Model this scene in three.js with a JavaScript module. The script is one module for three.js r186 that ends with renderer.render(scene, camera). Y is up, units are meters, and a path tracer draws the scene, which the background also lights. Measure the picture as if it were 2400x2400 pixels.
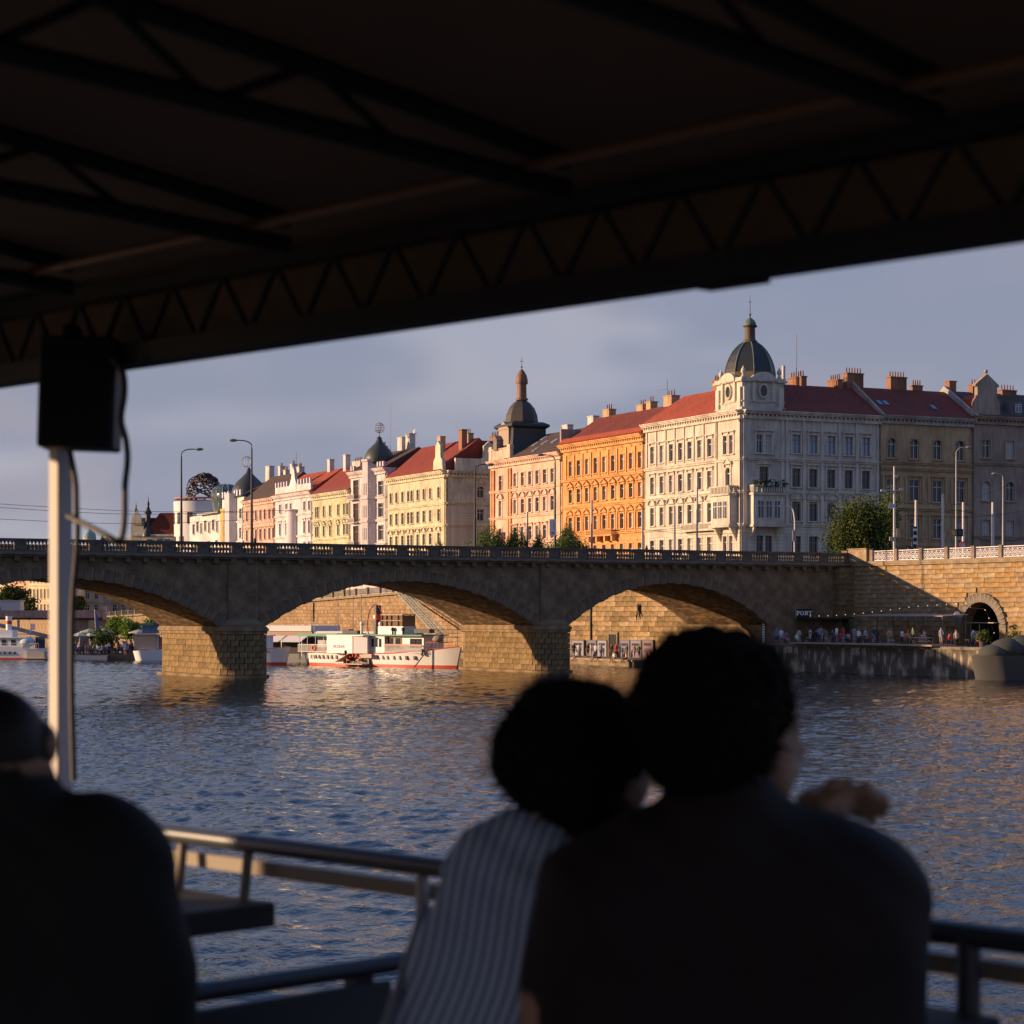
import * as THREE from 'three';
import { mergeGeometries, mergeVertices, toCreasedNormals } from 'three/addons/utils/BufferGeometryUtils.js';
import { MarchingCubes } from 'three/addons/objects/MarchingCubes.js';
import { RoundedBoxGeometry } from 'three/addons/geometries/RoundedBoxGeometry.js';
import { FontLoader } from 'three/addons/loaders/FontLoader.js';
import { TextGeometry } from 'three/addons/geometries/TextGeometry.js';

// ---------------------------------------------------------------- camera, sky, sun, exposure
const EYE = 6.6, F = 5000, HZ = 1436;                     // eye height over the water, focal length and horizon row in photo pixels
const scene = new THREE.Scene();
const camera = new THREE.PerspectiveCamera(2 * Math.atan(HZ / F) * 180 / Math.PI, 2400 / 2872, 0.1, 4000);
camera.position.set(0, EYE, 0);
camera.lookAt(0, EYE, -100);
camera.setViewOffset(2400, 2872, 0, 0, 2400, 2400);       // level camera, rising front
camera.focus = 270; camera.userData.fStop = 4.6;
const renderer = new THREE.WebGLRenderer({ antialias: true });
renderer.toneMapping = THREE.LinearToneMapping;
renderer.toneMappingExposure = 1.36;
renderer.shadowMap.enabled = true;

function mulberry(a) { return () => { a |= 0; a = a + 0x6D2B79F5 | 0; let t = Math.imul(a ^ a >>> 15, 1 | a); t = t + Math.imul(t ^ t >>> 7, 61 | t) ^ t; return ((t ^ t >>> 14) >>> 0) / 4294967296; }; }
const rnd = mulberry(7);
const rr = (a, b) => a + (b - a) * rnd();
const pick = a => a[Math.floor(rnd() * a.length)];
function hash2(x, y, s) { let h = Math.imul(x, 374761393) + Math.imul(y, 668265263) + Math.imul(s, 974711); h = Math.imul(h ^ h >>> 13, 1274126177); return ((h ^ h >>> 16) >>> 0) / 4294967296; }
function vnoise(x, y, per, s) {                            // value noise, periodic in per cells
  const xi = Math.floor(x), yi = Math.floor(y), fx = x - xi, fy = y - yi, m = v => ((v % per) + per) % per;
  const u = fx * fx * (3 - 2 * fx), v = fy * fy * (3 - 2 * fy);
  const a = hash2(m(xi), m(yi), s), b = hash2(m(xi + 1), m(yi), s), c = hash2(m(xi), m(yi + 1), s), d = hash2(m(xi + 1), m(yi + 1), s);
  return a + (b - a) * u + (c - a) * v + (a - b - c + d) * u * v;
}
function fbm(x, y, per, s, oct = 5) { let t = 0, a = 0.5, n = 0; for (let i = 0; i < oct; i++) { t += a * vnoise(x, y, per, s + i * 17); n += a; x *= 2; y *= 2; per *= 2; a *= 0.5; } return t / n; }
const sstep = (a, b, x) => { const t = Math.min(1, Math.max(0, (x - a) / (b - a))); return t * t * (3 - 2 * t); };

const SUN = new THREE.Vector3(-1, Math.tan(10.4 * Math.PI / 180), -0.02).normalize();
{ // evening sky: lavender blue above, pinkish low down, warmer towards the low sun, thin cloud sheets
  const W = 1024, H = 512, data = new Float32Array(W * H * 4);
  for (let j = 0; j < H; j++) for (let i = 0; i < W; i++) {
    const el = ((j + 0.5) / H - 0.5) * Math.PI, az = ((i + 0.5) / W - 0.5) * 2 * Math.PI;
    const y = Math.sin(el), c = Math.cos(el), x = c * Math.cos(az), z = c * Math.sin(az);
    const e = Math.max(0, y), low = Math.exp(-e * 11), zen = sstep(0.1, 0.45, e);
    let r = 0.22, g = 0.254, b = 0.342;
    r += low * 0.06; g += low * 0.03;
    r *= 1 - 0.68 * zen; g *= 1 - 0.4 * zen; b *= 1 + 0.05 * zen;
    const s = Math.max(0, x * SUN.x + z * SUN.z) / Math.max(c, 1e-3), glow = Math.pow(s, 3) * Math.exp(-e * 4.5);
    r += glow * 0.62; g += glow * 0.36; b += glow * 0.16;
    const k = 2.2 / (e + 0.16), u = x * k, v = z * k;
    const cl = sstep(0.42, 0.7, fbm(u * 1.3 + 31, v * 1.6 + 12, 64, 5, 6)) * sstep(0, 0.02, y);
    const cl2 = sstep(0.5, 0.8, fbm(u * 2.0 + 7, v * 1.1 + 40, 64, 91, 5)) * sstep(0, 0.02, y) * Math.exp(-e * 3);
    r += 0.085 * cl + 0.05 * cl2; g += 0.072 * cl + 0.022 * cl2; b += 0.06 * cl - 0.004 * cl2;
    if (y < 0) { const t = Math.min(1, -y * 8); r += (0.05 - r) * t; g += (0.06 - g) * t; b += (0.08 - b) * t; }
    r *= 0.89; g *= 0.885; b *= 0.9; const o = (j * W + i) * 4; data[o] = r; data[o + 1] = g; data[o + 2] = b; data[o + 3] = 1;
  }
  const t = new THREE.DataTexture(data, W, H, THREE.RGBAFormat, THREE.FloatType);
  t.mapping = THREE.EquirectangularReflectionMapping; t.magFilter = t.minFilter = THREE.LinearFilter; t.wrapS = THREE.RepeatWrapping; t.needsUpdate = true;
  scene.background = t; scene.environment = t;
}
const sun = new THREE.DirectionalLight(new THREE.Color().setRGB(1, 0.68, 0.41), 5);
sun.position.copy(SUN).multiplyScalar(900).add(new THREE.Vector3(0, 0, -250));
sun.target.position.set(0, 0, -250); scene.add(sun.target); scene.add(sun);
sun.castShadow = true; sun.shadow.mapSize.set(4096, 4096);
Object.assign(sun.shadow.camera, { left: -450, right: 450, top: 90, bottom: -60, near: 10, far: 1800 });

// ---------------------------------------------------------------- helpers
const V = (x, y, z) => new THREE.Vector3(x, y, z);
const at = (px, py, d) => V((px - 1200) / F * d, EYE + (HZ - py) / F * d, -d);          // direction of a photo pixel, carried to a known distance
const XD = (px, d) => (px - 1200) / F * d;
const YD = (py, d) => EYE + (HZ - py) / F * d;
const C = (r, g, b) => new THREE.Color().setRGB(r, g, b);
function canvasFree(w, h, fn, srgb) {
  const d = new Uint8Array(w * h * 4);
  for (let j = 0; j < h; j++) for (let i = 0; i < w; i++) { const c = fn(i / w, j / h, i, j), o = (j * w + i) * 4; d[o] = 255 * Math.min(1, Math.max(0, c[0])); d[o + 1] = 255 * Math.min(1, Math.max(0, c[1])); d[o + 2] = 255 * Math.min(1, Math.max(0, c[2])); d[o + 3] = 255; }
  const t = new THREE.DataTexture(d, w, h); t.magFilter = THREE.LinearFilter; t.minFilter = THREE.LinearMipmapLinearFilter; t.generateMipmaps = true; t.wrapS = t.wrapT = THREE.RepeatWrapping; if (srgb) t.colorSpace = THREE.SRGBColorSpace; t.needsUpdate = true; return t;
}
const rep = (t, x, y = x) => { const c = t.clone(); c.repeat.set(x, y); c.needsUpdate = true; return c; };
// stains and grain of plaster: multiplies the wall colour, 16 m tile
const plasterTex = rep(canvasFree(512, 512, (u, v) => { const a = fbm(u * 6, v * 6, 6, 3, 5), b = fbm(u * 40, v * 8, 40, 11, 3), k = 0.72 + 0.3 * a + 0.2 * (b - 0.5) + 0.05 * hash2(u * 512 | 0, v * 512 | 0, 4); return [k, k * (0.985 + 0.02 * a), k * (0.97 + 0.03 * b)]; }, true), 1 / 16);
// sandstone surface: blotches and pitting, 4 m tile
const stoneTexBase = canvasFree(512, 512, (u, v) => { const a = fbm(u * 5, v * 5, 5, 21, 6), b = fbm(u * 26, v * 26, 26, 33, 3), k = 0.62 + 0.42 * a + 0.22 * (b - 0.5); return [k, k * (0.95 + 0.06 * a), k * (0.88 + 0.14 * b)]; }, true);
const stoneTex = rep(stoneTexBase, 1 / 4), stoneUnit = rep(stoneTexBase, 0.45, 0.2);
const stoneBump = rep(canvasFree(256, 256, (u, v) => { const k = 0.6 * fbm(u * 12, v * 12, 12, 51, 4) + 0.4 * fbm(u * 48, v * 48, 48, 52, 2); return [k, k, k]; }), 0.5);
// courses of small ashlar seen far off on the arch soffit: 6 m tile, tone per block
const soffitTex = rep(canvasFree(512, 512, (u, v) => { const row = Math.floor(v * 20), off = hash2(row, 3, 9) * 0.6, col = Math.floor((u + off) * 7), h = hash2(((col % 7) + 7) % 7, row, 77), jv = (v * 20) % 1, a = fbm(u * 10, v * 10, 10, 61, 5); let k = 0.5 + 0.3 * h + 0.42 * (a - 0.35); if (jv < 0.1) k *= 0.72; const w = sstep(0.55, 0.75, fbm(u * 4, v * 16, 4, 71, 4)); return [k + 0.18 * w, k * 0.93 + 0.18 * w, k * 0.82 + 0.2 * w]; }, true), 1 / 7);
// roof tile rows: bump and tone
const tileTex = rep(canvasFree(256, 256, (u, v) => { const k = 0.78 + 0.25 * hash2(Math.floor(u * 32), Math.floor(v * 24), 5) * 0.6 + 0.2 * (fbm(u * 4, v * 4, 4, 8, 4) - 0.5); return [k, k * 0.97, k * 0.95]; }, true), 1 / 7);
const tileBump = rep(canvasFree(128, 128, (u, v) => { const k = ((v * 12) % 1) * 0.7 + 0.3 * Math.abs(Math.sin(u * Math.PI * 16)); return [k, k, k]; }), 1 / 3.5);

const matCache = new Map();
function M(r, g, b, rough = 0.9, o = {}) { const m = new THREE.MeshStandardMaterial({ color: C(r, g, b), roughness: rough, ...o }); return m; }
const plaster = (r, g, b) => M(r, g, b, 0.92, { map: plasterTex });
const stone = (r, g, b) => M(r, g, b, 0.95, { map: stoneTex, bumpMap: stoneBump, bumpScale: 0.03 });
function bx(w, h, d, x = 0, y = 0, z = 0, ry = 0, rx = 0, rz = 0) {
  const g = new THREE.BoxGeometry(w, h, d), uv = g.attributes.uv, dim = [[d, h], [d, h], [w, d], [w, d], [w, h], [w, h]];
  for (let f = 0; f < 6; f++) for (let k = 0; k < 4; k++) { const i = f * 4 + k; uv.setXY(i, uv.getX(i) * dim[f][0], uv.getY(i) * dim[f][1]); }
  if (rx) g.rotateX(rx); if (rz) g.rotateZ(rz); if (ry) g.rotateY(ry);
  return g.translate(x, y, z);
}
const cy = (r0, r1, h, x = 0, y = 0, z = 0, n = 12) => new THREE.CylinderGeometry(r1, r0, h, n).translate(x, y + h / 2, z);   // r0 bottom, r1 top, y bottom
function bar(a, b, r, n = 6, r2 = r) {                    // round bar between two points
  const d = b.clone().sub(a), l = d.length(), g = new THREE.CylinderGeometry(r2, r, l, n).translate(0, l / 2, 0);
  return g.applyQuaternion(new THREE.Quaternion().setFromUnitVectors(V(0, 1, 0), d.normalize())).translate(a.x, a.y, a.z);
}
const tube = (pts, r, seg = 24, n = 6) => new THREE.TubeGeometry(new THREE.CatmullRomCurve3(pts), seg, r, n);
function lathe(prof, n = 16, ph = 0) { return new THREE.LatheGeometry(prof.map(p => new THREE.Vector2(p[0], p[1])), n, ph); }
function flat(g) { const q = g.index ? g.toNonIndexed() : g; q.computeVertexNormals(); return q; }
function poly(pts) { const s = new THREE.Shape(); pts.forEach((p, i) => i ? s.lineTo(p[0], p[1]) : s.moveTo(p[0], p[1])); s.closePath(); return s; }
const ext = (shape, depth, z = 0, curveSegments = 10) => new THREE.ExtrudeGeometry(shape, { depth, bevelEnabled: false, curveSegments }).translate(0, 0, z);
function join(list) {
  const gs = list.map(g => { const q = g.index ? g.toNonIndexed() : g.clone(); for (const k of Object.keys(q.attributes)) if (!['position', 'normal', 'uv'].includes(k)) q.deleteAttribute(k); if (!q.attributes.uv) q.setAttribute('uv', new THREE.BufferAttribute(new Float32Array(q.attributes.position.count * 2), 2)); return q; });
  return gs.length === 1 ? gs[0] : mergeGeometries(gs);
}
const used = {};
function numbered(n) { used[n] = (used[n] ?? -1) + 1; return used[n] ? `${n}_${String(used[n]).padStart(3, '0')}` : n; }
function mesh(name, geo, mat, parent) { const m = new THREE.Mesh(Array.isArray(geo) ? join(geo) : geo, mat); m.name = parent ? name : numbered(name); (parent || scene).add(m); return m; }
function tag(o, label, category, group) { o.userData.label = label; o.userData.category = category; if (group) o.userData.group = group; return o; }
function thing(name, label, category, pos = [0, 0, 0], ry = 0, group) { const g = new THREE.Group(); g.name = numbered(name); g.position.set(...pos); g.rotation.y = ry; scene.add(g); return tag(g, label, category, group); }
function struct(name, geo, mat) { const m = mesh(name, geo, mat); m.userData.kind = 'structure'; return m; }
function copy(src, label, pos, ry) { const c = src.clone(); c.name = numbered(src.name.replace(/_\d{3}$/, '')); c.userData = { ...src.userData }; if (label) c.userData.label = label; if (pos) c.position.set(...pos); if (ry !== undefined) c.rotation.y = ry; scene.add(c); return c; }

// body from tapered bones, joined by a smooth minimum and meshed
function bones(list) { return list.map(b => { const d = [b[3] - b[0], b[4] - b[1], b[5] - b[2]]; return { b, d, l2: d[0] * d[0] + d[1] * d[1] + d[2] * d[2] || 1e-9 }; }); }
function boneDist(o, x, y, z) { const b = o.b, px = x - b[0], py = y - b[1], pz = z - b[2]; let t = (px * o.d[0] + py * o.d[1] + pz * o.d[2]) / o.l2; t = t < 0 ? 0 : t > 1 ? 1 : t; const qx = px - t * o.d[0], qy = py - t * o.d[1], qz = pz - t * o.d[2]; return Math.sqrt(qx * qx + qy * qy + qz * qz) - (b[6] + (b[7] - b[6]) * t); }
function field(bs, k) { return (x, y, z) => { let d = 9; for (const o of bs) { const e = boneDist(o, x, y, z), h = Math.max(0, k - Math.abs(d - e)) / k; d = Math.min(d, e) - h * h * k * 0.25; } return d; }; }
function march(fn, c, half, res) {
  const mc = new MarchingCubes(res, new THREE.MeshBasicMaterial(), false, false, 400000); mc.isolation = 0;
  const hs = res / 2;
  for (let k = 0; k < res; k++) for (let j = 0; j < res; j++) for (let i = 0; i < res; i++) mc.field[i + j * res + k * res * res] = -fn(c[0] + (i - hs) / hs * half, c[1] + (j - hs) / hs * half, c[2] + (k - hs) / hs * half);
  mc.update();
  const n = mc.count, pos = new Float32Array(n * 3); for (let i = 0; i < n; i++) { pos[i * 3] = c[0] + mc.positionArray[i * 3] * half; pos[i * 3 + 1] = c[1] + mc.positionArray[i * 3 + 1] * half; pos[i * 3 + 2] = c[2] + mc.positionArray[i * 3 + 2] * half; }
  let g = new THREE.BufferGeometry(); g.setAttribute('position', new THREE.BufferAttribute(pos, 3)); g = mergeVertices(g, half / res * 0.02);
  const P = g.attributes.position, N = new Float32Array(P.count * 3), e = half / res * 0.7, v = V(0, 0, 0);
  for (let i = 0; i < P.count; i++) { const x = P.getX(i), y = P.getY(i), z = P.getZ(i); v.set(fn(x + e, y, z) - fn(x - e, y, z), fn(x, y + e, z) - fn(x, y - e, z), fn(x, y, z + e) - fn(x, y, z - e)).normalize(); N.set([v.x, v.y, v.z], i * 3); }
  g.setAttribute('normal', new THREE.BufferAttribute(N, 3)); g.setAttribute('uv', new THREE.BufferAttribute(new Float32Array(P.count * 2), 2));
  return g;
}

// ---------------------------------------------------------------- water, embankment ground
{
  const waves = []; const wr = mulberry(99);
  for (let i = 0; i < 60; i++) { const L = i < 6 ? 3 + 3 * wr() : 0.5 * Math.pow(4.5, Math.pow(wr(), 1.2)), th = -0.55 + (wr() - 0.5) * 2.7, k = 2 * Math.PI / L; waves.push([k * Math.cos(th), k * Math.sin(th), wr() * 6.28, (i < 6 ? 0.0055 : 0.0108) * Math.pow(L, 0.7) / 2.4]); }
  const hgt = (x, z) => { let y = 0, m = 0.55 + 0.75 * vnoise(x * 0.045 + 50, z * 0.03 + 50, 999, 3); for (const w of waves) y += w[3] * Math.sin(w[0] * x + w[1] * z + w[2]); return y * m; };
  const grid = (x0, x1, z0, z1, dx, dz) => {
    const nx = Math.round((x1 - x0) / dx), nz = Math.round((z1 - z0) / dz), P = new Float32Array((nx + 1) * (nz + 1) * 3), U = new Float32Array((nx + 1) * (nz + 1) * 2), I = new Uint32Array(nx * nz * 6); let o = 0, q = 0;
    for (let j = 0; j <= nz; j++) for (let i = 0; i <= nx; i++) { const x = x0 + (x1 - x0) * i / nx, z = z0 + (z1 - z0) * j / nz; P[o * 3] = x; P[o * 3 + 1] = dx > 5 ? 0 : hgt(x, z); P[o * 3 + 2] = z; U[o * 2] = x; U[o * 2 + 1] = z; o++; }
    for (let j = 0; j < nz; j++) for (let i = 0; i < nx; i++) { const a = j * (nx + 1) + i, b = a + 1, c = a + nx + 1, d = c + 1; I[q++] = a; I[q++] = c; I[q++] = b; I[q++] = b; I[q++] = c; I[q++] = d; }
    const g = new THREE.BufferGeometry(); g.setAttribute('position', new THREE.BufferAttribute(P, 3)); g.setAttribute('uv', new THREE.BufferAttribute(U, 2)); g.setIndex(new THREE.BufferAttribute(I, 1)); g.computeVertexNormals(); return g;
  };
  const ripple = rep(canvasFree(1024, 1024, (u, v) => { let k = 0.5 * fbm(u * 22, v * 30, 22, 7, 4); k = 0.55 * fbm(u * 24, v * 24, 24, 7, 3) + 0.45 * fbm(u * 60 + 0.3, v * 60, 60, 17, 3); return [k, k, k]; }), 1 / 7);
  const wm = new THREE.MeshPhysicalMaterial({ color: C(0.007, 0.014, 0.02), roughness: 0.03, ior: 1.333, bumpMap: ripple, bumpScale: 0.032 });
  const w = struct('river', mergeGeometries([grid(-42, 62, -150, -24, 0.21, 0.23), grid(-95, 110, -330, -150, 0.42, 0.48),
    grid(-800, -42, -150, -24, 60, 60), grid(62, 800, -150, -24, 60, 60), grid(-800, -95, -330, -150, 60, 60), grid(110, 800, -330, -150, 60, 60), grid(-800, 800, -900, -330, 60, 60), grid(-800, 800, -24, 500, 60, 60)].map(g => g)), wm);
}
// wall lines of the embankment: south of the bridge (towards the viewer) and north of it
const NX = d => 23 - 0.4806 * (d - 264), SX = d => 40.3 + (255 - d) * 0.5756;
const streetY = d => d < 262 ? 12.4 : Math.max(5.2, 12.4 - 0.0265 * (d - 262));
{
  const rows = [150, 200, 240, 255, 264, 300, 340, 380, 430, 480, 540, 620, 760, 1100, 2000], P = [], U = [], I = [];
  for (const d of rows) { const xl = (d < 255 ? SX(d) : d < 264 ? 40.3 - (d - 255) * 1.92 : Math.max(NX(d), -300)) + 0.3; for (const x of [xl, xl + 25, xl + 90, 700]) { P.push(x, streetY(d), -d); U.push(x, d); } }
  for (let j = 0; j < rows.length - 1; j++) for (let i = 0; i < 3; i++) { const a = j * 4 + i; I.push(a, a + 1, a + 4, a + 1, a + 5, a + 4); }
  const g = new THREE.BufferGeometry(); g.setAttribute('position', new THREE.Float32BufferAttribute(P, 3)); g.setAttribute('uv', new THREE.Float32BufferAttribute(U, 2)); g.setIndex(I); g.computeVertexNormals();
  struct('embankment_street', g, M(0.09, 0.085, 0.08, 0.95, { map: stoneTex }));
  const far = new THREE.PlaneGeometry(3600, 1400, 1, 1).rotateX(-Math.PI / 2).translate(0, 4.6, -1330);
  struct('far_bank', far, M(0.10, 0.10, 0.07, 1));
}
// single stones laid in courses on a plane of a parent: local x along, y up, faces +z; unit block shared by all
const unitStone = (() => { const g = new THREE.BoxGeometry(1, 1, 1); const p = g.attributes.position; for (let i = 0; i < p.count; i++) if (p.getZ(i) > 0) p.setXY(i, p.getX(i) * 0.99, p.getY(i) * 0.972); return flat(g); })();
function stoneSet(cols) { return cols.map(c => M(c[0], c[1], c[2], 0.95, { map: stoneUnit, bumpMap: stoneBump, bumpScale: 0.02 })); }
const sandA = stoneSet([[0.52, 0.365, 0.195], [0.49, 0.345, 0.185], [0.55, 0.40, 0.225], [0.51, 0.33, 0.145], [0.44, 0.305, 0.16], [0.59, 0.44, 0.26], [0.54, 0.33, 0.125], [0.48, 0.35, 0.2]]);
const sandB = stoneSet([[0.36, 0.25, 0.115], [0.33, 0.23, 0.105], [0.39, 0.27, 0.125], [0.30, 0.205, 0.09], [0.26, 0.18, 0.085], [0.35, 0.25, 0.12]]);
function course(parent, fr, L, y0, y1, ch, len, mats, skip, R = rnd) {
  const q = new THREE.Quaternion().setFromAxisAngle(V(0, 1, 0), fr.ry), n = Math.round((y1 - y0) / ch), h = (y1 - y0) / n; let count = 0;
  for (let r = 0; r < n; r++) {
    let x = -R() * len * 0.6;
    while (x < L) {
      const w = len * (0.65 + 0.8 * R()), a = Math.max(0, x), b = Math.min(L, x + w); x += w;
      if (b - a < 0.25) continue;
      const cx = (a + b) / 2, cyy = y0 + (r + 0.5) * h; if (skip && skip(cx, cyy, b - a)) continue;
      const m = new THREE.Mesh(unitStone, mats[Math.floor(R() * mats.length)]); m.name = 'stone'; const dp = 0.24 + 0.04 * R();
      m.scale.set(b - a - 0.022, h - 0.022, dp); m.quaternion.copy(q); m.position.copy(V(cx, cyy, dp / 2 - 0.16).applyQuaternion(q)).add(fr.o); parent.add(m); count++;
    }
  }
  return count;
}

function courseRest(parent, fr, L, yTop, y0, ch, len, mat, R) {      // the courses past the first few hundred stones, still single blocks, joined
  const q = new THREE.Quaternion().setFromAxisAngle(V(0, 1, 0), fr.ry), P = [], N = [], U = [], K = [], src = unitStone.attributes, v = V(0, 0, 0);
  for (let r = 0; r < 40; r++) { let x = -R() * len; while (x < L) { const w = len * (0.65 + 0.8 * R()), a = Math.max(0, x), b = Math.min(L, x + w), yc = y0 + (r + 0.5) * ch; x += w; if (b - a < 0.25 || yc + ch * 0.5 > yTop((a + b) / 2)) continue;
    const dp = 0.24 + 0.04 * R(), k = 0.82 + 0.3 * R(), k2 = k * (0.94 + 0.08 * R()), ou = R() * 5, ov = R() * 5; for (let i = 0; i < src.position.count; i++) { v.fromBufferAttribute(src.position, i); v.set(v.x * (b - a - 0.02) + (a + b) / 2, v.y * (ch - 0.02) + yc, v.z * dp + dp / 2 - 0.16).applyQuaternion(q).add(fr.o); P.push(v.x, v.y, v.z); v.fromBufferAttribute(src.normal, i).applyQuaternion(q); N.push(v.x, v.y, v.z); U.push(src.uv.getX(i) + ou, src.uv.getY(i) + ov); K.push(k, k2, k2 * 0.98); } } }
  const g = new THREE.BufferGeometry(); for (const [n, d, s] of [['position', P, 3], ['normal', N, 3], ['uv', U, 2], ['color', K, 3]]) g.setAttribute(n, new THREE.Float32BufferAttribute(d, s));
  const m = mesh('stone_courses', g, mat, parent); m.userData.kind = 'stuff'; return m;
}

// ---------------------------------------------------------------- the stone bridge
const bridgeYaw = Math.atan2(0.499, 0.867);
const bridge = thing('stone_bridge', 'dark stone arch bridge with balustrade spanning the river', 'bridge', [40.3, 0, -255], bridgeYaw);
{
  const Wd = 16.6, spring = 5.15, crown = 9.95, top = 12.0;
  const arches = [[-39.4, -12], [-75.6, -43.5], [-113, -80.4], [-149, -117.4], [-185, -153.4]];      // [left, right] along the bridge
  const dark = stone(0.27, 0.19, 0.115), darkMats = stoneSet([[0.25, 0.185, 0.12], [0.28, 0.2, 0.125], [0.23, 0.17, 0.115], [0.29, 0.205, 0.125]]);  // sooty face stone, with part of its shade put into the colour
  const arcPts = (l, r, n, off = 0) => { const hs = (r - l) / 2, sag = crown - spring, R = (hs * hs + sag * sag) / (2 * sag), a = Math.asin(hs / R), out = []; for (let i = 0; i <= n; i++) { const t = -a + 2 * a * i / n; out.push([(l + r) / 2 + (R + off) * Math.sin(t), crown - R + (R + off) * Math.cos(t), t]); } return out; };
  // spandrel walls, front and back, with the arch openings cut out
  const pts = [[0, top], [0, -1], [-12, -1]];
  for (const [l, r] of arches) { pts.push([r, spring]); const a = arcPts(l, r, 28).reverse(); for (const p of a.slice(1, -1)) pts.push([p[0], p[1]]); pts.push([l, spring]); }
  pts.push([-190, spring], [-190, top]);
  const sp = poly(pts);
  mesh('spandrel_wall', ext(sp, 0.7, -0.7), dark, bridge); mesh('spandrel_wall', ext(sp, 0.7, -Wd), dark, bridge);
  // barrels
  const soff = M(0.34, 0.235, 0.125, 0.95, { map: soffitTex, bumpMap: rep(soffitTex, 1 / 7), bumpScale: 0.06 });
  for (const [l, r] of arches) {
    const a = arcPts(l, r, 36, 0.012), P = [], U = [], I = []; let s = 0;
    a.forEach((p, i) => { if (i) s += Math.hypot(p[0] - a[i - 1][0], p[1] - a[i - 1][1]); P.push(p[0], p[1] - 0.02, -0.68, p[0], p[1] - 0.02, -Wd + 0.68); U.push(0, s, Wd, s); if (i < a.length - 1) { const o = i * 2; I.push(o, o + 1, o + 2, o + 2, o + 1, o + 3); } });
    const g = new THREE.BufferGeometry(); g.setAttribute('position', new THREE.Float32BufferAttribute(P, 3)); g.setAttribute('uv', new THREE.Float32BufferAttribute(U, 2)); g.setIndex(I); g.computeVertexNormals();
    mesh('arch_barrel', g, soff, bridge);
    if (l < -115) continue;
    const n = Math.round((r - l) / 0.95), v = arcPts(l, r, n * 2, 0.55);                          // ring stones
    const len = Math.hypot(v[2][0] - v[0][0], v[2][1] - v[0][1]) - 0.035;
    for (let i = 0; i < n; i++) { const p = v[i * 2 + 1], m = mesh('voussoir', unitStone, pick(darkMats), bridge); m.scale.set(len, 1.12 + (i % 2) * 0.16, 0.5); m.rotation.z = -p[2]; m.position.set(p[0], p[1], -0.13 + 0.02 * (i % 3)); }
  }
  // deck, cornice, brackets
  mesh('deck', bx(192, 0.45, Wd - 0.1, -94, 12.2, -Wd / 2), M(0.07, 0.07, 0.07, 0.9), bridge);
  const capM = stone(0.27, 0.22, 0.165);
  for (const z of [0.28, -Wd - 0.28]) mesh('cornice', [bx(190, 0.26, 1.1, -95, 12.32, z - Math.sign(z) * 0.02), bx(190, 0.2, 0.7, -95, 12.09, z * 0.4 + (z > 0 ? 0 : -0.6 * Wd))], capM, bridge);
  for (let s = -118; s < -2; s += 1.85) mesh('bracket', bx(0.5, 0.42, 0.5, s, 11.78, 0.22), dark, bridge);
  // balustrade: plinth, rail, posts, balusters
  const balM = stone(0.2, 0.165, 0.13), bal = lathe([[0.13, 0], [0.13, 0.06], [0.08, 0.1], [0.15, 0.3], [0.06, 0.56], [0.1, 0.66], [0.12, 0.7], [0.12, 0.76]], 7);
  for (const z of [0.35, -Wd - 0.35]) {
    const near = z > 0, rail = mesh('balustrade', [bx(189, 0.2, 0.5, -94.5, 12.55, z), bx(189, 0.16, 0.46, -94.5, 13.5, z), bx(189, 0.14, 0.56, -94.5, 13.65, z)], balM, bridge), rest = [];
    for (let s = -0.6, i = 0; s > -186; s -= 3.72, i++) {
      rest.length = rest.length; const post = bx(1.15, 0.86, 0.5, s, 13.03, z);
      if (s > -116) { mesh('post', post, balM, rail); } else mesh('post', post, balM, rail);
      for (let k = 0; k < 7; k++) { const x = s - 0.575 - 0.22 - k * 0.355; if (near && s > -116) { const b = mesh('baluster', bal, balM, rail); b.position.set(x, 12.65, z); } else rest.push(bal.clone().translate(x, 12.65, z)); }
    }
    if (rest.length) { const m = mesh('baluster_row', rest, balM, rail); m.userData.kind = 'stuff'; }
  }
  // piers with rounded noses and single facing stones
  for (const [xl, xr, full] of [[-43.5, -39.4, 1], [-80.4, -75.6, 1], [-117.4, -113, 0], [-153.4, -149, 0]]) {
    const w = xr - xl, cx = (xl + xr) / 2, hw = w / 2 + 0.12, s = new THREE.Shape();
    const plan = (grow) => { const q = new THREE.Shape(), r = hw + grow; q.moveTo(cx - r, 0.6); q.lineTo(cx - r, Wd - 0.6); q.absarc(cx, Wd - 0.6, r, Math.PI, 0, true); q.lineTo(cx + r, 0.6); q.absarc(cx, 0.6, r, 0, -Math.PI, true); return q; };
    const lay = (grow, y0, y1) => ext(plan(grow), y1 - y0, 0, 14).rotateX(-Math.PI / 2).translate(0, y0, 0);
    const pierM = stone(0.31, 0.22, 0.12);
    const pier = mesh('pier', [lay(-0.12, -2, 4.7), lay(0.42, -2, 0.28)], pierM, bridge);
    mesh('pier_cap', [lay(0.22, 4.45, 4.75), lay(0.38, 4.75, 5.02), lay(0.24, 5.02, 5.2)], stone(0.36, 0.26, 0.15), pier);
    mesh('nose_cap', new THREE.SphereGeometry(hw, 20, 8, 0, Math.PI * 2, 0, Math.PI / 2).scale(1, 0.42, 1).translate(cx, 5.18, -0.6), pierM, pier);
    if (!full) continue;
    course(pier, { o: V(cx - hw + 0.1, 0, -Wd + 0.6), ry: -Math.PI / 2 }, Wd - 1.2, 0.32, 4.42, 0.585, 1.15, sandB);
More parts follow.
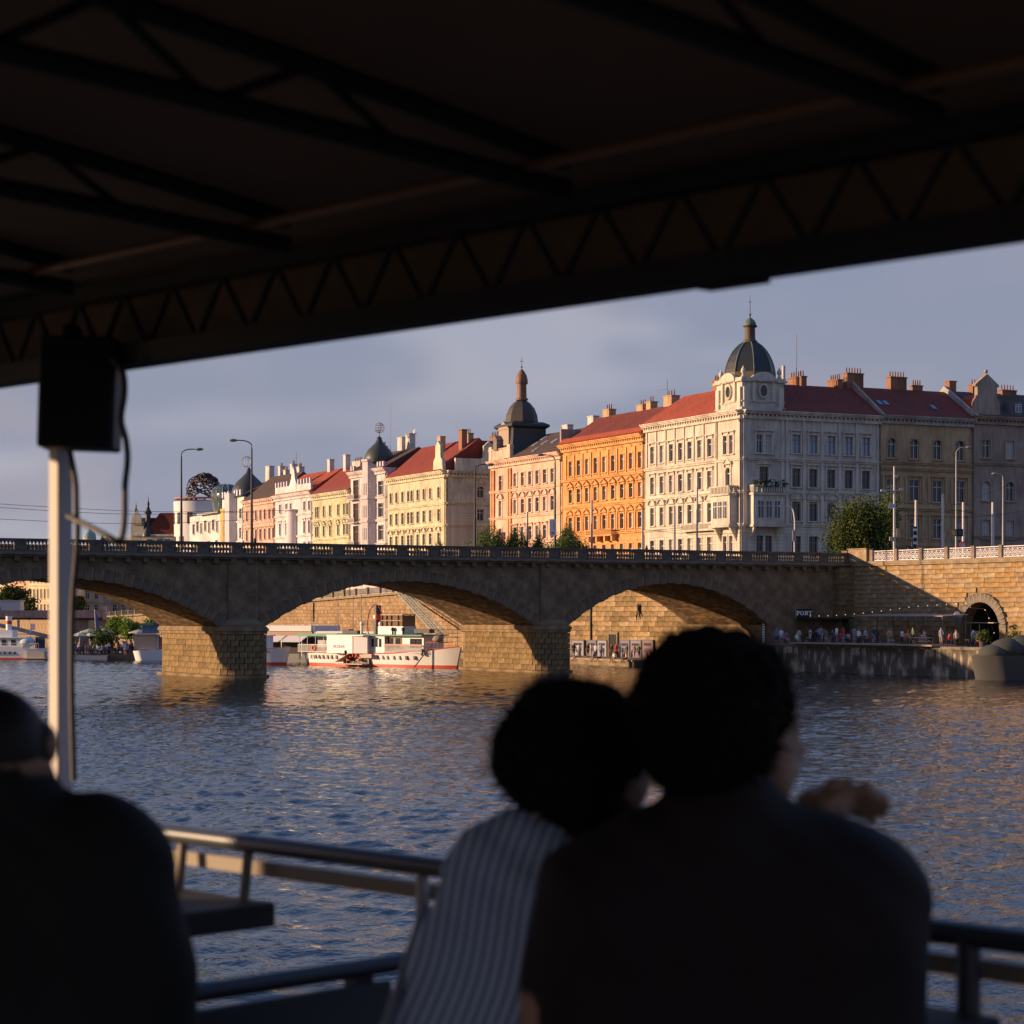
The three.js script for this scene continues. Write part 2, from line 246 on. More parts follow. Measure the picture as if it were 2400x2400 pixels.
    for (let r = 0; r < 7; r++) for (let k = 0; k < 9; k++) { const th = Math.PI + (k + 0.5 + (r % 2) * 0.4) / 9.4 * Math.PI, m = mesh('stone', unitStone, pick(sandB), pier); m.scale.set(hw * Math.PI / 9.6 - 0.03, 0.555, 0.28); m.position.set(cx + Math.cos(th) * (hw - 0.02), 0.32 + (r + 0.5) * 0.585, -0.6 - Math.sin(th) * (hw - 0.02)); m.rotation.y = Math.atan2(Math.cos(th), -Math.sin(th)); }
  }
  // bank abutment: block between the last arch and the square, its pilaster and a ledge at springing height
  mesh('abutment', bx(11.9, 13.1, Wd - 1.4, -6, 5.4, -Wd / 2), stone(0.36, 0.25, 0.13), bridge);
  const ab = mesh('abutment_pilaster', bx(2.6, 13.2, 1.1, -0.9, 5.35, 0.45), stone(0.3, 0.2, 0.11), bridge);
  course(ab, { o: V(-2.3, 0, 1.04), ry: 0 }, 2.7, 3, 11.9, 0.62, 1.2, sandB);
  course(ab, { o: V(-2.24, 0, 0.0), ry: -Math.PI / 2 }, 1.0, 3, 11.9, 0.62, 1.2, sandB);
  mesh('impost_ledge', [bx(0.5, 0.35, Wd - 1.4, -12.05, 5.0, -Wd / 2), bx(0.3, 0.2, Wd - 1.4, -11.95, 4.72, -Wd / 2)], stone(0.4, 0.3, 0.18), bridge);
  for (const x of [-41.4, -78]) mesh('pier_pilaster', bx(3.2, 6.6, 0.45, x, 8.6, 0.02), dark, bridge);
}
// water-run stains down the rendered quay face: dark drips and pale lime runs, 9 m tile
const streakTex = rep(canvasFree(512, 256, (u, v) => { const a = fbm(u * 40, v * 3, 40, 31, 4), b = fbm(u * 9, v * 5, 9, 35, 5), s = sstep(0.42, 0.62, a) * sstep(0.3, 0.6, b), k = 0.5 + 0.42 * s + 0.25 * (b - 0.5); return [k, k * 0.97, k * 0.92]; }, true), 1 / 12, 1 / 6);
// ---------------------------------------------------------------- quay walls
const southYaw = Math.atan2(-0.867, 0.499), northYaw = Math.atan2(-0.901, 0.433);
{ // south wall: faces the river, runs from the bridge towards the viewer; local x runs from the bridge (0) along the wall
  const wall = thing('quay_wall', 'tall sunlit sandstone quay wall with an arched tunnel mouth beside the bridge', 'wall', [40.3, 0, -255], southYaw);
  const L = 60, s = new THREE.Shape(); s.moveTo(-0.5, 0); s.lineTo(L, 0); s.lineTo(L, 12.3); s.lineTo(-0.5, 12.3); s.closePath();
  const ax = 23, ay = 4.7, ar = 3.05, h = new THREE.Path(); h.moveTo(ax - ar, 1); h.lineTo(ax + ar, 1); h.lineTo(ax + ar, ay); h.absarc(ax, ay, ar, 0, Math.PI, false); h.closePath(); s.holes.push(h);
  mesh('wall_core', ext(s, 1.2, -1.25, 18), stone(0.42, 0.29, 0.16), wall);
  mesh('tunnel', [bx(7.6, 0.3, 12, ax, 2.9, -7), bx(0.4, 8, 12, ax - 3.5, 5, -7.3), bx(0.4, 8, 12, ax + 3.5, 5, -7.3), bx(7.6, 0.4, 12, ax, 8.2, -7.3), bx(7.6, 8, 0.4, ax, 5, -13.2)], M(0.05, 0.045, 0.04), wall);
  for (let k = 0; k < 19; k++) { const th = Math.PI * (k + 0.5) / 19, m = mesh('voussoir', unitStone, pick(stoneSet([[0.34, 0.29, 0.23], [0.3, 0.26, 0.2]])), wall); m.scale.set(0.56, 1.05, 0.5); m.position.set(ax + Math.cos(th) * (ar + 0.52), ay + Math.sin(th) * (ar + 0.52), 0.06); m.rotation.z = th - Math.PI / 2; }
  for (const sd of [-1, 1]) for (let k = 0; k < 3; k++) { const m = mesh('jamb_stone', unitStone, sandB[k], wall); m.scale.set(1.0, 0.56, 0.5); m.position.set(ax + sd * (ar + 0.5), 3.05 + 0.56 * k + 0.28, 0.05); }
  const R = mulberry(41);
  course(wall, { o: V(0, 0, 0.02), ry: 0 }, 30, 2.9, 12.05, 0.54, 1.9, sandA, (x, y, w) => Math.hypot(x - ax, y - ay) < ar + 1.0 + w * 0.3 && y > ay - 0.2 || (Math.abs(x - ax) < ar + 1 + w * 0.3 && y < ay), R);
  mesh('coping', [bx(L + 1, 0.34, 0.9, L / 2, 12.47, -0.1), bx(L + 1, 0.2, 0.6, L / 2, 12.2, 0.02)], stone(0.42, 0.33, 0.22), wall);
  // lower quay in front of it
  const q = thing('river_quay', 'low stone riverside quay below the sandstone wall, its face stained and dappled', 'quay', [40.3, 0, -255], southYaw);
  mesh('quay_block', bx(80, 5, 13.6, 26, 0.48, 6.9), M(0.5, 0.42, 0.33, 0.9, { map: streakTex }), q);
  mesh('quay_edge', bx(80, 0.3, 0.7, 26, 2.95, 13.5), stone(0.3, 0.26, 0.2), q);
}
{ // north wall behind the bridge and the low landing in front of it
  const X0 = XD(1200, 1) + 23, len = 330, ang = northYaw;
  const wall = thing('quay_wall', 'long sunlit stone embankment wall seen through the bridge arches', 'wall', [NX(640), 0, -640], ang);      // local x runs towards the bridge
  const toL = d => (640 - d) / 0.901, LL = toL(263);
  const s = new THREE.Shape(); s.moveTo(0, -1); s.lineTo(LL, -1); for (const d of [263, 300, 349, 386, 440, 500, 560, 640]) s.lineTo(toL(d), streetY(d) - (d < 300 ? 0.5 : 0.35) - 0.2); s.closePath();
  mesh('wall_core', ext(s, 1, -1.1), stone(0.42, 0.29, 0.165), wall);
  const cop = []; const ds = [263, 300, 349, 386, 440, 500, 560, 640]; for (let i = 0; i < ds.length - 1; i++) { const a = V(toL(ds[i]), streetY(ds[i]) - 0.25, 0), b = V(toL(ds[i + 1]), streetY(ds[i + 1]) - 0.25, 0), l = a.distanceTo(b); cop.push(bx(l, 0.4, 0.8, 0, 0, 0, 0, 0, Math.atan2(a.y - b.y, a.x - b.x)).translate((a.x + b.x) / 2, (a.y + b.y) / 2, 0.05)); }
  mesh('coping', cop, stone(0.4, 0.31, 0.2), wall);
  const R = mulberry(12); course(wall, { o: V(LL - 38, 0, 0.02), ry: 0 }, 38, 0.9, 11.3, 0.66, 1.85, sandB.concat(sandA.slice(0, 4)), null, R);
  courseRest(wall, { o: V(toL(420), 0, 0.02), ry: 0 }, LL - 38.3 - toL(420), x => { const d = 640 - (x + toL(420)) * 0.901; return streetY(d) - 0.5; }, 0.9, 0.62, 1.7, M(0.46, 0.315, 0.175, 0.95, { map: stoneUnit, bumpMap: stoneBump, bumpScale: 0.02, vertexColors: true }), mulberry(8));
  // iron fence on the wall, posts of stone
  const fence = thing('iron_fence', 'iron fence with stone posts along the embankment wall behind the arches', 'fence', [NX(640), 0, -640], ang);
  const iron = M(0.12, 0.12, 0.12, 0.6, { metalness: 0.5 });
  for (let d = 318; d < 560; d += 5) { const x = toL(d), y = streetY(d) - 0.05; mesh('fence_post', bx(0.5, 1.25, 0.4, x, y + 0.62, 0), stone(0.4, 0.3, 0.2), fence); const b = [], x2 = toL(d + 5), y2 = streetY(d + 5) - 0.05; for (let k = 1; k < 22; k++) { const t = k / 22; b.push(bx(0.05, 1.0, 0.05, x + (x2 - x) * t, y + (y2 - y) * t + 0.6, 0)); } b.push(bar(V(x, y + 1.05, 0), V(x2, y2 + 1.05, 0), 0.04), bar(V(x, y + 0.2, 0), V(x2, y2 + 0.2, 0), 0.04)); mesh('fence_panel', b, iron, fence); }
  const q = thing('landing_quay', 'low sunlit stone landing at the foot of the embankment wall', 'quay', [NX(640), 0, -640], ang);
  mesh('landing', bx(LL + 4, 3, 9, LL / 2, -0.75, 4.4), stone(0.33, 0.25, 0.16), q);
  mesh('kerb', bx(LL + 4, 0.22, 0.6, LL / 2, 0.72, 8.75), stone(0.45, 0.36, 0.25), q);
}

// ---------------------------------------------------------------- houses along the embankment
// facade line: corner of the domed house at photo column 1740, 330 m away; t runs along the lit fronts (away), s along the shaded fronts (right)
const CX = 35.6, CDP = 330;
const tOf = px => { const k = (px - 1200) / F; return (CX - k * CDP) / (0.433 + 0.901 * k); };
const sOf = px => { const k = (px - 1200) / F; return (k * CDP - CX) / (0.901 - 0.433 * k); };
const frontYaw = northYaw, sideYaw = Math.atan2(0.433, 0.901);
const glassA = new THREE.MeshPhysicalMaterial({ color: C(0.035, 0.035, 0.04), roughness: 0.08, ior: 1.5 });
const glassB = new THREE.MeshPhysicalMaterial({ color: C(0.2, 0.165, 0.135), roughness: 0.12, ior: 1.5 });
const glassC = new THREE.MeshPhysicalMaterial({ color: C(0.42, 0.39, 0.36), roughness: 0.25, ior: 1.5 });
const frameW = M(0.62, 0.6, 0.56, 0.6), frameB = M(0.2, 0.12, 0.07, 0.6);
const roofDeep = M(0.34, 0.06, 0.03, 0.85, { map: tileTex, bumpMap: tileBump, bumpScale: 0.05 }), roofRed = M(0.5, 0.1, 0.035, 0.85, { map: tileTex, bumpMap: tileBump, bumpScale: 0.05 }), roofDark = M(0.25, 0.05, 0.03, 0.9, { map: tileTex, bumpMap: tileBump, bumpScale: 0.05 }), roofBrown = M(0.12, 0.075, 0.06, 0.9, { map: tileTex, bumpMap: tileBump, bumpScale: 0.05 }), roofSlate = M(0.055, 0.055, 0.065, 0.55, { map: tileTex, bumpMap: tileBump, bumpScale: 0.03 });
const copperDark = M(0.045, 0.05, 0.052, 0.45, { map: stoneTex }), copperGreen = M(0.17, 0.26, 0.2, 0.7, { map: stoneTex }), chimM = plaster(0.55, 0.36, 0.2), potM = M(0.28, 0.13, 0.08), chimW = plaster(0.7, 0.62, 0.55), brickM = plaster(0.34, 0.16, 0.09);
const potGeo = cy(0.13, 0.1, 0.9, 0, 0, 0, 7);
const pipeM = M(0.12, 0.08, 0.06, 0.6), gc = new Map(); const cached = (k, f) => { if (!gc.has(k)) gc.set(k, f()); return gc.get(k); };
const r2 = v => Math.round(v * 20) / 20;
function frameGeo(w, h) { return cached(`f${w},${h}`, () => join([bx(0.09, h, 0.08, -w / 2 + 0.045, 0, 0), bx(0.09, h, 0.08, w / 2 - 0.045, 0, 0), bx(w, 0.09, 0.08, 0, h / 2 - 0.045, 0.002), bx(w, 0.09, 0.08, 0, -h / 2 + 0.045, 0.002), bx(0.1, h, 0.09, 0, 0, 0.004), bx(w, 0.1, 0.1, 0, h * 0.2, 0.006)])); }
function surGeo(w, h, hood, arch) {
  return cached(`s${w},${h},${hood},${arch}`, () => {
    const l = [bx(w + 0.7, 0.16, 0.34, 0, -h / 2 - 0.1, 0.14), bx(0.2, h, 0.12, -w / 2 - 0.11, 0, 0.05), bx(0.2, h, 0.12, w / 2 + 0.11, 0, 0.05)], y = h / 2 + (arch ? 0.12 : 0);
    if (arch) { const a = new THREE.Shape(), R = w / 2; a.absarc(0, 0, R + 0.24, 0, Math.PI, false); a.absarc(0, 0, R, Math.PI, 0, true); l.push(ext(a, 0.14, -0.01, 8).translate(0, h / 2 - R, 0)); }
    else l.push(bx(w + 0.44, 0.2, 0.14, 0, h / 2 + 0.1, 0.055));
    const hw = w / 2 + 0.5;
    if (hood === 'flat') l.push(bx(w + 0.8, 0.16, 0.4, 0, y + 0.62, 0.18), bx(0.16, 0.4, 0.26, -w / 2 - 0.2, y + 0.36, 0.1), bx(0.16, 0.4, 0.26, w / 2 + 0.2, y + 0.36, 0.1));
    if (hood === 'ped') l.push(bx(hw * 2, 0.14, 0.42, 0, y + 0.45, 0.19), ext(poly([[-hw, 0], [hw, 0], [0, hw * 0.62]]), 0.22, 0).translate(0, y + 0.53, 0), bx(hw * 1.2, 0.13, 0.42, -hw / 2, y + 0.53 + hw * 0.32, 0.2, 0, 0, Math.atan(0.62)), bx(hw * 1.2, 0.13, 0.42, hw / 2, y + 0.53 + hw * 0.32, 0.2, 0, 0, -Math.atan(0.62)), bx(0.18, 0.5, 0.26, -hw + 0.2, y + 0.15, 0.1), bx(0.18, 0.5, 0.26, hw - 0.2, y + 0.15, 0.1));
    if (hood === 'seg') { const a = new THREE.Shape(); a.absarc(0, 0, hw, 0, Math.PI, false); a.absarc(0, 0, hw - 0.17, Math.PI, 0, true); const b = new THREE.Shape(); b.absarc(0, 0, hw - 0.17, 0, Math.PI, false); l.push(ext(a, 0.42, 0, 8).scale(1, 0.75, 1).translate(0, y + 0.5, 0), ext(b, 0.16, 0, 8).scale(1, 0.75, 1).translate(0, y + 0.5, 0), bx(hw * 2, 0.13, 0.36, 0, y + 0.42, 0.16)); }
    return join(l);
  });
}
const paneGeo = (w, h) => cached(`p${w},${h}`, () => bx(w, h, 0.02));
// one front: wall sheet with real openings, each window a part (frame) with its pane and surround
function facade(b, fr, o) {
  const { L, H, rows, wall, trim = wall, frame = frameW, base = 0 } = o, q = new THREE.Quaternion().setFromAxisAngle(V(0, 1, 0), fr.ry);
  const put = (m, x, y, z) => { m.quaternion.copy(q); m.position.copy(V(x, y, z).applyQuaternion(q)).add(fr.o); return m; };
  const s = new THREE.Shape(); s.moveTo(0, base); s.lineTo(L, base); s.lineTo(L, H); s.lineTo(0, H); s.closePath();
  for (const r of rows) for (const x of r.xs) {
    const w = r2(r.w), h = r2(r.h), p = new THREE.Path(), y0 = r.y, y1 = r.y + h; if (x - w / 2 < 0.1 || x + w / 2 > L - 0.1) continue;
    p.moveTo(x - w / 2, y0); p.lineTo(x + w / 2, y0); if (r.arch) { p.lineTo(x + w / 2, y1 - w / 2); p.absarc(x, y1 - w / 2, w / 2, 0, Math.PI, false); } else { p.lineTo(x + w / 2, y1); p.lineTo(x - w / 2, y1); } p.closePath(); s.holes.push(p);
    const f = put(mesh('window', frameGeo(w, h), r.frame || frame, b), x, y0 + h / 2, -0.28);
    const pn = mesh('pane', paneGeo(w, h), r.glass || (rnd() < (o.dark ?? 0.6) ? glassA : rnd() < 0.75 ? glassB : glassC), f); pn.position.z = -0.045;
    const su = mesh('surround', surGeo(w, h, r.hood || 'none', !!r.arch), trim, f); su.position.z = 0.28;
  }
  put(mesh('front_wall', ext(s, 0.38, -0.38, 6), wall, b), 0, 0, 0);
  const mo = []; for (const y of o.strings || []) mo.push(bx(L, 0.3, 0.3, L / 2, y, 0.12), bx(L, 0.14, 0.46, L / 2, y + 0.2, 0.2)); for (const p of o.pil || []) mo.push(bx(p[2] || 0.55, p[1] - p[0], 0.22, p[3], (p[0] + p[1]) / 2, 0.08)); for (const r of o.bands || []) mo.push(bx(L, r[1] - r[0], 0.05, L / 2, (r[0] + r[1]) / 2, 0.022));
  if (o.rust) for (let y = o.rust[0]; y < o.rust[1]; y += 0.55) { const cut = rows.filter(r => y + 0.3 > r.y && y - 0.3 < r.y + r.h + 0.2).flatMap(r => r.xs.map(x => [x - r.w / 2 - 0.25, x + r.w / 2 + 0.25])).sort((a, c) => a[0] - c[0]); let x = 0.02; for (const [a, c] of [...cut, [L - 0.02, L]]) { if (a - x > 0.15) mo.push(bx(a - x, 0.46, 0.07, (a + x) / 2, y, 0.03)); x = Math.max(x, c); } }
  if (mo.length) put(mesh('moulding', mo, trim, b), 0, 0, 0);
  if (base) put(mesh('drain_pipe', [bx(0.16, H - base - 1.4, 0.16, L - 0.16, (H + base) / 2 - 0.7, 0.26), bx(0.3, 0.4, 0.3, L - 0.2, H - 1.6, 0.3)], pipeM, b), 0, 0, 0);
  if (o.cornice !== false) { const c = [bx(L + 0.02, 0.5, 0.5, L / 2, H - 1.05, 0.2), bx(L + 0.02, 0.22, 1.15, L / 2, H - 0.25, 0.42), bx(L + 0.02, 0.2, 0.9, L / 2, H - 0.46, 0.33), bx(L + 0.02, 0.16, 1.35, L / 2, H - 0.06, 0.5)], st = o.dent || 0.8; for (let x = st / 2; x < L; x += st) c.push(bx(0.34 * st, 0.34, 0.62, x, H - 0.72, 0.3)); put(mesh('cornice', c, o.cornM || trim, b), 0, 0, 0); }
}
// gable roof over a wing: x from x0 to x1, eaves at z=+over and z=-D-over, y at H
function gable(b, x0, x1, D, H, rise, mat, z0 = 0, name = 'roof') { const o = 0.9, m = mesh(name, ext(poly([[-o, 0], [D + o, 0], [D / 2, rise]]), x1 - x0).rotateY(Math.PI / 2).translate(x0, H + 0.02, z0), mat, b); return m; }
function chimney(roof, x, y, z, w, h, d, m = chimM, pots = 4) { const g = [bx(w, h, d, x, y + h / 2, z), bx(w + 0.2, 0.2, d + 0.2, x, y + h, z)]; const c = mesh('chimney', g, m, roof); return pots ? (Array.from({ length: pots }, (_, i) => mesh('chimney_pot', potGeo, potM, roof).position.set(x - w / 2 + (i + 0.5) * w / pots, y + h + 0.1, z)), c) : c; }
function skylight(b, x, y, z, w, h, slope) { const m = mesh('skylight', bx(w, h, 0.14), M(0.16, 0.2, 0.26, 0.12), b); m.rotation.x = slope - Math.PI / 2; m.position.set(x, y, z); return m; }
const row = (y0, y1, w, xs, o = {}) => ({ y: y0, h: y1 - y0, w, xs, ...o });
const house = (name, label, t0, D, pos) => thing(name, label, 'house', [CX - 0.433 * t0, 0, -(CDP + 0.901 * t0)], frontYaw, 'houses along the embankment');
const lit = (t0, pxs) => pxs.map(p => t0 - tOf(p));       // photo columns to metres from the far end of a front whose far end is at t0
const body = (b, L, H, D, base, wall) => mesh('rear_walls', [bx(L - 0.04, H - base - 0.05, D - 0.42, L / 2, (H + base) / 2, -D / 2 - 0.2)], wall, b);

{ // domed corner house, cream, one front in the sun and one in shade
  const t0 = tOf(1512), L = t0, D = sOf(2062), H = 38.0, base = 9, b = house('domed_corner_house', 'grey white corner house with tall ribbed dome and red roof', t0);
  const wall = plaster(0.67, 0.595, 0.495), trim = plaster(0.71, 0.63, 0.52);
  mesh('rear_walls', [bx(L - 0.5, H - base, 14.4, L / 2 - 0.24, (H + base) / 2, -7.7), bx(14.6, H - base, D - 14.9, L - 7.7, (H + base) / 2, -(D + 14.9) / 2 + 0.2)], wall, b);
  const xs = lit(t0, [1530, 1552, 1574, 1595.5, 1617.5, 1640.5, 1664]), pr = lit(t0, [1700, 1714.5]), one = lit(t0, [1707]);
  const pil = [...Array(8)].map((_, i) => [30.9, 36.9, 0.4, i < 7 ? xs[i] - 1.9 : xs[6] + 2.1]).concat([[20.4, 36.9, 0.6, L - 0.35], [20.4, 36.9, 0.5, L - 7.6]]);
  facade(b, { o: V(0, 0, 0), ry: 0 }, { L, H, base, wall, trim, rust: [11, 20], dark: 0.4, strings: [30.4, 25.3, 20.2], pil, rows: [row(31.4, 34.2, 1.45, xs, { hood: 'flat' }), row(26.3, 29.1, 1.45, xs, { hood: 'flat' }), row(21.0, 24.0, 1.45, xs, { hood: 'seg' }), row(15.4, 18.6, 1.5, xs), row(31.4, 34.3, 1.25, pr, { hood: 'flat' }), row(26.2, 29.3, 1.5, one, { arch: 1, hood: 'ped' }), row(15.4, 18.6, 1.2, pr)] });
  const dx = [1866, 1905.7, 1947.8, 1988.5, 2029].map(sOf), dp = [1780, 1801].map(sOf), d1 = [1790].map(sOf), sky = new THREE.MeshPhysicalMaterial({ color: C(0.22, 0.28, 0.34), roughness: 0.06, ior: 1.7 });
  facade(b, { o: V(L, 0, 0), ry: Math.PI / 2 }, { L: D, H, base, wall, trim, frame: M(0.2, 0.18, 0.17, 0.6), rust: [11, 20], dark: 0.9, strings: [30.4, 25.3, 20.2], pil: dx.map(x => [20.4, 36.9, 0.5, x - 1.75]).concat([[20.4, 36.9, 0.6, 0.4], [20.4, 36.9, 0.5, 7.3], [20.4, 36.9, 0.5, D - 0.4]]), rows: [row(31.6, 34.5, 1.6, dx, { hood: 'flat', glass: sky }), row(26.3, 29.2, 1.6, dx, { hood: 'flat' }), row(21.0, 24.0, 1.6, dx, { hood: 'seg' }), row(15.2, 18.6, 1.7, dx), row(31.4, 34.3, 1.2, dp, { hood: 'flat', frame: frameW }), row(26.2, 29.3, 1.7, d1, { hood: 'ped' }), row(15.2, 18.6, 1.3, dp)] });
  // oriels with balconies on top, on both fronts near the corner
  for (const [fx, fz, rot, cx] of [[0, 0, 0, one[0]], [L, 0, Math.PI / 2, d1[0]]]) {
    const w = 5.6, g = [bx(w, 4.6, 1.5, 0, 22.6, 0.74), bx(w + 0.5, 0.35, 1.9, 0, 25.0, 0.9), bx(w + 0.4, 0.4, 1.8, 0, 20.1, 0.85), bx(w + 0.3, 0.2, 1.75, 0, 26.25, 0.87)];
    for (const x of [-w / 2 + 0.5, w / 2 - 0.5]) g.push(ext(poly([[0, 0], [1.3, 2.4], [0, 2.4]]), 0.5, -0.25).rotateY(-Math.PI / 2).translate(x, 17.5, 0));
    for (let i = 0; i < 13; i++) g.push(bx(0.18, 0.9, 0.18, -w / 2 + 0.2 + i * (w - 0.4) / 12, 25.7, 1.62)); for (const x of [-w / 2, w / 2]) for (let i = 0; i < 4; i++) g.push(bx(0.18, 0.9, 0.18, x, 25.7, 0.3 + i * 0.4));
    const m = mesh('oriel', g, trim, b); m.rotation.y = rot; m.position.set(fx, 0, fz).add(rot ? V(0, 0, -cx) : V(cx, 0, 0));
    for (const x of [-1.5, 0, 1.5]) { const f = mesh('oriel_window', frameGeo(1.2, 2.8), frameW, m); f.position.set(x, 22.6, 1.51); const p = mesh('pane', paneGeo(1.2, 2.8), glassA, m); p.position.set(x, 22.6, 1.492); }
    const bal = mesh('balcony', [bx(rot ? 24 : 11, 0.3, 1.2, rot ? 10 : -7.8, 19.75, 0.6)].concat(rot ? [] : Array.from({ length: 26 }, (_, i) => bx(0.16, 0.8, 0.16, -2.9 - i * 0.39, 20.3, 1.1))).concat(rot ? [] : [bx(10.4, 0.14, 0.26, -7.8, 20.75, 1.1)]), trim, b); bal.rotation.y = rot; bal.position.copy(m.position); if (rot) bal.visible = false, b.remove(bal);
  }
  const bush = []; for (let i = 0; i < 130; i++) bush.push(new THREE.PlaneGeometry(0.4, 0.3).rotateX(rnd() * 6).rotateY(rnd() * 6).translate(rr(-2.9, 3.4), 26.6 + rr(-0.5, 0.6), 1.7 + rr(-0.3, 0.3)));
  const fl = mesh('balcony_plants', bush, M(0.05, 0.08, 0.03), b); fl.rotation.y = Math.PI / 2; fl.position.set(L, 0, -d1[0]);
  const rf = gable(b, 0, L - 7.2, 15, H, 5.2, roofRed), rf2 = mesh('roof', ext(poly([[-0.9, 0], [15.9, 0], [7.5, 5.2]]), D - 7.2).translate(L - 15, H + 0.02, -D), roofDark, b);  // second wing of the same roof, its shade put into darker tiles
  chimney(rf, 9, H + 3.4, -9, 3, 3.6, 1, brickM, 6); chimney(rf2, L - 9, H + 3.6, -16, 4, 3.0, 1, brickM, 6); chimney(rf2, L - 8.5, H + 4, -23, 3, 2.4, 1.0, brickM, 5);
  mesh('white_flue', cy(0.28, 0.28, 4.4, L - 9, H + 4, -13.4, 10), chimW, rf2);
  mesh('aerial', [cy(0.07, 0.05, 9.5, L - 8, H + 4, -15.2, 6), bx(1.0, 0.06, 0.06, L - 8, H + 13.1, -15.2), bx(0.8, 0.05, 0.05, L - 8, H + 12.2, -15.2)], M(0.2, 0.19, 0.18, 0.5), rf2);
  for (const [x, k] of [[5, 0.25], [9, 0.28], [13, 0.3]]) { const s = mesh('skylight', bx(0.9, 0.06, 0.6), roofSlate, rf); s.position.set(x, H + 0.1 + 5.2 * 0.3, -7.5 * 0.3 + 0.2); s.rotation.x = Math.atan2(5.2, 8.4); }
  // corner attic with round windows and scrolls, then the dome
  const tw = 7.6, tz = -tw / 2, tx = L - tw / 2, attic = mesh('attic', [bx(tw, 5.1, tw, tx, H + 2.55, tz), bx(tw + 0.5, 0.4, tw + 0.5, tx, H + 0.3, tz), bx(tw + 0.3, 0.22, tw + 0.3, tx, H + 1.4, tz), bx(tw + 0.9, 0.3, tw + 0.9, tx, H + 4.6, tz), bx(tw + 0.5, 0.3, tw + 0.5, tx, H + 4.95, tz)], trim, b);
  for (const rot of [0, Math.PI / 2]) {
    const g = new THREE.Group(); const a = new THREE.Shape(); a.absarc(0, 0, 2.1, 0, Math.PI, false); const seg = ext(a, 0.9, 0, 14).scale(1, 0.6, 1).translate(0, H + 4.75, -0.5), ri = new THREE.TorusGeometry(0.95, 0.2, 8, 24).scale(0.8, 1.1, 1).translate(0, H + 3.05, 0.12), pil = [bx(0.5, 3.2, 0.4, -1.8, H + 3, 0.08), bx(0.5, 3.2, 0.4, 1.8, H + 3, 0.08), bx(4.6, 0.3, 0.9, 0, H + 4.7, 0.12)];
    const scroll = s => ext(poly([[0, 0], [1.6 * s, 0], [1.5 * s, 0.9], [0.9 * s, 1.4], [0.55 * s, 2.6], [0.5 * s, 3.6], [0, 4.0]].map(p => s < 0 ? p : p).sort(() => 0)), 0.7, -0.6);
    const m = mesh('gable_front', [seg, ri, ...pil, bx(0.9, 3.6, 0.5, -3.2, H + 1.8, 0.04), bx(0.9, 3.6, 0.5, 3.2, H + 1.8, 0.04)], trim, b), o = mesh('oculus', new THREE.CircleGeometry(0.9, 24).scale(0.8, 1.1, 1).translate(0, H + 3.05, 0.06), glassA, m);
    m.rotation.y = rot; m.position.copy(rot ? V(L + 0.02, 0, tz) : V(tx, 0, 0.02));
  }
  for (const [x, z] of [[L - 0.5, -0.5], [L - tw + 0.5, -0.5], [L - 0.5, -tw + 0.5]]) mesh('urn', lathe([[0, 0], [0.35, 0], [0.3, 0.3], [0.15, 0.5], [0.4, 0.9], [0.3, 1.3], [0.1, 1.6], [0, 1.9]], 10).translate(x, H + 5.1, z), trim, attic);
  const y0 = H + 5.1, prof = [[3.95, 0], [4.0, 0.85], [3.9, 1.55], [3.62, 2.65], [3.15, 3.75], [2.5, 4.75], [1.7, 5.55], [0.95, 6.0]], ph = Math.PI / 8;
  const dome = mesh('dome', flat(lathe(prof, 8, ph)).translate(tx, y0, tz), copperDark, b);
  mesh('dome_skirt', flat(lathe([[4.08, -0.1], [4.1, 1.0], [3.95, 1.05]], 8, ph)).translate(tx, y0, tz), M(0.16, 0.12, 0.05, 0.6), dome);
  for (let i = 0; i < 8; i++) { const a = ph + i * Math.PI / 4; mesh('rib', tube(prof.slice(1).map(p => V(tx + Math.sin(a) * p[0], y0 + p[1], tz + Math.cos(a) * p[0])), 0.11, 14, 6), copperGreen, dome); }
  mesh('lantern', [lathe([[1.15, 0], [1.2, 0.25], [0.95, 0.4], [0.85, 0.6], [0.8, 2.3], [1.15, 2.5], [1.2, 2.65]], 8, ph).translate(tx, y0 + 5.9, tz)], M(0.12, 0.075, 0.045, 0.7), dome);
  mesh('lantern_cap', lathe([[1.0, 0], [0.95, 0.4], [0.75, 0.8], [0.4, 1.1], [0.12, 1.3], [0.1, 1.6]], 8, ph).translate(tx, y0 + 8.55, tz), copperGreen, dome);
  mesh('spire', [cy(0.09, 0.03, 3.4, tx, y0 + 10.0, tz, 6), new THREE.SphereGeometry(0.2, 8, 6).translate(tx, y0 + 10.3, tz), new THREE.SphereGeometry(0.14, 8, 6).translate(tx, y0 + 12.3, tz)], M(0.1, 0.09, 0.08, 0.5), dome);
}
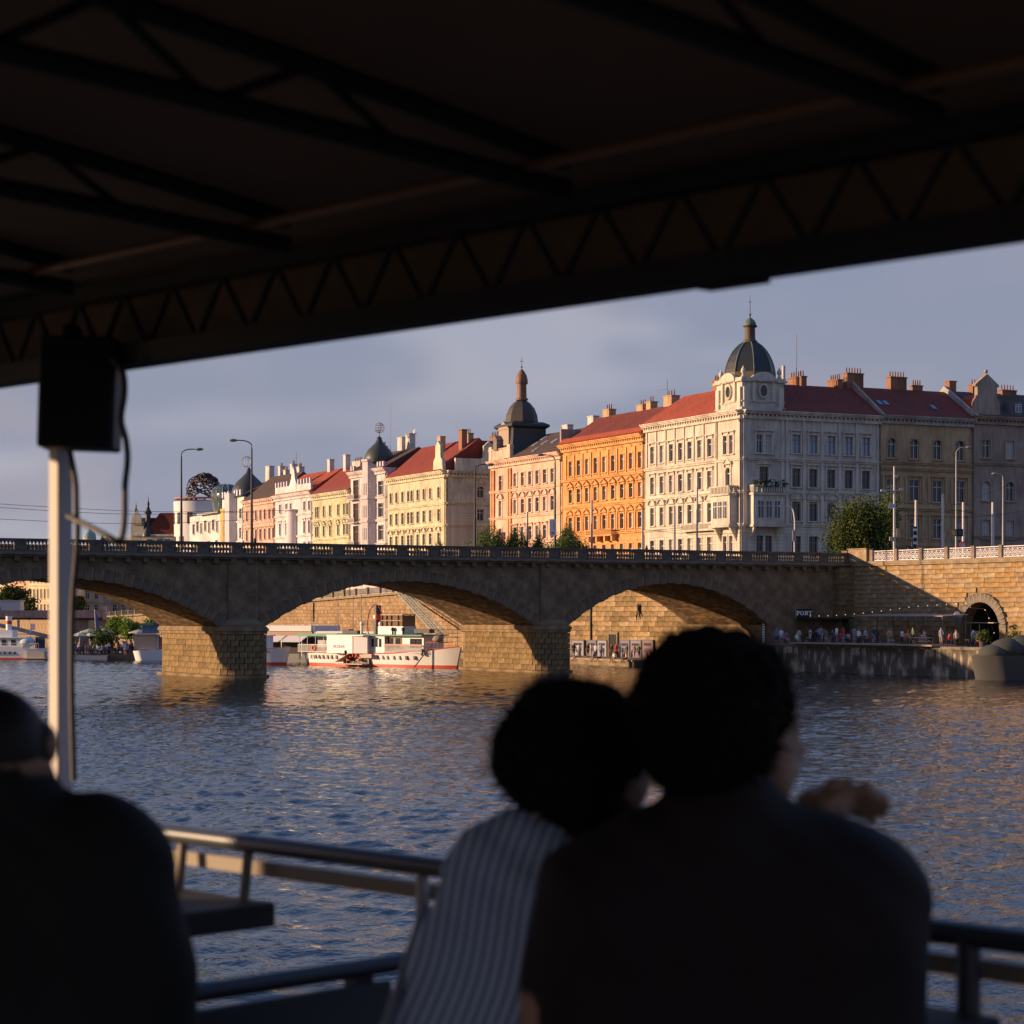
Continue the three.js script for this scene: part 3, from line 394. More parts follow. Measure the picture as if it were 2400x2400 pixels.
{ // orange house
  const t0 = tOf(1318), L = t0 - tOf(1512) - 0.05, H = 36.7, base = 8.5, b = house('orange_house', 'bright orange house with rows of pointed window hoods', t0), wall = plaster(0.74, 0.36, 0.125), trim = plaster(0.77, 0.39, 0.145);
  const xs = lit(t0, [1338, 1357, 1376.6, 1396.5, 1417, 1437.5, 1458.4, 1479.5, 1500.6]);
  body(b, L, H, 15, base, wall);
  facade(b, { o: V(0, 0, 0), ry: 0 }, { L, H, base, wall, trim, rust: [11, 19.5], dark: 0.35, strings: [30.2, 25.3, 20.3], bands: [[34.9, 35.5]], pil: xs.map(x => [30.5, 34.8, 0.45, x - 1.75]).concat(xs.map(x => [20.6, 24.6, 0.4, x - 1.7])), rows: [row(31.0, 33.7, 1.4, xs, { hood: 'none' }), row(26.2, 28.6, 1.4, xs, { hood: 'ped' }), row(21.0, 23.6, 1.4, xs, { hood: 'ped' }), row(15.2, 18.4, 1.5, xs)] });
  const rf = gable(b, 0, L, 15, H, 5.4, roofDark); mesh('eave_strip', bx(L, 1.3, 0.2, L / 2, H + 0.72, 0.25, 0, -0.85), roofRed, rf);
  chimney(rf, 3, H + 4.4, -8, 2.4, 2.2, 1.4, chimM, 3); chimney(rf, 15.5, H + 4.3, -8, 2.2, 2.0, 1.4, chimM, 3); chimney(rf, 18.6, H + 4.3, -8, 1.6, 2.3, 1.4, chimM, 2); chimney(rf, 25.5, H + 4.6, -8, 2.8, 2.4, 1.6, chimM, 3);
  mesh('aerial', [cy(0.05, 0.04, 5, 24, H + 5, -8, 5), bar(V(21, H + 8.4, -8), V(27, H + 8.2, -8), 0.03)], M(0.15, 0.14, 0.13), rf);
  const g = [bx(9.6, 0.3, 1.3, 16.2, 20.0, 0.65), bx(9.6, 0.16, 0.25, 16.2, 21.0, 1.2)]; for (let i = 0; i < 28; i++) g.push(bx(0.16, 0.75, 0.16, 11.6 + i * 0.34, 20.55, 1.2)); for (const x of [12, 15, 18, 20.6]) g.push(bx(0.5, 0.9, 1.1, x, 19.4, 0.55)); mesh('balcony', g, trim, b);
  for (const x of xs) mesh('rosette', new THREE.TorusGeometry(0.32, 0.1, 6, 12).translate(x, 35.2, 0.06), trim, b);
}
{ // pink corner house with a small lantern tower
  const t0 = tOf(1150), L = t0 - tOf(1318) - 0.05, H = 35.7, base = 8, b = house('pink_corner_house', 'pale pink house with slender dark lantern tower at its corner', t0), wall = plaster(0.78, 0.52, 0.38), trim = plaster(0.80, 0.55, 0.41), pilM = plaster(0.72, 0.36, 0.18);
  const xs = lit(t0, [1208.2, 1225.6, 1243, 1260, 1277.3, 1295.4, 1313]), x1 = lit(t0, [1173.4]);
  body(b, L, H, 15, base, wall);
  facade(b, { o: V(0, 0, 0), ry: 0 }, { L, H, base, wall, trim, rust: [11, 18.5], dark: 0.3, strings: [29.7, 24.6, 19.6], rows: [row(30.4, 32.9, 1.5, xs, { hood: 'none' }), row(25.3, 27.9, 1.5, xs, { hood: 'seg' }), row(20.2, 22.7, 1.5, xs, { hood: 'flat' }), row(15, 18, 1.5, xs), row(30.0, 32.8, 1.4, x1, { hood: 'none' }), row(25, 28, 1.5, x1, { hood: 'seg' }), row(20, 22.7, 1.4, x1)] });
  for (const x of [0.7, 1.7, 8.2, 9.2]) mesh('pilaster', bx(0.6, 13.6, 0.3, x, 27.2, 0.16), pilM, b);
  mesh('parapet', [bx(9.6, 2.2, 0.6, 4.8, H + 1.1, 0.1), bx(9.8, 0.25, 0.9, 4.8, H + 2.2, 0.1), bx(1.2, 2.8, 0.8, 0.8, H + 1.4, 0.1), bx(1.2, 2.8, 0.8, 8.9, H + 1.4, 0.1)], trim, b);
  mesh('oriel', [bx(3, 4, 1.3, 4.4, 19.2, 0.6), bx(3.4, 0.3, 1.6, 4.4, 21.2, 0.8), bx(3.2, 0.9, 0.2, 4.4, 21.8, 1.3)], trim, b);
  const rf = gable(b, 7, L, 15, H, 5.0, roofBrown);
  for (const [x, k] of [[12, 0.55], [16, 0.55], [20, 0.55], [24.4, 0.55], [11.5, 0.8], [17, 0.25]]) { const z = 0.9 - k * 8.4, m = mesh('skylight', bx(1.1, 0.08, 1.4), M(0.35, 0.42, 0.5, 0.1), rf); m.position.set(x, H + 0.1 + 5.0 * k, z); m.rotation.x = Math.atan2(5.0, 8.4); }
  mesh('parapet_wall', bx(0.5, 5.8, 15.4, L - 0.3, H + 1.2, -7.5, 0, 0, 0), plaster(0.4, 0.3, 0.24), rf).visible = true;
  chimney(rf, 18, H + 4.4, -7.5, 2.2, 1.6, 1.2, chimW, 0); chimney(rf, L - 2.2, H + 4.4, -7.5, 2.2, 2.4, 1.2, chimW, 0);
  const tx = 5.1, tz = -4.2, q = Math.PI / 4, tower = mesh('corner_tower', flat(lathe([[6.6, 0], [6.0, 1.0], [5.3, 2.6], [4.9, 4.6], [4.9, 6.0], [5.7, 6.4], [5.7, 6.8], [4.4, 7.3]], 4, q)).translate(tx, H + 0.05, tz), copperDark, b);
  const pd = mesh('tower_gable', [ext(poly([[-2.6, 0], [2.6, 0], [0, 1.6]]), 0.6), bx(4.4, 3.0, 0.5, 0, -1.5, 0.2)], M(0.4, 0.3, 0.22), tower); pd.position.set(tx, H + 5.9, tz + 3.4);
  const dm = mesh('dormer', [bx(1.6, 2.0, 1.6, 0, 1, 0), ext(poly([[-1, 0], [1, 0], [0, 0.9]]), 1.8, -0.9).translate(0, 2, 0)], M(0.2, 0.17, 0.15), tower); dm.position.set(tx - 1.5, H + 2, tz + 4.2);
  const y0 = H + 6.9; mesh('tower_dome', flat(lathe([[3.0, 0], [3.15, 0.8], [3.0, 2.0], [2.5, 3.3], [1.7, 4.3], [1.0, 4.8]], 8, Math.PI / 8)).translate(tx, y0 - 0.1, tz), M(0.06, 0.045, 0.036, 0.6), tower);
  mesh('tower_lantern', lathe([[1.2, 0], [1.25, 0.3], [0.95, 0.5], [0.9, 3.0], [1.2, 3.2], [1.15, 4.0], [0.95, 4.8], [0.5, 5.6], [0.1, 6.0]], 8, Math.PI / 8).translate(tx, y0 + 4.8, tz), M(0.22, 0.1, 0.05, 0.6), tower);
  mesh('cross', [cy(0.07, 0.05, 2.4, tx, y0 + 10.7, tz, 6), bx(0.7, 0.08, 0.08, tx, y0 + 12.3, tz, -frontYaw), new THREE.SphereGeometry(0.2, 8, 6).translate(tx, y0 + 11.2, tz)], M(0.1, 0.08, 0.06, 0.5), tower);
}
{ // cream house across the side street, its south side in shade
  const t0 = tOf(908), t1 = tOf(1046), L = t0 - t1, H = 35.4, base = 6, b = house('cream_house', 'cream corner house with arched top windows and stepped gables', t0), wall = plaster(0.72, 0.62, 0.42), trim = plaster(0.74, 0.65, 0.46);
  const xs = lit(t0, [916.7, 930, 944, 957.7, 965.6, 979.8, 994, 1009, 1028.7]);
  mesh('rear_walls', bx(L - 0.5, H - base, 24, L / 2 - 0.24, (H + base) / 2, -12.5), wall, b);
  facade(b, { o: V(0, 0, 0), ry: 0 }, { L, H, base, wall, trim, dark: 0.5, dent: 1.1, strings: [28.7, 24.2], rows: [row(30, 32.3, 1.25, xs, { arch: 1, hood: 'none' }), row(25.3, 27.7, 1.3, xs), row(20.6, 22.9, 1.3, xs, { hood: 'seg' }), row(15, 18, 1.3, xs)] });
  facade(b, { o: V(L, 0, 0), ry: Math.PI / 2 }, { L: 24, H, base, wall, trim, dark: 0.6, strings: [28.7, 24.2], rust: [12, 28], rows: [row(30, 32.4, 1.5, [7.6, 20], { arch: 1, hood: 'ped' }), row(25.3, 27.7, 1.5, [7.6, 20]), row(20.5, 23, 1.5, [7.6, 20], { hood: 'seg' })] });
  const rf = gable(b, 0, L - 1.5, 16, H, 7, roofDeep), gp = [[-2.4, 0], [2.4, 0], [2.2, 2.2], [1.3, 2.9], [1.2, 5.2], [0, 6.2], [-1.2, 5.2], [-1.3, 2.9], [-2.2, 2.2]];
  const g1 = mesh('gable_front', ext(poly(gp), 0.7), trim, b); g1.position.set(L - 3.4, H, -0.3); const g2 = mesh('gable_front', [ext(poly(gp), 0.7), bx(19, 2.6, 0.6, 2, 1.3, 0.3)], trim, b); g2.rotation.y = Math.PI / 2; g2.position.set(L - 0.5, H, -9.5);
  const rd = mesh('roof', ext(poly([[-0.5, 0], [16, 0], [8, 7]]), 14).translate(L - 16, H + 0.02, -24.5), roofBrown, b);
  chimney(rf, 17.5, H + 4.6, -5, 1.6, 3.4, 1.2, chimM, 0); chimney(rf, 26, H + 4.5, -7.5, 1.8, 3.6, 1.2, chimM, 2); chimney(rd, L - 4, H + 3.5, -5.5, 1.6, 5.2, 1.2, brickM, 0); chimney(rd, L - 8, H + 5, -15, 5, 3, 1, brickM, 6); chimney(rd, L - 8, H + 5, -22, 6, 3, 1, brickM, 6);
}
{ // narrow white house with loggias, bay and onion dome
  const t0 = tOf(822), L = t0 - tOf(908) - 0.05, H = 38, base = 6, b = house('balcony_house', 'pale pinkish house with stacked loggias, bay window and dark onion dome', t0), wall = plaster(0.74, 0.64, 0.62), trim = plaster(0.76, 0.67, 0.65);
  const x = lit(t0, [855, 893]), xl = lit(t0, [835]);
  body(b, L, H, 15, base, wall);
  facade(b, { o: V(0, 0, 0), ry: 0 }, { L, H, base, wall, trim, strings: [31.6, 26.6, 21.5], cornice: true, rows: [row(32.2, 35.2, 3.0, [x[1]], {}), row(27.4, 30.4, 3.0, [x[1]]), row(22.4, 25.6, 3.0, [x[1]]), row(17, 20, 3, [x[1]]), row(32.2, 35.2, 1.6, [x[0] - 0.6]), row(27.4, 30.4, 1.6, [x[0] - 0.6]), row(22.4, 25.6, 1.6, [x[0] - 0.6]), row(32.0, 36.2, 3.4, xl, { glass: M(0.03, 0.025, 0.02), frame: frameB }), row(26.8, 31, 3.4, xl, { glass: M(0.03, 0.025, 0.02), frame: frameB }), row(21.6, 26, 3.4, xl, { glass: M(0.03, 0.025, 0.02), frame: frameB })] });  // loggias are open; dark sheets in their openings stand for the shade inside
  const bxx = lit(t0, [873])[0], bay = mesh('bay', [cy(2.2, 2.2, 20, bxx, 20, 0.2, 8), cy(2.5, 2.4, 0.4, bxx, 31.4, 0.2, 8), cy(2.5, 2.4, 0.4, bxx, 26.4, 0.2, 8), cy(2.5, 2.5, 0.5, bxx, 39.6, 0.2, 8)].map(flat), wall, b);
  for (const y of [32.3, 27.4, 22.5]) for (const a of [-0.785, 0, 0.785]) { const f = mesh('bay_window', frameGeo(1.1, 2.6), frameW, bay); f.position.set(bxx + Math.sin(a) * 2.07, y + 1.3, 0.2 + Math.cos(a) * 2.07); f.rotation.y = a; const p = mesh('pane', paneGeo(1.1, 2.6), glassB, bay); p.position.set(bxx + Math.sin(a) * 2.045, y + 1.3, 0.2 + Math.cos(a) * 2.045); p.rotation.y = a; }
  for (const y of [31.8, 26.6, 21.4]) { const g = [bx(4, 0.2, 1.4, xl[0], y, 0.7), bx(4, 0.1, 0.1, xl[0], y + 1.1, 1.35)]; for (let i = 0; i < 16; i++) g.push(bx(0.07, 1.0, 0.07, xl[0] - 1.9 + i * 0.25, y + 0.6, 1.35)); mesh('balcony', g, trim, b); }
  const rf = gable(b, 0, L, 15, H, 4.6, roofBrown), dz = -1.6, dome = mesh('onion_dome', lathe([[3.0, 0], [3.3, 1.0], [3.2, 2.0], [2.6, 3.2], [1.6, 4.2], [0.9, 4.9], [0.6, 5.6], [0.5, 6.1], [0, 6.4]], 20).translate(bxx, H + 1.0, dz), M(0.05, 0.055, 0.045, 0.5), b);
  const gl = []; for (let i = 0; i < 5; i++) gl.push(new THREE.TorusGeometry(1.1, 0.05, 5, 20).rotateY(i * Math.PI / 5)); for (const a of [-0.5, 0, 0.5]) gl.push(new THREE.TorusGeometry(1.1 * Math.cos(a), 0.05, 5, 20).rotateX(Math.PI / 2).translate(0, 1.1 * Math.sin(a), 0)); const globe = mesh('wire_globe', gl, M(0.35, 0.36, 0.4, 0.4), dome); globe.position.set(bxx, H + 9.2, dz);
  mesh('globe_mast', cy(0.08, 0.08, 1.4, bxx, H + 7.2, dz, 6), M(0.1, 0.1, 0.1), dome);
  for (const v of [0.8, 2.2, 15, 16.5, 18, 19.6]) mesh('pinnacle', bx(0.6, 1.5, 0.5, v, H + 0.7, 0), trim, b);
  chimney(rf, 11, H + 4, -8, 2.6, 3.4, 1.4, chimW, 0); chimney(rf, 15.5, H + 4, -8, 2.2, 3.9, 1.4, chimW, 0); chimney(rf, 2, H + 3, -7, 3, 3, 1, brickM, 6); mesh('mast', cy(0.06, 0.04, 12, 4, H + 4, -8, 5), M(0.5, 0.5, 0.5), rf);
  const sd = mesh('satellite_dish', [new THREE.SphereGeometry(0.8, 12, 6, 0, 6.3, 0, 0.8).rotateX(1.2), cy(0.06, 0.06, 2.5, 0, -2.6, 0, 6)], M(0.5, 0.5, 0.52), rf); sd.position.set(19, H + 8, -8);
}
{ // yellow green house
  const t0 = tOf(733), L = t0 - tOf(822) - 0.05, H = 34.2, base = 6, b = house('pale_yellow_house', 'pale yellow green house with red roof between two white houses', t0), wall = plaster(0.66, 0.60, 0.38), trim = plaster(0.70, 0.65, 0.46), xs = lit(t0, [739.4, 745.6, 759.3, 774, 793, 807, 814.5]).map((v, i) => i === 0 ? v + 0.4 : v);
  body(b, L, H, 15, base, wall);
  facade(b, { o: V(0, 0, 0), ry: 0 }, { L, H, base, wall, trim, dent: 1.2, strings: [28.0, 23.5], rows: [row(28.8, 31.3, 1.2, xs), row(24.3, 26.7, 1.2, xs, { hood: 'ped' }), row(19.5, 22, 1.2, xs)] });
  const rf = gable(b, 0, L, 15, H, 6.4, roofDeep); mesh('snow_guard', bx(L, 0.3, 0.2, L / 2, H + 0.7, 0), roofSlate, rf);
  chimney(rf, 4, H + 5.4, -7, 1.6, 4, 1.2, chimW, 0); chimney(rf, 9, H + 5.6, -8, 5, 2, 1.2, chimW, 5); chimney(rf, 16, H + 5.6, -8, 3, 2.2, 1.2, chimW, 4);
}
{ // ornate white house with pinnacled gable
  const t0 = tOf(645), L = t0 - tOf(733) - 0.05, H = 35.2, base = 6, b = house('white_gabled_house', 'white ornate house with pinnacled centre gable and round bay', t0), wall = plaster(0.78, 0.70, 0.70), trim = plaster(0.80, 0.73, 0.73), xs = lit(t0, [656.8, 671.6, 681.8, 713.7, 725]);
  body(b, L, H, 15, base, wall);
  facade(b, { o: V(0, 0, 0), ry: 0 }, { L, H, base, wall, trim, strings: [30.0, 24.8], rows: [row(30.9, 33, 1.3, xs), row(25.5, 28.4, 1.3, xs, { hood: 'flat' }), row(20.5, 23.5, 1.3, xs, { arch: 1 })] });
  mesh('bay', [cy(1.8, 1.8, 9, 14, 22, 0.2, 14), cy(2.1, 2.0, 0.4, 14, 31, 0.2, 14)], wall, b);
  const m = mesh('gable_front', [ext(poly([[-2.6, 0], [2.6, 0], [2.6, 2.2], [1.3, 3.6], [0.9, 5.4], [0, 6.6], [-0.9, 5.4], [-1.3, 3.6], [-2.6, 2.2]]), 0.7).translate(13.6, H, -0.4), bx(L - 1.4, 2.0, 0.5, L / 2, H + 1, 0)].concat(Array.from({ length: 13 }, (_, i) => bx(0.55, 1.7, 0.5, 1 + i * 2.0, H + 2.4, 0.02)).filter((_, i) => i < 5 || i > 7)), trim, b);
  const rf = gable(b, 0, L, 15, H, 5.6, roofRed); chimney(rf, 20, H + 5, -7, 1.6, 3, 1.2, chimW, 0);
}
{ // salmon house
  const t0 = tOf(572), L = t0 - tOf(645) - 0.05, H = 35.0, base = 6, b = house('salmon_house', 'salmon pink house with arched upper windows and brown roof', t0), wall = plaster(0.76, 0.47, 0.37), trim = plaster(0.8, 0.56, 0.46), xs = lit(t0, [592, 600.5, 610.8, 621, 631.7, 641]).concat([2.5]);
  body(b, L, H, 15, base, wall);
  facade(b, { o: V(0, 0, 0), ry: 0 }, { L, H, base, wall, trim, dent: 1.4, strings: [29.2, 28.2], rows: [row(29.9, 32.5, 1.4, xs, { arch: 1 }), row(24.9, 27.6, 1.4, xs, { hood: 'flat' }), row(20, 23, 1.4, xs)] });
  const rf = gable(b, 0, L, 15, H, 6.6, roofBrown); for (const x of [5, 9, 14]) chimney(rf, x, H + 5.2, -8.4, 1.6, 2.6 + (x % 3) * 0.6, 1.4, chimW, 2); chimney(rf, 19, H + 5.2, -8.4, 2, 2.8, 1.4, chimW, 3);
  mesh('aerial', cy(0.06, 0.05, 6, 17, H + 6, -8, 5), M(0.2, 0.2, 0.2), rf);
}
{ // white house with broad dark dome
  const t0 = tOf(521), L = t0 - tOf(572) - 0.05, H = 36.5, base = 6, b = house('white_dome_house', 'white house with broad dark dome and wire globe on top', t0), wall = plaster(0.80, 0.75, 0.72), trim = plaster(0.8, 0.76, 0.73), xs = lit(t0, [533.8, 548.6, 564.5]);
  body(b, L, H, 15, base, wall);
  facade(b, { o: V(0, 0, 0), ry: 0 }, { L, H, base, wall, trim, cornice: false, strings: [30, 24.8], rows: [row(30.9, 33.4, 2.2, xs), row(25.8, 28.5, 2.2, xs), row(20.5, 23.5, 2.2, xs)] });
  mesh('bay', flat(cy(2.4, 2.4, 19.5, lit(t0, [548.6])[0], 18, 0.2, 8)), wall, b); for (const x of [1, 3, 5.5, 11, 13, 15.5]) mesh('pinnacle', bx(0.9, 1.8, 0.6, x, H + 0.9, 0), trim, b);
  mesh('yellow_loggia', bx(3.0, 24, 0.6, 1.6, 22, 0.3), plaster(0.6, 0.42, 0.16), b);
  const dome = mesh('dome', lathe([[4.4, 0], [4.6, 1.0], [4.3, 2.4], [3.3, 4.0], [1.8, 5.4], [0.7, 6.6], [0.4, 7.6], [0, 8]], 22).translate(9.4, H + 0.1, -4.2), M(0.04, 0.042, 0.04, 0.5), b);
  const gl = []; for (let i = 0; i < 5; i++) gl.push(new THREE.TorusGeometry(1.4, 0.07, 5, 20).rotateY(i * Math.PI / 5)); const gb = mesh('wire_globe', gl, M(0.4, 0.42, 0.46, 0.4), dome); gb.position.set(7.5, H + 9.6, -4.2);
  const rf = gable(b, 0, L, 15, H, 4, roofSlate); chimney(rf, 15, H + 3, -8, 3, 5, 1.4, chimW, 0);
}
{ // white curving modern house: round tower with wire tangle, wavy front with staggered windows, glass tower
  const t0 = tOf(412), L = t0 - tOf(521) - 0.05, H = 33, base = 6, b = house('curved_white_house', 'white modern house with round tower, staggered windows and glass tower', t0), wall = plaster(0.82, 0.77, 0.73);
  const R = 7.6, tx = R, tw = mesh('round_tower', [cy(R - 0.6, R, 31.5, tx, base, -5, 40)], wall, b); mesh('terrace_rail', new THREE.TorusGeometry(R - 0.2, 0.25, 6, 40).rotateX(Math.PI / 2).translate(tx, base + 32.4, -5), M(0.5, 0.24, 0.2), tw);
  body(b, L, H, 15, base, wall);
  const up = [], lo = []; facade(b, { o: V(0, 0, 0), ry: 0 }, { L, H, base, wall, cornice: false, rows: [...Array(7)].flatMap((_, i) => [row(28.4 + (i % 2) * 0.6 - 0.3, 31.2 + (i % 2) * 0.6 - 0.3, 1.9, [17 + i * 3.5]), row(22.2 + ((i + 1) % 2) * 0.9, 25 + ((i + 1) % 2) * 0.9, 1.9, [16.4 + i * 3.5])]) });
  for (const [y, n, off] of [[31.4, 5, 0], [24.8, 5, 0.1], [19.5, 5, 0.05]]) for (let i = 0; i < n; i++) { const a = -1.15 + i * 0.5 + off, rr0 = R - 0.6 + (y + 1.4 - base) / 31.5 * 0.6, f = mesh('window', frameGeo(1.6, 3.2), frameB, tw); f.position.set(tx + Math.sin(a) * (rr0 + 0.05), y + 1.4, -5 + Math.cos(a) * (rr0 + 0.05)); f.rotation.y = a; const p = mesh('pane', paneGeo(1.6, 3.2), glassA, tw); p.position.set(tx + Math.sin(a) * (rr0 + 0.02), y + 1.4, -5 + Math.cos(a) * (rr0 + 0.02)); p.rotation.y = a; }
  const tang = [], tr = mulberry(5); for (let i = 0; i < 95; i++) { const p = []; let a = tr() * 6.28, e = tr() * 1.4; for (let k = 0; k < 4; k++) { p.push(V(Math.cos(a) * Math.cos(e) * 4.6, Math.sin(e) * 5.2, Math.sin(a) * Math.cos(e) * 4.6).multiplyScalar(0.85 + tr() * 0.35)); a += (tr() - 0.3) * 1.6; e += (tr() - 0.45) * 0.9; } tang.push(tube(p, 0.17, 10, 5)); }
  const md = mesh('wire_tangle', tang, M(0.1, 0.075, 0.065, 0.5, { metalness: 0.3 }), tw); md.position.set(tx + 3.2, base + 33.4, -5);
  const gl = mesh('glass_tower', lathe([[3.2, 0], [3.0, 3], [3.3, 5.5], [3.6, 7.5], [3.1, 9.4], [1.4, 10.4], [0, 10.6]], 14).scale(1.5, 1, 1).translate(L - 7, H - 2.5, -3.2), new THREE.MeshPhysicalMaterial({ color: C(0.06, 0.09, 0.09), roughness: 0.12, ior: 1.6 }), b);
  const mul = []; for (let i = 0; i < 14; i++) { const a = i / 14 * 6.283; mul.push(tube([[3.2, 0], [3.0, 3], [3.3, 5.5], [3.6, 7.5], [3.1, 9.4], [1.4, 10.4]].map(p => V(Math.sin(a) * p[0] * 1.5 + L - 7, p[1] + H - 2.5, Math.cos(a) * p[0] - 3.2)), 0.09, 10, 4)); } mesh('mullions', mul, M(0.2, 0.22, 0.22, 0.4), gl);
  const rf = gable(b, L - 16, L, 13, H, 3, roofSlate); mesh('terrace', bx(18, 0.5, 2.4, L - 9, H + 0.2, 0.2), M(0.35, 0.36, 0.36), b);
}
// ---- fronts in the shade facing the square, right of the domed house
{
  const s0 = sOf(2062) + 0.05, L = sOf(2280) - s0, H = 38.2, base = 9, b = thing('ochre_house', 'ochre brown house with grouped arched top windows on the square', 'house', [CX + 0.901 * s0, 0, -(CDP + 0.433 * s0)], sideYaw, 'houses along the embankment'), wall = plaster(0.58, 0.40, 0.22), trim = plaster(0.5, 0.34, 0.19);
  const xs = [2090, 2143, 2197, 2250].map(p => sOf(p) - s0);
  body(b, L, H, 15, base, wall);
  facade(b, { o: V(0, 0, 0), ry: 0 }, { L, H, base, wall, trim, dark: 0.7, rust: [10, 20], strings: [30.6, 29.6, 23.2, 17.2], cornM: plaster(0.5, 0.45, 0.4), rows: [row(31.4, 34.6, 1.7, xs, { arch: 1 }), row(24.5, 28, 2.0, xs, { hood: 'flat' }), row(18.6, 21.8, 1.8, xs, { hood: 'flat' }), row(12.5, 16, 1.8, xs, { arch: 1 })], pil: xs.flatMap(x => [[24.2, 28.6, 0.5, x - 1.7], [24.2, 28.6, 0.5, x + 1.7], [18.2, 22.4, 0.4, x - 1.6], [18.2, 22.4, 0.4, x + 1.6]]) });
  mesh('shop_fascia', [bx(L - 1, 0.5, 0.6, L / 2, 12.9, 0.4), bx(L - 1, 2.2, 0.2, L / 2, 11.2, 0.3)], M(0.42, 0.42, 0.44, 0.6), b);
  const rf = gable(b, 0, L, 15, H, 5.2, roofDark); mesh('fire_wall', ext(poly([[-1.3, 0], [16, 0], [7.5, 6.1]]), 0.5).rotateY(Math.PI / 2).translate(-0.3, H, 0), plaster(0.5, 0.36, 0.28), rf);
  for (const [x, k] of [[1.8, 0.42], [3, 0.42], [12, 0.35]]) { const m = mesh('skylight', bx(0.8, 0.08, 1.4), new THREE.MeshPhysicalMaterial({ color: C(0.1, 0.2, 0.26), roughness: 0.05, ior: 1.8 }), rf); m.position.set(x, H + 0.14 + 5.2 * k, 0.9 - k * 8.4); m.rotation.x = Math.atan2(5.2, 8.4); }
  chimney(rf, 0.4, H + 4, -8, 3.2, 3.4, 1.2, brickM, 6); chimney(rf, 9, H + 4, -8, 3.2, 3.2, 1.2, brickM, 6); chimney(rf, 13, H + 4, -8, 1.8, 2.0, 1, brickM, 4);
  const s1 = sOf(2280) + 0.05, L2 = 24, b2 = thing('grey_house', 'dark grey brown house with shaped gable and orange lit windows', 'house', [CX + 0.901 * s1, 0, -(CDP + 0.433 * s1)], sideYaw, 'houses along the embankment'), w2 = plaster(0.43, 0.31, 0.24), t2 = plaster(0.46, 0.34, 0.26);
  const x2 = [2311, 2367].map(p => sOf(p) - s1).concat([12.4, 17, 21]), warm = M(0.5, 0.3, 0.16, 0.3);
  body(b2, L2, H + 0.6, 15, base, w2);
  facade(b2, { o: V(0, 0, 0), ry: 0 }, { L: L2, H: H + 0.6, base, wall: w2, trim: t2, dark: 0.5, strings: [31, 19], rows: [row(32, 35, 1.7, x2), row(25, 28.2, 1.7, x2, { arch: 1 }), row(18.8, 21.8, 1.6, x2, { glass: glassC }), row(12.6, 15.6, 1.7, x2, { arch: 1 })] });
  const rf2 = gable(b2, 0, L2, 15, H + 0.6, 4.8, roofBrown); mesh('fire_wall', ext(poly([[-1.3, 0], [16, 0], [7.5, 5.6]]), 0.5).rotateY(Math.PI / 2).translate(-0.2, H + 0.6, 0), plaster(0.5, 0.45, 0.42), rf2);
  mesh('gable_front', [ext(poly([[-2.6, 0], [2.6, 0], [2.6, 2.2], [2.0, 3.2], [2.0, 4.8], [2.4, 4.9], [2.4, 5.2], [0, 7.0], [-2.4, 5.2], [-2.4, 4.9], [-2.0, 4.8], [-2.0, 3.2], [-2.6, 2.2]]), 0.8).translate(2.6, H + 0.6, -0.4), new THREE.SphereGeometry(0.35, 10, 8).translate(2.6, H + 8, 0)], t2, b2);
  mesh('dormer_roof', ext(poly([[-2.2, 0], [2.2, 0], [1.6, 2.2], [0, 3.0], [-1.6, 2.2]]), 5, -5.2).translate(2.6, H + 1.4, -0.2), roofRed, rf2);
  const dm = mesh('dormer', [cy(1.5, 1.5, 2.4, 0, 0, 0, 18).rotateX(0)], M(0.12, 0.11, 0.11, 0.5), rf2); dm.position.set(9, H + 0.9, -1.2); const dwf = mesh('dormer_window', frameGeo(1.3, 1.4), frameW, rf2); dwf.position.set(9, H + 2.2, 0.36); const dpn = mesh('dormer_pane', paneGeo(1.3, 1.4), new THREE.MeshPhysicalMaterial({ color: C(0.14, 0.2, 0.25), roughness: 0.06 }), rf2); dpn.position.set(9, H + 2.2, 0.32);
  chimney(rf2, 1.2, H + 5, -7.5, 1.4, 2, 1.2, brickM, 0); chimney(rf2, 7, H + 4.6, -7.5, 3.4, 2, 1.2, brickM, 6); chimney(rf2, 13, H + 4, -7.5, 3, 2, 1.2, brickM, 5);
}

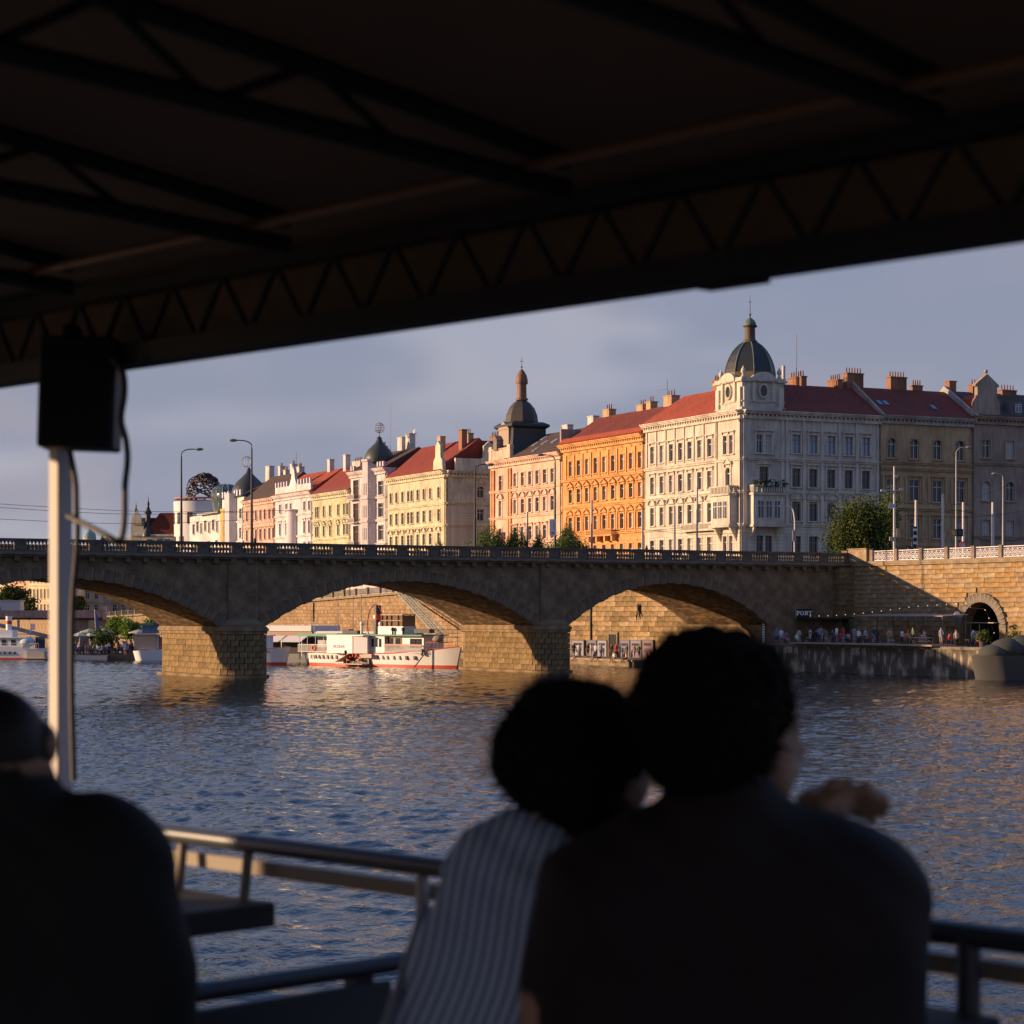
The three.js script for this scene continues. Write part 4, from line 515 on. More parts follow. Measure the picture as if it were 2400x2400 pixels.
// ---------------------------------------------------------------- small builders: people, trees, lamps
const skinT = [0.42, 0.24, 0.15];
const POSE = {
  stand: [[0, 0.95, 0, 0, 1.42, 0, 0.15, 0.17, 't'], [-0.16, 1.42, 0, 0.16, 1.42, 0, 0.08, 0.08, 't'], [-0.09, 0.92, 0, -0.1, 0.5, 0.01, 0.1, 0.075, 'b'], [-0.1, 0.5, 0.01, -0.1, 0.08, -0.02, 0.07, 0.05, 'l'], [0.09, 0.92, 0, 0.11, 0.5, 0.02, 0.1, 0.075, 'b'], [0.11, 0.5, 0.02, 0.12, 0.08, -0.02, 0.07, 0.05, 'l'], [-0.1, 0.05, -0.03, -0.11, 0.04, 0.12, 0.05, 0.04, 's'], [0.12, 0.05, -0.03, 0.13, 0.04, 0.12, 0.05, 0.04, 's'], [-0.2, 1.4, 0, -0.26, 1.12, 0, 0.06, 0.05, 't'], [-0.26, 1.12, 0, -0.22, 0.85, 0.06, 0.045, 0.035, 'k'], [0.2, 1.4, 0, 0.27, 1.12, -0.02, 0.06, 0.05, 't'], [0.27, 1.12, -0.02, 0.14, 1.0, 0.18, 0.045, 0.035, 'k'], [0, 1.45, 0, 0, 1.56, 0.01, 0.055, 0.055, 'k'], [0, 1.62, 0.02, 0, 1.67, 0.015, 0.09, 0.09, 'k'], [0, 1.68, -0.025, 0, 1.71, -0.01, 0.095, 0.09, 'h']],
  walk: [[0, 0.95, 0, 0, 1.42, 0.03, 0.14, 0.16, 't'], [-0.15, 1.42, 0.03, 0.15, 1.42, 0.03, 0.08, 0.08, 't'], [-0.08, 0.92, 0, -0.09, 0.52, 0.16, 0.1, 0.075, 'b'], [-0.09, 0.52, 0.16, -0.09, 0.08, 0.26, 0.065, 0.045, 'l'], [0.08, 0.92, 0, 0.09, 0.5, -0.1, 0.1, 0.075, 'b'], [0.09, 0.5, -0.1, 0.09, 0.1, -0.3, 0.065, 0.045, 'l'], [-0.09, 0.05, 0.25, -0.09, 0.05, 0.38, 0.045, 0.04, 's'], [0.09, 0.08, -0.32, 0.09, 0.04, -0.2, 0.045, 0.04, 's'], [-0.19, 1.4, 0.03, -0.24, 1.12, -0.1, 0.055, 0.045, 't'], [-0.24, 1.12, -0.1, -0.22, 0.88, 0.0, 0.042, 0.035, 'k'], [0.19, 1.4, 0.03, 0.24, 1.12, 0.12, 0.055, 0.045, 't'], [0.24, 1.12, 0.12, 0.2, 0.95, 0.3, 0.042, 0.035, 'k'], [0, 1.45, 0.03, 0, 1.56, 0.05, 0.055, 0.055, 'k'], [0, 1.62, 0.06, 0, 1.67, 0.055, 0.09, 0.09, 'k'], [0, 1.67, 0.02, 0, 1.6, -0.02, 0.1, 0.08, 'h']],
  sit: [[0, 0.1, 0, 0, 0.55, -0.04, 0.15, 0.16, 't'], [-0.15, 0.56, -0.03, 0.15, 0.56, -0.03, 0.08, 0.08, 't'], [-0.09, 0.08, 0, -0.11, 0.09, 0.42, 0.1, 0.075, 'b'], [-0.11, 0.09, 0.42, -0.1, -0.34, 0.45, 0.065, 0.045, 'k'], [0.09, 0.08, 0, 0.11, 0.09, 0.42, 0.1, 0.075, 'b'], [0.11, 0.09, 0.42, 0.13, -0.34, 0.5, 0.065, 0.045, 'k'], [-0.1, -0.38, 0.45, -0.1, -0.42, 0.58, 0.045, 0.04, 's'], [0.13, -0.38, 0.5, 0.13, -0.42, 0.63, 0.045, 0.04, 's'], [-0.2, 0.54, -0.03, -0.25, 0.3, 0.02, 0.055, 0.045, 't'], [-0.25, 0.3, 0.02, -0.1, 0.18, 0.28, 0.042, 0.035, 'k'], [0.2, 0.54, -0.03, 0.25, 0.28, 0.0, 0.055, 0.045, 't'], [0.25, 0.28, 0.0, 0.1, 0.18, 0.3, 0.042, 0.035, 'k'], [0, 0.6, -0.02, 0, 0.7, 0, 0.055, 0.055, 'k'], [0, 0.76, 0.03, 0, 0.81, 0.025, 0.09, 0.09, 'k'], [0, 0.82, -0.02, 0, 0.8, -0.03, 0.1, 0.085, 'h']],
};
const protoGeo = {}; for (const k in POSE) { const bs = bones(POSE[k]), f = field(bs, 0.05), c = k === 'sit' ? [0, 0.22, 0.2] : [0, 0.9, 0]; const g = march(f, c, k === 'sit' ? 0.75 : 0.98, 52), P = g.attributes.position, reg = []; for (let i = 0; i < P.count; i++) { let best = 9, r = 't'; for (const o of bs) { const d = boneDist(o, P.getX(i), P.getY(i), P.getZ(i)); if (d < best) { best = d; r = o.b[8]; } } reg.push(r); } protoGeo[k] = { g, reg }; }
const figM = M(1, 1, 1, 0.85, { vertexColors: true }), figCache = {};
function figGeo(pose, top, bot, hair, bare) { const key = pose + top + bot + hair + bare; if (figCache[key]) return figCache[key]; const { g, reg } = protoGeo[pose], q = g.clone(), pal = { t: top, b: bot, l: bare ? skinT : bot, k: skinT, s: [0.1, 0.09, 0.08], h: hair }, col = new Float32Array(reg.length * 3); reg.forEach((r, i) => col.set(pal[r], i * 3)); q.setAttribute('color', new THREE.BufferAttribute(col, 3)); return figCache[key] = q; }
function person(pose, pos, ry, top, bot, hair, bare, label, group) { const m = new THREE.Mesh(figGeo(pose, top, bot, hair, bare), figM); m.name = numbered('person'); m.position.copy(pos); m.rotation.y = ry; scene.add(m); return tag(m, label, 'person', group); }
const CL = { white: [0.75, 0.73, 0.7], black: [0.025, 0.025, 0.028], red: [0.5, 0.04, 0.03], blue: [0.12, 0.2, 0.38], sky: [0.4, 0.55, 0.68], grey: [0.25, 0.25, 0.26], beige: [0.5, 0.4, 0.3], orange: [0.6, 0.25, 0.06], green: [0.12, 0.2, 0.1], navy: [0.04, 0.05, 0.1], pink: [0.6, 0.36, 0.34], purple: [0.25, 0.08, 0.2] }, HAIR = [[0.03, 0.02, 0.015], [0.12, 0.07, 0.03], [0.3, 0.2, 0.1]];

const barkM = M(0.09, 0.07, 0.05, 0.95);
const leafGeo = (n, rx, ry, rz, ls, R) => {                 // leaves gathered in clumps through the crown's volume
  const P = [], N = [], I = [], v = V(0, 0, 0), cl = []; for (let i = 0; i < Math.max(8, n / 70); i++) { const a = R() * 6.28, u = R() * 2 - 1, r = Math.pow(R(), 0.4) * 0.8; cl.push([Math.cos(a) * Math.sqrt(1 - u * u) * r * rx, u * r * ry, Math.sin(a) * Math.sqrt(1 - u * u) * r * rz, 0.22 + 0.2 * R()]); }
  for (let i = 0; i < n; i++) { const c = cl[i % cl.length], g = () => (R() + R() + R() - 1.5) * 1.15, x = c[0] + g() * c[3] * rx * 1.1, y = c[1] + g() * c[3] * ry * 1.1, z = c[2] + g() * c[3] * rz * 1.1, e = new THREE.Euler(R() * 6.28, R() * 6.28, R() * 6.28), s = ls * (0.6 + 0.8 * R()), o = P.length / 3; for (const q of [[-0.5, 0], [0, -0.34], [0.5, 0], [0, 0.34]]) { v.set(q[0] * s, q[1] * s, (q[1] === 0 ? -0.12 : 0.1) * s).applyEuler(e); P.push(v.x + x, v.y + y, v.z + z); } I.push(o, o + 1, o + 2, o, o + 2, o + 3); }
  const b = new THREE.BufferGeometry(); b.setAttribute('position', new THREE.Float32BufferAttribute(P, 3)); b.setIndex(I); b.computeVertexNormals(); b.setAttribute('uv', new THREE.Float32BufferAttribute(new Float32Array(P.length / 3 * 2), 2)); return b;
};
const leafMat = (r, g, b) => new THREE.MeshPhysicalMaterial({ specularIntensity: 0.25, color: C(r, g, b), roughness: 0.75, transmission: 0.3, thickness: 0, side: THREE.DoubleSide });
const leafDark = leafMat(0.075, 0.1, 0.018), leafMid = leafMat(0.11, 0.16, 0.035), leafBright = leafMat(0.16, 0.26, 0.035);
function tree(label, pos, h, rx, ry, mat, n, ls, seed, group, cone) {
  const t = thing('tree', label, 'tree', [pos.x, pos.y, pos.z], 0, group), R = mulberry(seed), ch = h - ry;
  const tr = [bar(V(0, -0.3, 0), V(0.05, ch, 0), 0.16 + h * 0.012, 8, 0.1)]; for (let i = 0; i < 7; i++) { const a = R() * 6.28, y = ch * 0.55 + R() * ch * 0.45; tr.push(bar(V(0, y, 0), V(Math.cos(a) * rx * 0.7, ch + (R() - 0.2) * ry * 0.8, Math.sin(a) * rx * 0.7), 0.07, 5, 0.025)); }
  mesh('trunk', tr, barkM, t);
  const g = leafGeo(n, rx, ry, rx, ls, R); if (cone) { const p = g.attributes.position; for (let i = 0; i < p.count; i++) { const k = Math.max(0.12, 0.62 - 0.55 * p.getY(i) / ry); p.setX(i, p.getX(i) * k * 1.3); p.setZ(i, p.getZ(i) * k * 1.3); } g.computeVertexNormals(); }
  const c = mesh('crown', g, mat, t); c.position.y = ch; return t;
}
const poleDark = M(0.05, 0.045, 0.04, 0.6), poleGrey = M(0.42, 0.40, 0.38, 0.6), poleWhite = M(0.62, 0.55, 0.5, 0.6);
function lamp(label, base, h, reach, ang, m = poleDark) {   // tall street lamp with a curved arm
  const t = thing('street_lamp', label, 'street lamp', [base.x, base.y, base.z], ang, 'street lamps'), s = Math.sign(reach), a = Math.abs(reach);
  mesh('pole', [cy(0.16, 0.13, h * 0.45, 0, 0, 0, 8), cy(0.12, 0.08, h * 0.48, 0, h * 0.45, 0, 8), cy(0.22, 0.2, 0.8, 0, 0, 0, 8)], m, t);
  mesh('arm', tube([V(0, h * 0.92, 0), V(s * 0.05, h * 0.965, 0), V(s * a * 0.35, h * 0.992, 0), V(s * a, h, 0)], 0.06, 14, 6), m, t);
  mesh('lamp_head', new THREE.SphereGeometry(0.3, 12, 8).scale(1.5, 0.55, 0.8).translate(s * (a + 0.3), h - 0.02, 0), M(0.3, 0.26, 0.2, 0.4), t);
  return t;
}
const onBridge = (px, w) => { const h = 320 - 0.03425 * (px - 540), d0 = 69000 / h, x0 = XD(px, d0); // front line; move w metres back across the deck, keeping the column
  let lo = d0, X = x0; for (let i = 0; i < 6; i++) { const s = (X - 40.3) / 0.867; const bx0 = 40.3 + s * 0.867 - 0.499 * w, bd = 255 + s * 0.499 + 0.867 * w; lo = bd; X += XD(px, bd) - bx0; } const s = (X - 40.3) / 0.867; return V(40.3 + s * 0.867 - 0.499 * w, 12.42, -(255 + s * 0.499 + 0.867 * w)); };

// ---------------------------------------------------------------- on the bridge and the square
for (const [px, top, w, reach, label] of [[425, 1052, 14.5, 1.6, 'tall dark street lamp on the bridge before the round white tower'], [590, 1032, 2.2, -1.6, 'tall dark street lamp on the bridge before the salmon house'], [1113, 1088, 13, 1.5, 'tall dark street lamp on the bridge before the cream house'], [1301, 1066, 13, -1.4, 'tall dark street lamp on the bridge carrying a white board']]) { const b = onBridge(px, w), d = -b.z; lamp(label, b, YD(top, d) - b.y, reach, bridgeYaw * 0.3); }
{ const b = onBridge(1296, 12.6), d = -b.z, t = thing('sign_board', 'white vertical sign board on the lamp post over the bridge', 'sign', [b.x, YD(1256, d), b.z]); mesh('board', bx(0.75, 1.95, 0.08, 0, 0.98, 0), M(0.72, 0.7, 0.66, 0.6), t); mesh('marking', [bx(0.08, 0.9, 0.03, 0.12, 1.15, 0.05), bx(0.4, 0.1, 0.03, 0, 0.4, 0.05), bx(0.4, 0.06, 0.03, 0, 0.25, 0.05)], M(0.45, 0.08, 0.06, 0.6), t); }
// walkers on the bridge
{ const f = (px, w, pose, ry, top, bot, label) => { const b = onBridge(px, w); b.y += 0.06; return person(pose, b, ry, CL[top], CL[bot], HAIR[0], 0, label, 'walkers on the bridge'); };
  f(240, 1.4, 'stand', 2.6, 'black', 'navy', 'person in black leaning near the balustrade, beside another in green'); f(250, 1.5, 'stand', 0.4, 'green', 'navy', 'person in a green top by the balustrade beside one in black'); f(597, 1.2, 'walk', 1.6, 'black', 'black', 'dark dressed person walking past the lamp before the salmon house'); f(1516, 1.3, 'walk', -1.6, 'black', 'grey', 'dark dressed person walking on the bridge before the orange house'); }
// poles, masts
const pole = (px, top, d, r, m, label, group) => { const y = streetY(d), t = mesh('tram_pole', [cy(r, r * 0.8, YD(top, d) - y, 0, 0, 0, 8), cy(r * 1.5, r * 1.5, 0.5, 0, 0, 0, 8)], m); t.position.set(XD(px, d), y, -d); return tag(t, label, 'pole', group); };
pole(2097, 1178, 282, 0.17, poleGrey, 'slim grey tram pole beside the round street tree', 'tram poles'); pole(2147, 1172, 268, 0.2, poleWhite, 'thick pale tram pole behind the striped signal on the square', 'tram poles'); pole(2210, 1158, 262, 0.2, poleWhite, 'tallest pale tram pole between signal and diamond signs', 'tram poles'); pole(2258, 1177, 266, 0.2, poleWhite, 'pale tram pole beside the black diamond sign', 'tram poles'); pole(2327, 1177, 268, 0.2, poleWhite, 'pale tram pole standing alone before the grey house', 'tram poles');
pole(1236, 1200, 300, 0.16, poleGrey, 'grey pole among the small trees before the pale pink house', 'tram poles'); pole(1387, 1172, 300, 0.17, poleGrey, 'grey pole before the orange house', 'tram poles'); pole(1506, 1194, 292, 0.17, poleGrey, 'grey pole where the orange and white houses meet', 'tram poles'); pole(1581, 1185, 290, 0.17, poleGrey, 'grey pole before the left windows of the domed house', 'tram poles'); pole(1634, 1142, 290, 0.14, poleGrey, 'slim lamp pole before the oriel of the domed house', 'tram poles');
for (const [px, top, d, reach, label] of [[2241, 1048, 280, 1.4, 'tall slim lamp mast with two arms before the ochre house'], [2351, 1110, 276, -0.8, 'tall slim lamp mast before the grey house']]) { const b = V(XD(px, d), streetY(d), -d); lamp(label, b, YD(top, d) - b.y, reach, 0.1, poleGrey); }
{ const d = 280, b = V(XD(1862, d), streetY(d), -d), t = thing('street_lamp', 'pale hooked street lamp before the shaded front of the domed house', 'street lamp', [b.x, b.y, b.z], 0, 'street lamps'), h = YD(1186, d) - b.y; mesh('pole', tube([V(0, 0, 0), V(0, h * 0.5, 0), V(0, h * 0.82, 0), V(-0.35, h * 0.97, 0), V(-1.3, h, 0)], 0.1, 30, 7), poleWhite, t); mesh('sign_box', bx(0.4, 1.5, 0.3, -0.05, h * 0.55, 0.2), M(0.4, 0.3, 0.28), t); mesh('lamp_head', bx(0.9, 0.12, 0.3, -1.5, h, 0), poleGrey, t); }
{ // signal mast with cameras and signals
  const d = 262, b = V(XD(2094, d), streetY(d), -d), h = YD(1093, d) - b.y, t = thing('signal_mast', 'pale signal mast carrying cameras, lamps and boxes by the tree', 'mast', [b.x, b.y, b.z]); mesh('pole', cy(0.16, 0.1, h, 0.1, 0, 0, 8), poleWhite, t);
  mesh('crossarm', bx(2.4, 0.1, 0.1, 0, h * 0.76, 0), poleWhite, t); for (const [x, k] of [[-1.3, 0.757], [1.0, 0.77], [0.35, 0.9]]) mesh('camera', bx(0.5, 0.26, 0.3, x, h * k, 0), poleWhite, t); for (const [x, k, hh] of [[0.55, 0.33, 1.0], [-0.3, 0.27, 0.5]]) mesh('signal_box', bx(0.4, hh, 0.3, x, h * k, 0.1), M(0.5, 0.36, 0.24, 0.6), t); mesh('round_sign', cy(0.4, 0.4, 0.06, 0, 0, 0, 16).rotateX(Math.PI / 2).translate(-0.3, h * 0.6, 0.15), poleWhite, t);
  const t2 = thing('traffic_light', 'striped black and white traffic signal post with a green lamp', 'traffic light', [XD(2138, 260), streetY(260), -260]); mesh('post', cy(0.08, 0.08, 2.8, 0, 0, 0, 8), poleDark, t2); mesh('backboard', bx(0.42, 3.4, 0.1, 0.35, 3.0, 0), M(0.03, 0.03, 0.03), t2); for (let i = 0; i < 4; i++) mesh('white_stripe', bx(0.44, 0.32, 0.02, 0.35, 1.9 + i * 0.8, 0.06), M(0.7, 0.7, 0.68), t2); mesh('green_lamp', new THREE.SphereGeometry(0.12, 10, 8).translate(0.1, 1.0, 0.2), new THREE.MeshStandardMaterial({ color: C(0.02, 0.2, 0.12), emissive: C(0.03, 0.8, 0.45), emissiveIntensity: 1.5 }), t2); mesh('symbol_box', [bx(0.6, 0.7, 0.2, -0.5, 1.9, 0)], M(0.03, 0.03, 0.03), t2); mesh('symbol', bx(0.22, 0.3, 0.04, -0.5, 1.92, 0.12), M(0.75, 0.75, 0.75), t2);
  const d3 = 262; for (const [px, m, lab, c2] of [[2235, M(0.5, 0.25, 0.05), 'brown orange diamond sign hanging by the mast', [0.8, 0.75, 0.6]], [2250, M(0.02, 0.02, 0.025), 'black diamond sign hanging by the tram pole', [0.15, 0.22, 0.28]]]) { const s = thing('diamond_sign', lab, 'sign', [XD(px, d3), YD(1257, d3), -d3]); mesh('panel', bx(0.75, 0.9, 0.12, 0, 0.45, 0), m, s); mesh('diamond', join([bx(0.34, 0.07, 0.04, -0.11, 0.55, 0.08, 0, 0, 0.9), bx(0.34, 0.07, 0.04, 0.11, 0.55, 0.08, 0, 0, -0.9), bx(0.34, 0.07, 0.04, -0.11, 0.33, 0.08, 0, 0, -0.9), bx(0.34, 0.07, 0.04, 0.11, 0.33, 0.08, 0, 0, 0.9)]), M(...c2), s); }
  const rs = thing('road_sign', 'small round red rimmed road sign over the white railing', 'sign', [XD(2257, 252), 12.4, -252]); mesh('disc', [cy(0.38, 0.38, 0.05, 0, 0, 0, 18).rotateX(Math.PI / 2).translate(0, 2.2, 0)], M(0.7, 0.6, 0.55), rs); mesh('rim', new THREE.TorusGeometry(0.36, 0.06, 6, 18).translate(0, 2.2, 0.05), M(0.5, 0.05, 0.04), rs); mesh('post', cy(0.04, 0.04, 2.1, 0, 0, -0.03, 6), poleGrey, rs);
}
{ // overhead wires over bridge and square
  const wires = [[[-60, 1186, 205], [600, 1200, 235]], [[-60, 1178, 208], [700, 1196, 240]], [[-60, 1214, 212], [600, 1218, 240]], [[2095, 1150, 262], [2345, 1213, 268]], [[1870, 1180, 275], [2100, 1160, 265]], [[2090, 1215, 268], [2360, 1140, 276]], [[1505, 1240, 290], [1760, 1248, 286]], [[1400, 1240, 295], [1600, 1236, 290]], [[2120, 1209, 262], [2420, 1196, 262]]];
  const wl = ['lowest', 'middle', 'highest'].map(k => `${k} thin wire of three before the open sky above the bridge`).reverse(); wl.push('thin wire from the signal mast down to the lone tram pole', 'thin wire from the hooked lamp to the small tree top', 'thin wire rising across the ochre house', 'thin wire crossing the lower windows of the domed house', 'thin wire between the orange and domed house poles', 'thin wire over the white railing towards the grey house'); let wi = 0; [wl[0], wl[2]] = [wl[0], wl[2]];
  for (const [a, b] of wires) { const p = at(...a), q = at(...b), m = p.clone().lerp(q, 0.5); m.y -= 0.5; tag(mesh('overhead_wire', tube([p, m, q], 0.022, 12, 4), poleDark), wl[wi++], 'wire', 'overhead tram wires'); }
}
{ // trees
  const g = 'trees behind the balustrade', T = (px, top, d, rx, label, mat, n, seed, cone) => { const y = streetY(d) - 0.5, h = YD(top, d) - y; tree(label, V(XD(px, d), y, -d), h, rx, Math.min(h * 0.46, rx * 1.9), mat, n, 0.33, seed, g, cone); };
  T(1148, 1212, 300, 3.6, 'pointed green tree before the shaded side of the cream house', leafMid, 5200, 1, 1); T(1212, 1226, 300, 3.1, 'green tree beside the grey pole before the pink house', leafMid, 4600, 2, 1); T(1266, 1240, 300, 2.3, 'smallest slim green tree between two larger ones on the bridge end', leafMid, 3200, 3, 1); T(1330, 1220, 296, 4.0, 'broad green tree beside the white board lamp post', leafMid, 6000, 4, 1);
  T(975, 1270, 330, 1.0, 'low shrub tip before the middle of the cream house', leafMid, 600, 5, 1); T(1029, 1258, 330, 1.1, 'slim shrub tip at the corner of the cream house', leafMid, 700, 6, 1); T(1088, 1272, 320, 1.8, 'low light green shrub below the shaded side of the cream house', leafBright, 900, 7);
  T(2016, 1166, 286, 4.4, 'large dark rounded street tree on the square', leafDark, 17000, 8); T(2084, 1152, 300, 2.0, 'tall thin tree top behind the large rounded tree', leafMid, 1800, 9);
}
{ // white iron railing on the south wall and the stone end block of the bridge
  const r = thing('white_railing', 'white lattice iron railing with stone posts on top of the quay wall', 'railing', [40.3, 0, -255], southYaw), y0 = 12.66, wm = M(0.78, 0.70, 0.66, 0.6), p = [bx(3.7, 0.09, 0.09, 0, 1.16, 0), bx(3.7, 0.09, 0.09, 0, 0.06, 0), bx(3.7, 0.05, 0.06, 0, 0.94, 0)];
  for (let i = 0; i < 5; i++) { const x = -1.48 + i * 0.74; p.push(new THREE.TorusGeometry(0.27, 0.035, 5, 16).translate(x, 0.5, 0), bx(0.045, 1.0, 0.06, x - 0.37, 0.55, 0.002), bx(1.0, 0.045, 0.05, x, 0.5, 0.004, 0, 0, 0.86), bx(1.0, 0.045, 0.05, x, 0.5, 0.006, 0, 0, -0.86), bx(0.5, 0.04, 0.05, x, 0.5, 0.008, 0, 0, 0)); }
  const pg = join(p), pm = stone(0.42, 0.33, 0.24); for (let i = 0; i < 13; i++) { const x = 4.4 + i * 4.35; const m = mesh('lattice_panel', pg, wm, r); m.position.set(x + 2.15, y0, 0.05); const q = mesh('stone_post', bx(0.52, 1.35, 0.5, x, y0 + 0.66, 0.05), pm, r); }
  const e = thing('bridge_end_block', 'pale stone end blocks where balustrade meets white railing', 'parapet', [40.3, 0, -255], southYaw); mesh('block', bx(3.4, 1.45, 0.9, 2.1, 13.36, 0.05), stone(0.5, 0.38, 0.23), e); mesh('block', bx(1.0, 1.35, 0.9, -0.25, 13.32, 0.1), stone(0.36, 0.25, 0.15), e); mesh('block_cap', bx(3.6, 0.14, 1.1, 2.1, 14.15, 0.05), stone(0.4, 0.3, 0.2), e);
}
// ---------------------------------------------------------------- boats
const boatWhite = M(0.80, 0.77, 0.74, 0.5), boatRed = M(0.62, 0.07, 0.03, 0.5), boatGreen = M(0.06, 0.26, 0.16, 0.6), boatDark = M(0.04, 0.04, 0.045, 0.5), boatBrown = M(0.26, 0.12, 0.05, 0.5), boatGlass = new THREE.MeshPhysicalMaterial({ color: C(0.03, 0.03, 0.035), roughness: 0.06 });
function hullGeo(L, beam, fore, mid, aft, y0, y1, rake) {    // lofted hull between two water heights (fractions of its sheer when y1 is null)
  const n = 26, P = [], I = []; const wid = t => beam / 2 * Math.pow(Math.max(0.02, Math.min(1, t / 0.16)), 0.5) * Math.pow(Math.max(0.01, Math.min(1, (1 - t) / 0.26)), 0.6), sh = t => t < 0.5 ? aft + (mid - aft) * (t / 0.5) : mid + (fore - mid) * Math.pow((t - 0.5) / 0.5, 2);
  for (let i = 0; i <= n; i++) { const t = i / n, w = wid(t), top = y1 === null ? sh(t) : y1; for (const s of [-1, 1]) for (const k of [0, 1]) { const y = k ? top : y0, f = 0.86 + 0.14 * Math.min(1, Math.max(0, y / sh(t))), x = t * L + (t > 0.5 ? (t - 0.5) * 2 : 0) * rake * (y / fore) - (t < 0.5 ? (0.5 - t) * 2 : 0) * rake * 0.9 * (y / aft); P.push(x, y, s * w * f); } }
  for (let i = 0; i < n; i++) { const a = i * 4, b = a + 4; I.push(a, b, a + 1, b, b + 1, a + 1, a + 2, a + 3, b + 2, b + 2, a + 3, b + 3, a + 1, b + 1, a + 3, b + 1, b + 3, a + 3); }
  const q = n * 4; I.push(0, 1, 2, 1, 3, 2, q, q + 2, q + 1, q + 1, q + 2, q + 3);
  const g = new THREE.BufferGeometry(); g.setAttribute('position', new THREE.Float32BufferAttribute(P, 3)); g.setIndex(I); return toCreasedNormals(g, 0.7);
}
const font = await new FontLoader().loadAsync('fonts/droid/droid_serif_bold.typeface.json');
const text = (s, size, depth = 0.03) => { const g = new TextGeometry(s, { font, size, depth, curveSegments: 3 }); g.computeBoundingBox(); return g.translate(-(g.boundingBox.min.x + g.boundingBox.max.x) / 2, 0, 0); };
function fenceRail(L, h, step = 0.22) { const g = [bx(L, 0.05, 0.05, 0, h, 0), bx(L, 0.04, 0.04, 0, h * 0.08, 0)]; for (let x = -L / 2; x <= L / 2 + 0.01; x += step) g.push(bx(0.03, h, 0.03, x, h / 2, 0)); return join(g); }
{ // paddle steamer behind the middle arch
  const s = thing('paddle_steamer', 'white paddle steamer with red trim and green awning moored beyond the arch', 'steamer', [-25.7, 0, -270], Math.atan2(-0.68, 0.733)), bm = 4.4, zf = bm / 2;
  mesh('hull', hullGeo(26.2, bm, 2.55, 1.6, 1.65, 0.34, null, 0.7), boatWhite, s); mesh('boot_stripe', hullGeo(26.2, bm + 0.03, 2.55, 1.6, 1.65, -0.5, 0.36, 0.7), boatRed, s);
  mesh('sheer_stripe', tube([V(-0.6, 1.72, 0.6), V(1.2, 1.68, zf * 0.78), V(6, 1.64, zf + 0.03), V(14, 1.66, zf + 0.03), V(19, 1.85, zf + 0.02), V(23, 2.2, zf * 0.72), V(26.8, 2.6, 0.2)], 0.07, 50, 6), boatRed, s);
  const wgeo = bx(0.27, 0.46, 0.08); for (const x of [2.0, 2.8, 3.6, 4.3, 5.05, 5.85, 6.6, 7.5]) { const w = mesh('porthole', wgeo, boatDark, s); w.position.set(x, 1.12, zf * (x < 4 ? 0.86 + 0.035 * x : 1) - 0.02); } for (const x of [14.9, 15.8, 16.6, 17.7, 18.7, 19.8, 21.0]) { const w = mesh('porthole', wgeo, boatDark, s); w.position.set(x, 1.2, zf * (x > 19.4 ? 1 - (x - 19.4) * 0.075 : 0.985)); w.rotation.y = x > 19.4 ? 0.18 : 0; }
  // paddle box with the ship's name, wheel in its opening
  const pb = mesh('paddle_box', [bx(4.6, 2.15, 1.5, 9.3, 2.72, zf + 0.35), bx(2.0, 2.15, 1.5, 12.55, 2.72, zf + 0.1, 0.25), bx(6.6, 0.12, 1.8, 10.3, 3.82, zf + 0.3)], boatWhite, s);
  const tx = mesh('name_lettering', text('VLTAVA', 0.36), M(0.45, 0.16, 0.2, 0.6), pb); tx.position.set(9.2, 2.28, zf + 1.1);
  mesh('paddle_wheel', Array.from({ length: 10 }, (_, i) => bx(0.08, 0.5, 0.9, 0, 0.95, 0).rotateZ(i * 0.628)).concat([new THREE.TorusGeometry(1.1, 0.05, 6, 24).translate(0, 0, 0.4)]).map(g => g.translate(11.3, 0.55, zf + 0.35)), boatRed, s);
  mesh('paddle_opening', [bx(4.6, 1.2, 0.12, 11.2, 0.95, zf + 0.04)], boatDark, s); mesh('paddle_fender', [bx(4.8, 0.12, 1.5, 11, 0.34, zf + 0.45), bx(2.6, 0.1, 1.3, 9.7, 1.1, zf + 0.5, 0, 0, 0.4), bx(2.4, 0.5, 0.1, 13.2, 1.35, zf + 0.5)], M(0.6, 0.45, 0.36), s);
  // after deck: awning on posts, rail, lifebuoys
  mesh('awning', [bx(7.4, 0.1, bm + 0.6, 4.2, 3.95, 0, 0, 0, 0.01), bx(7.4, 0.26, 0.05, 4.2, 3.8, zf + 0.3), bx(0.05, 0.26, bm + 0.6, 0.5, 3.8, 0)], boatGreen, s);
  for (const x of [0.7, 2.2, 3.7, 5.2, 6.6]) mesh('awning_post', [cy(0.04, 0.04, 2.3, x, 1.65, zf, 6), cy(0.04, 0.04, 2.3, x, 1.65, -zf, 6)], boatWhite, s);
  const r1 = mesh('deck_rail', fenceRail(6.6, 0.95, 0.13), boatWhite, s); r1.position.set(3.7, 1.68, zf - 0.02); mesh('after_cabin', [bx(4.4, 1.9, 2.6, 4.6, 2.6, -0.6)], M(0.3, 0.3, 0.32, 0.5), s);
  for (const x of [3.4, 6.1]) mesh('lifebuoy', new THREE.TorusGeometry(0.3, 0.09, 8, 18).translate(x, 2.2, zf + 0.08), M(0.75, 0.18, 0.04, 0.5), s);
  // deckhouse forward of the box
  mesh('deckhouse', [bx(8.4, 2.2, 3.4, 18, 2.75, -0.1), bx(2.6, 2.2, 0.6, 14.7, 2.75, 1.8)], boatWhite, s); mesh('boat_deck', [bx(14, 0.14, bm + 0.3, 15.6, 3.9, 0), bx(14, 0.12, 0.06, 15.6, 3.86, zf + 0.16)], boatGreen, s);
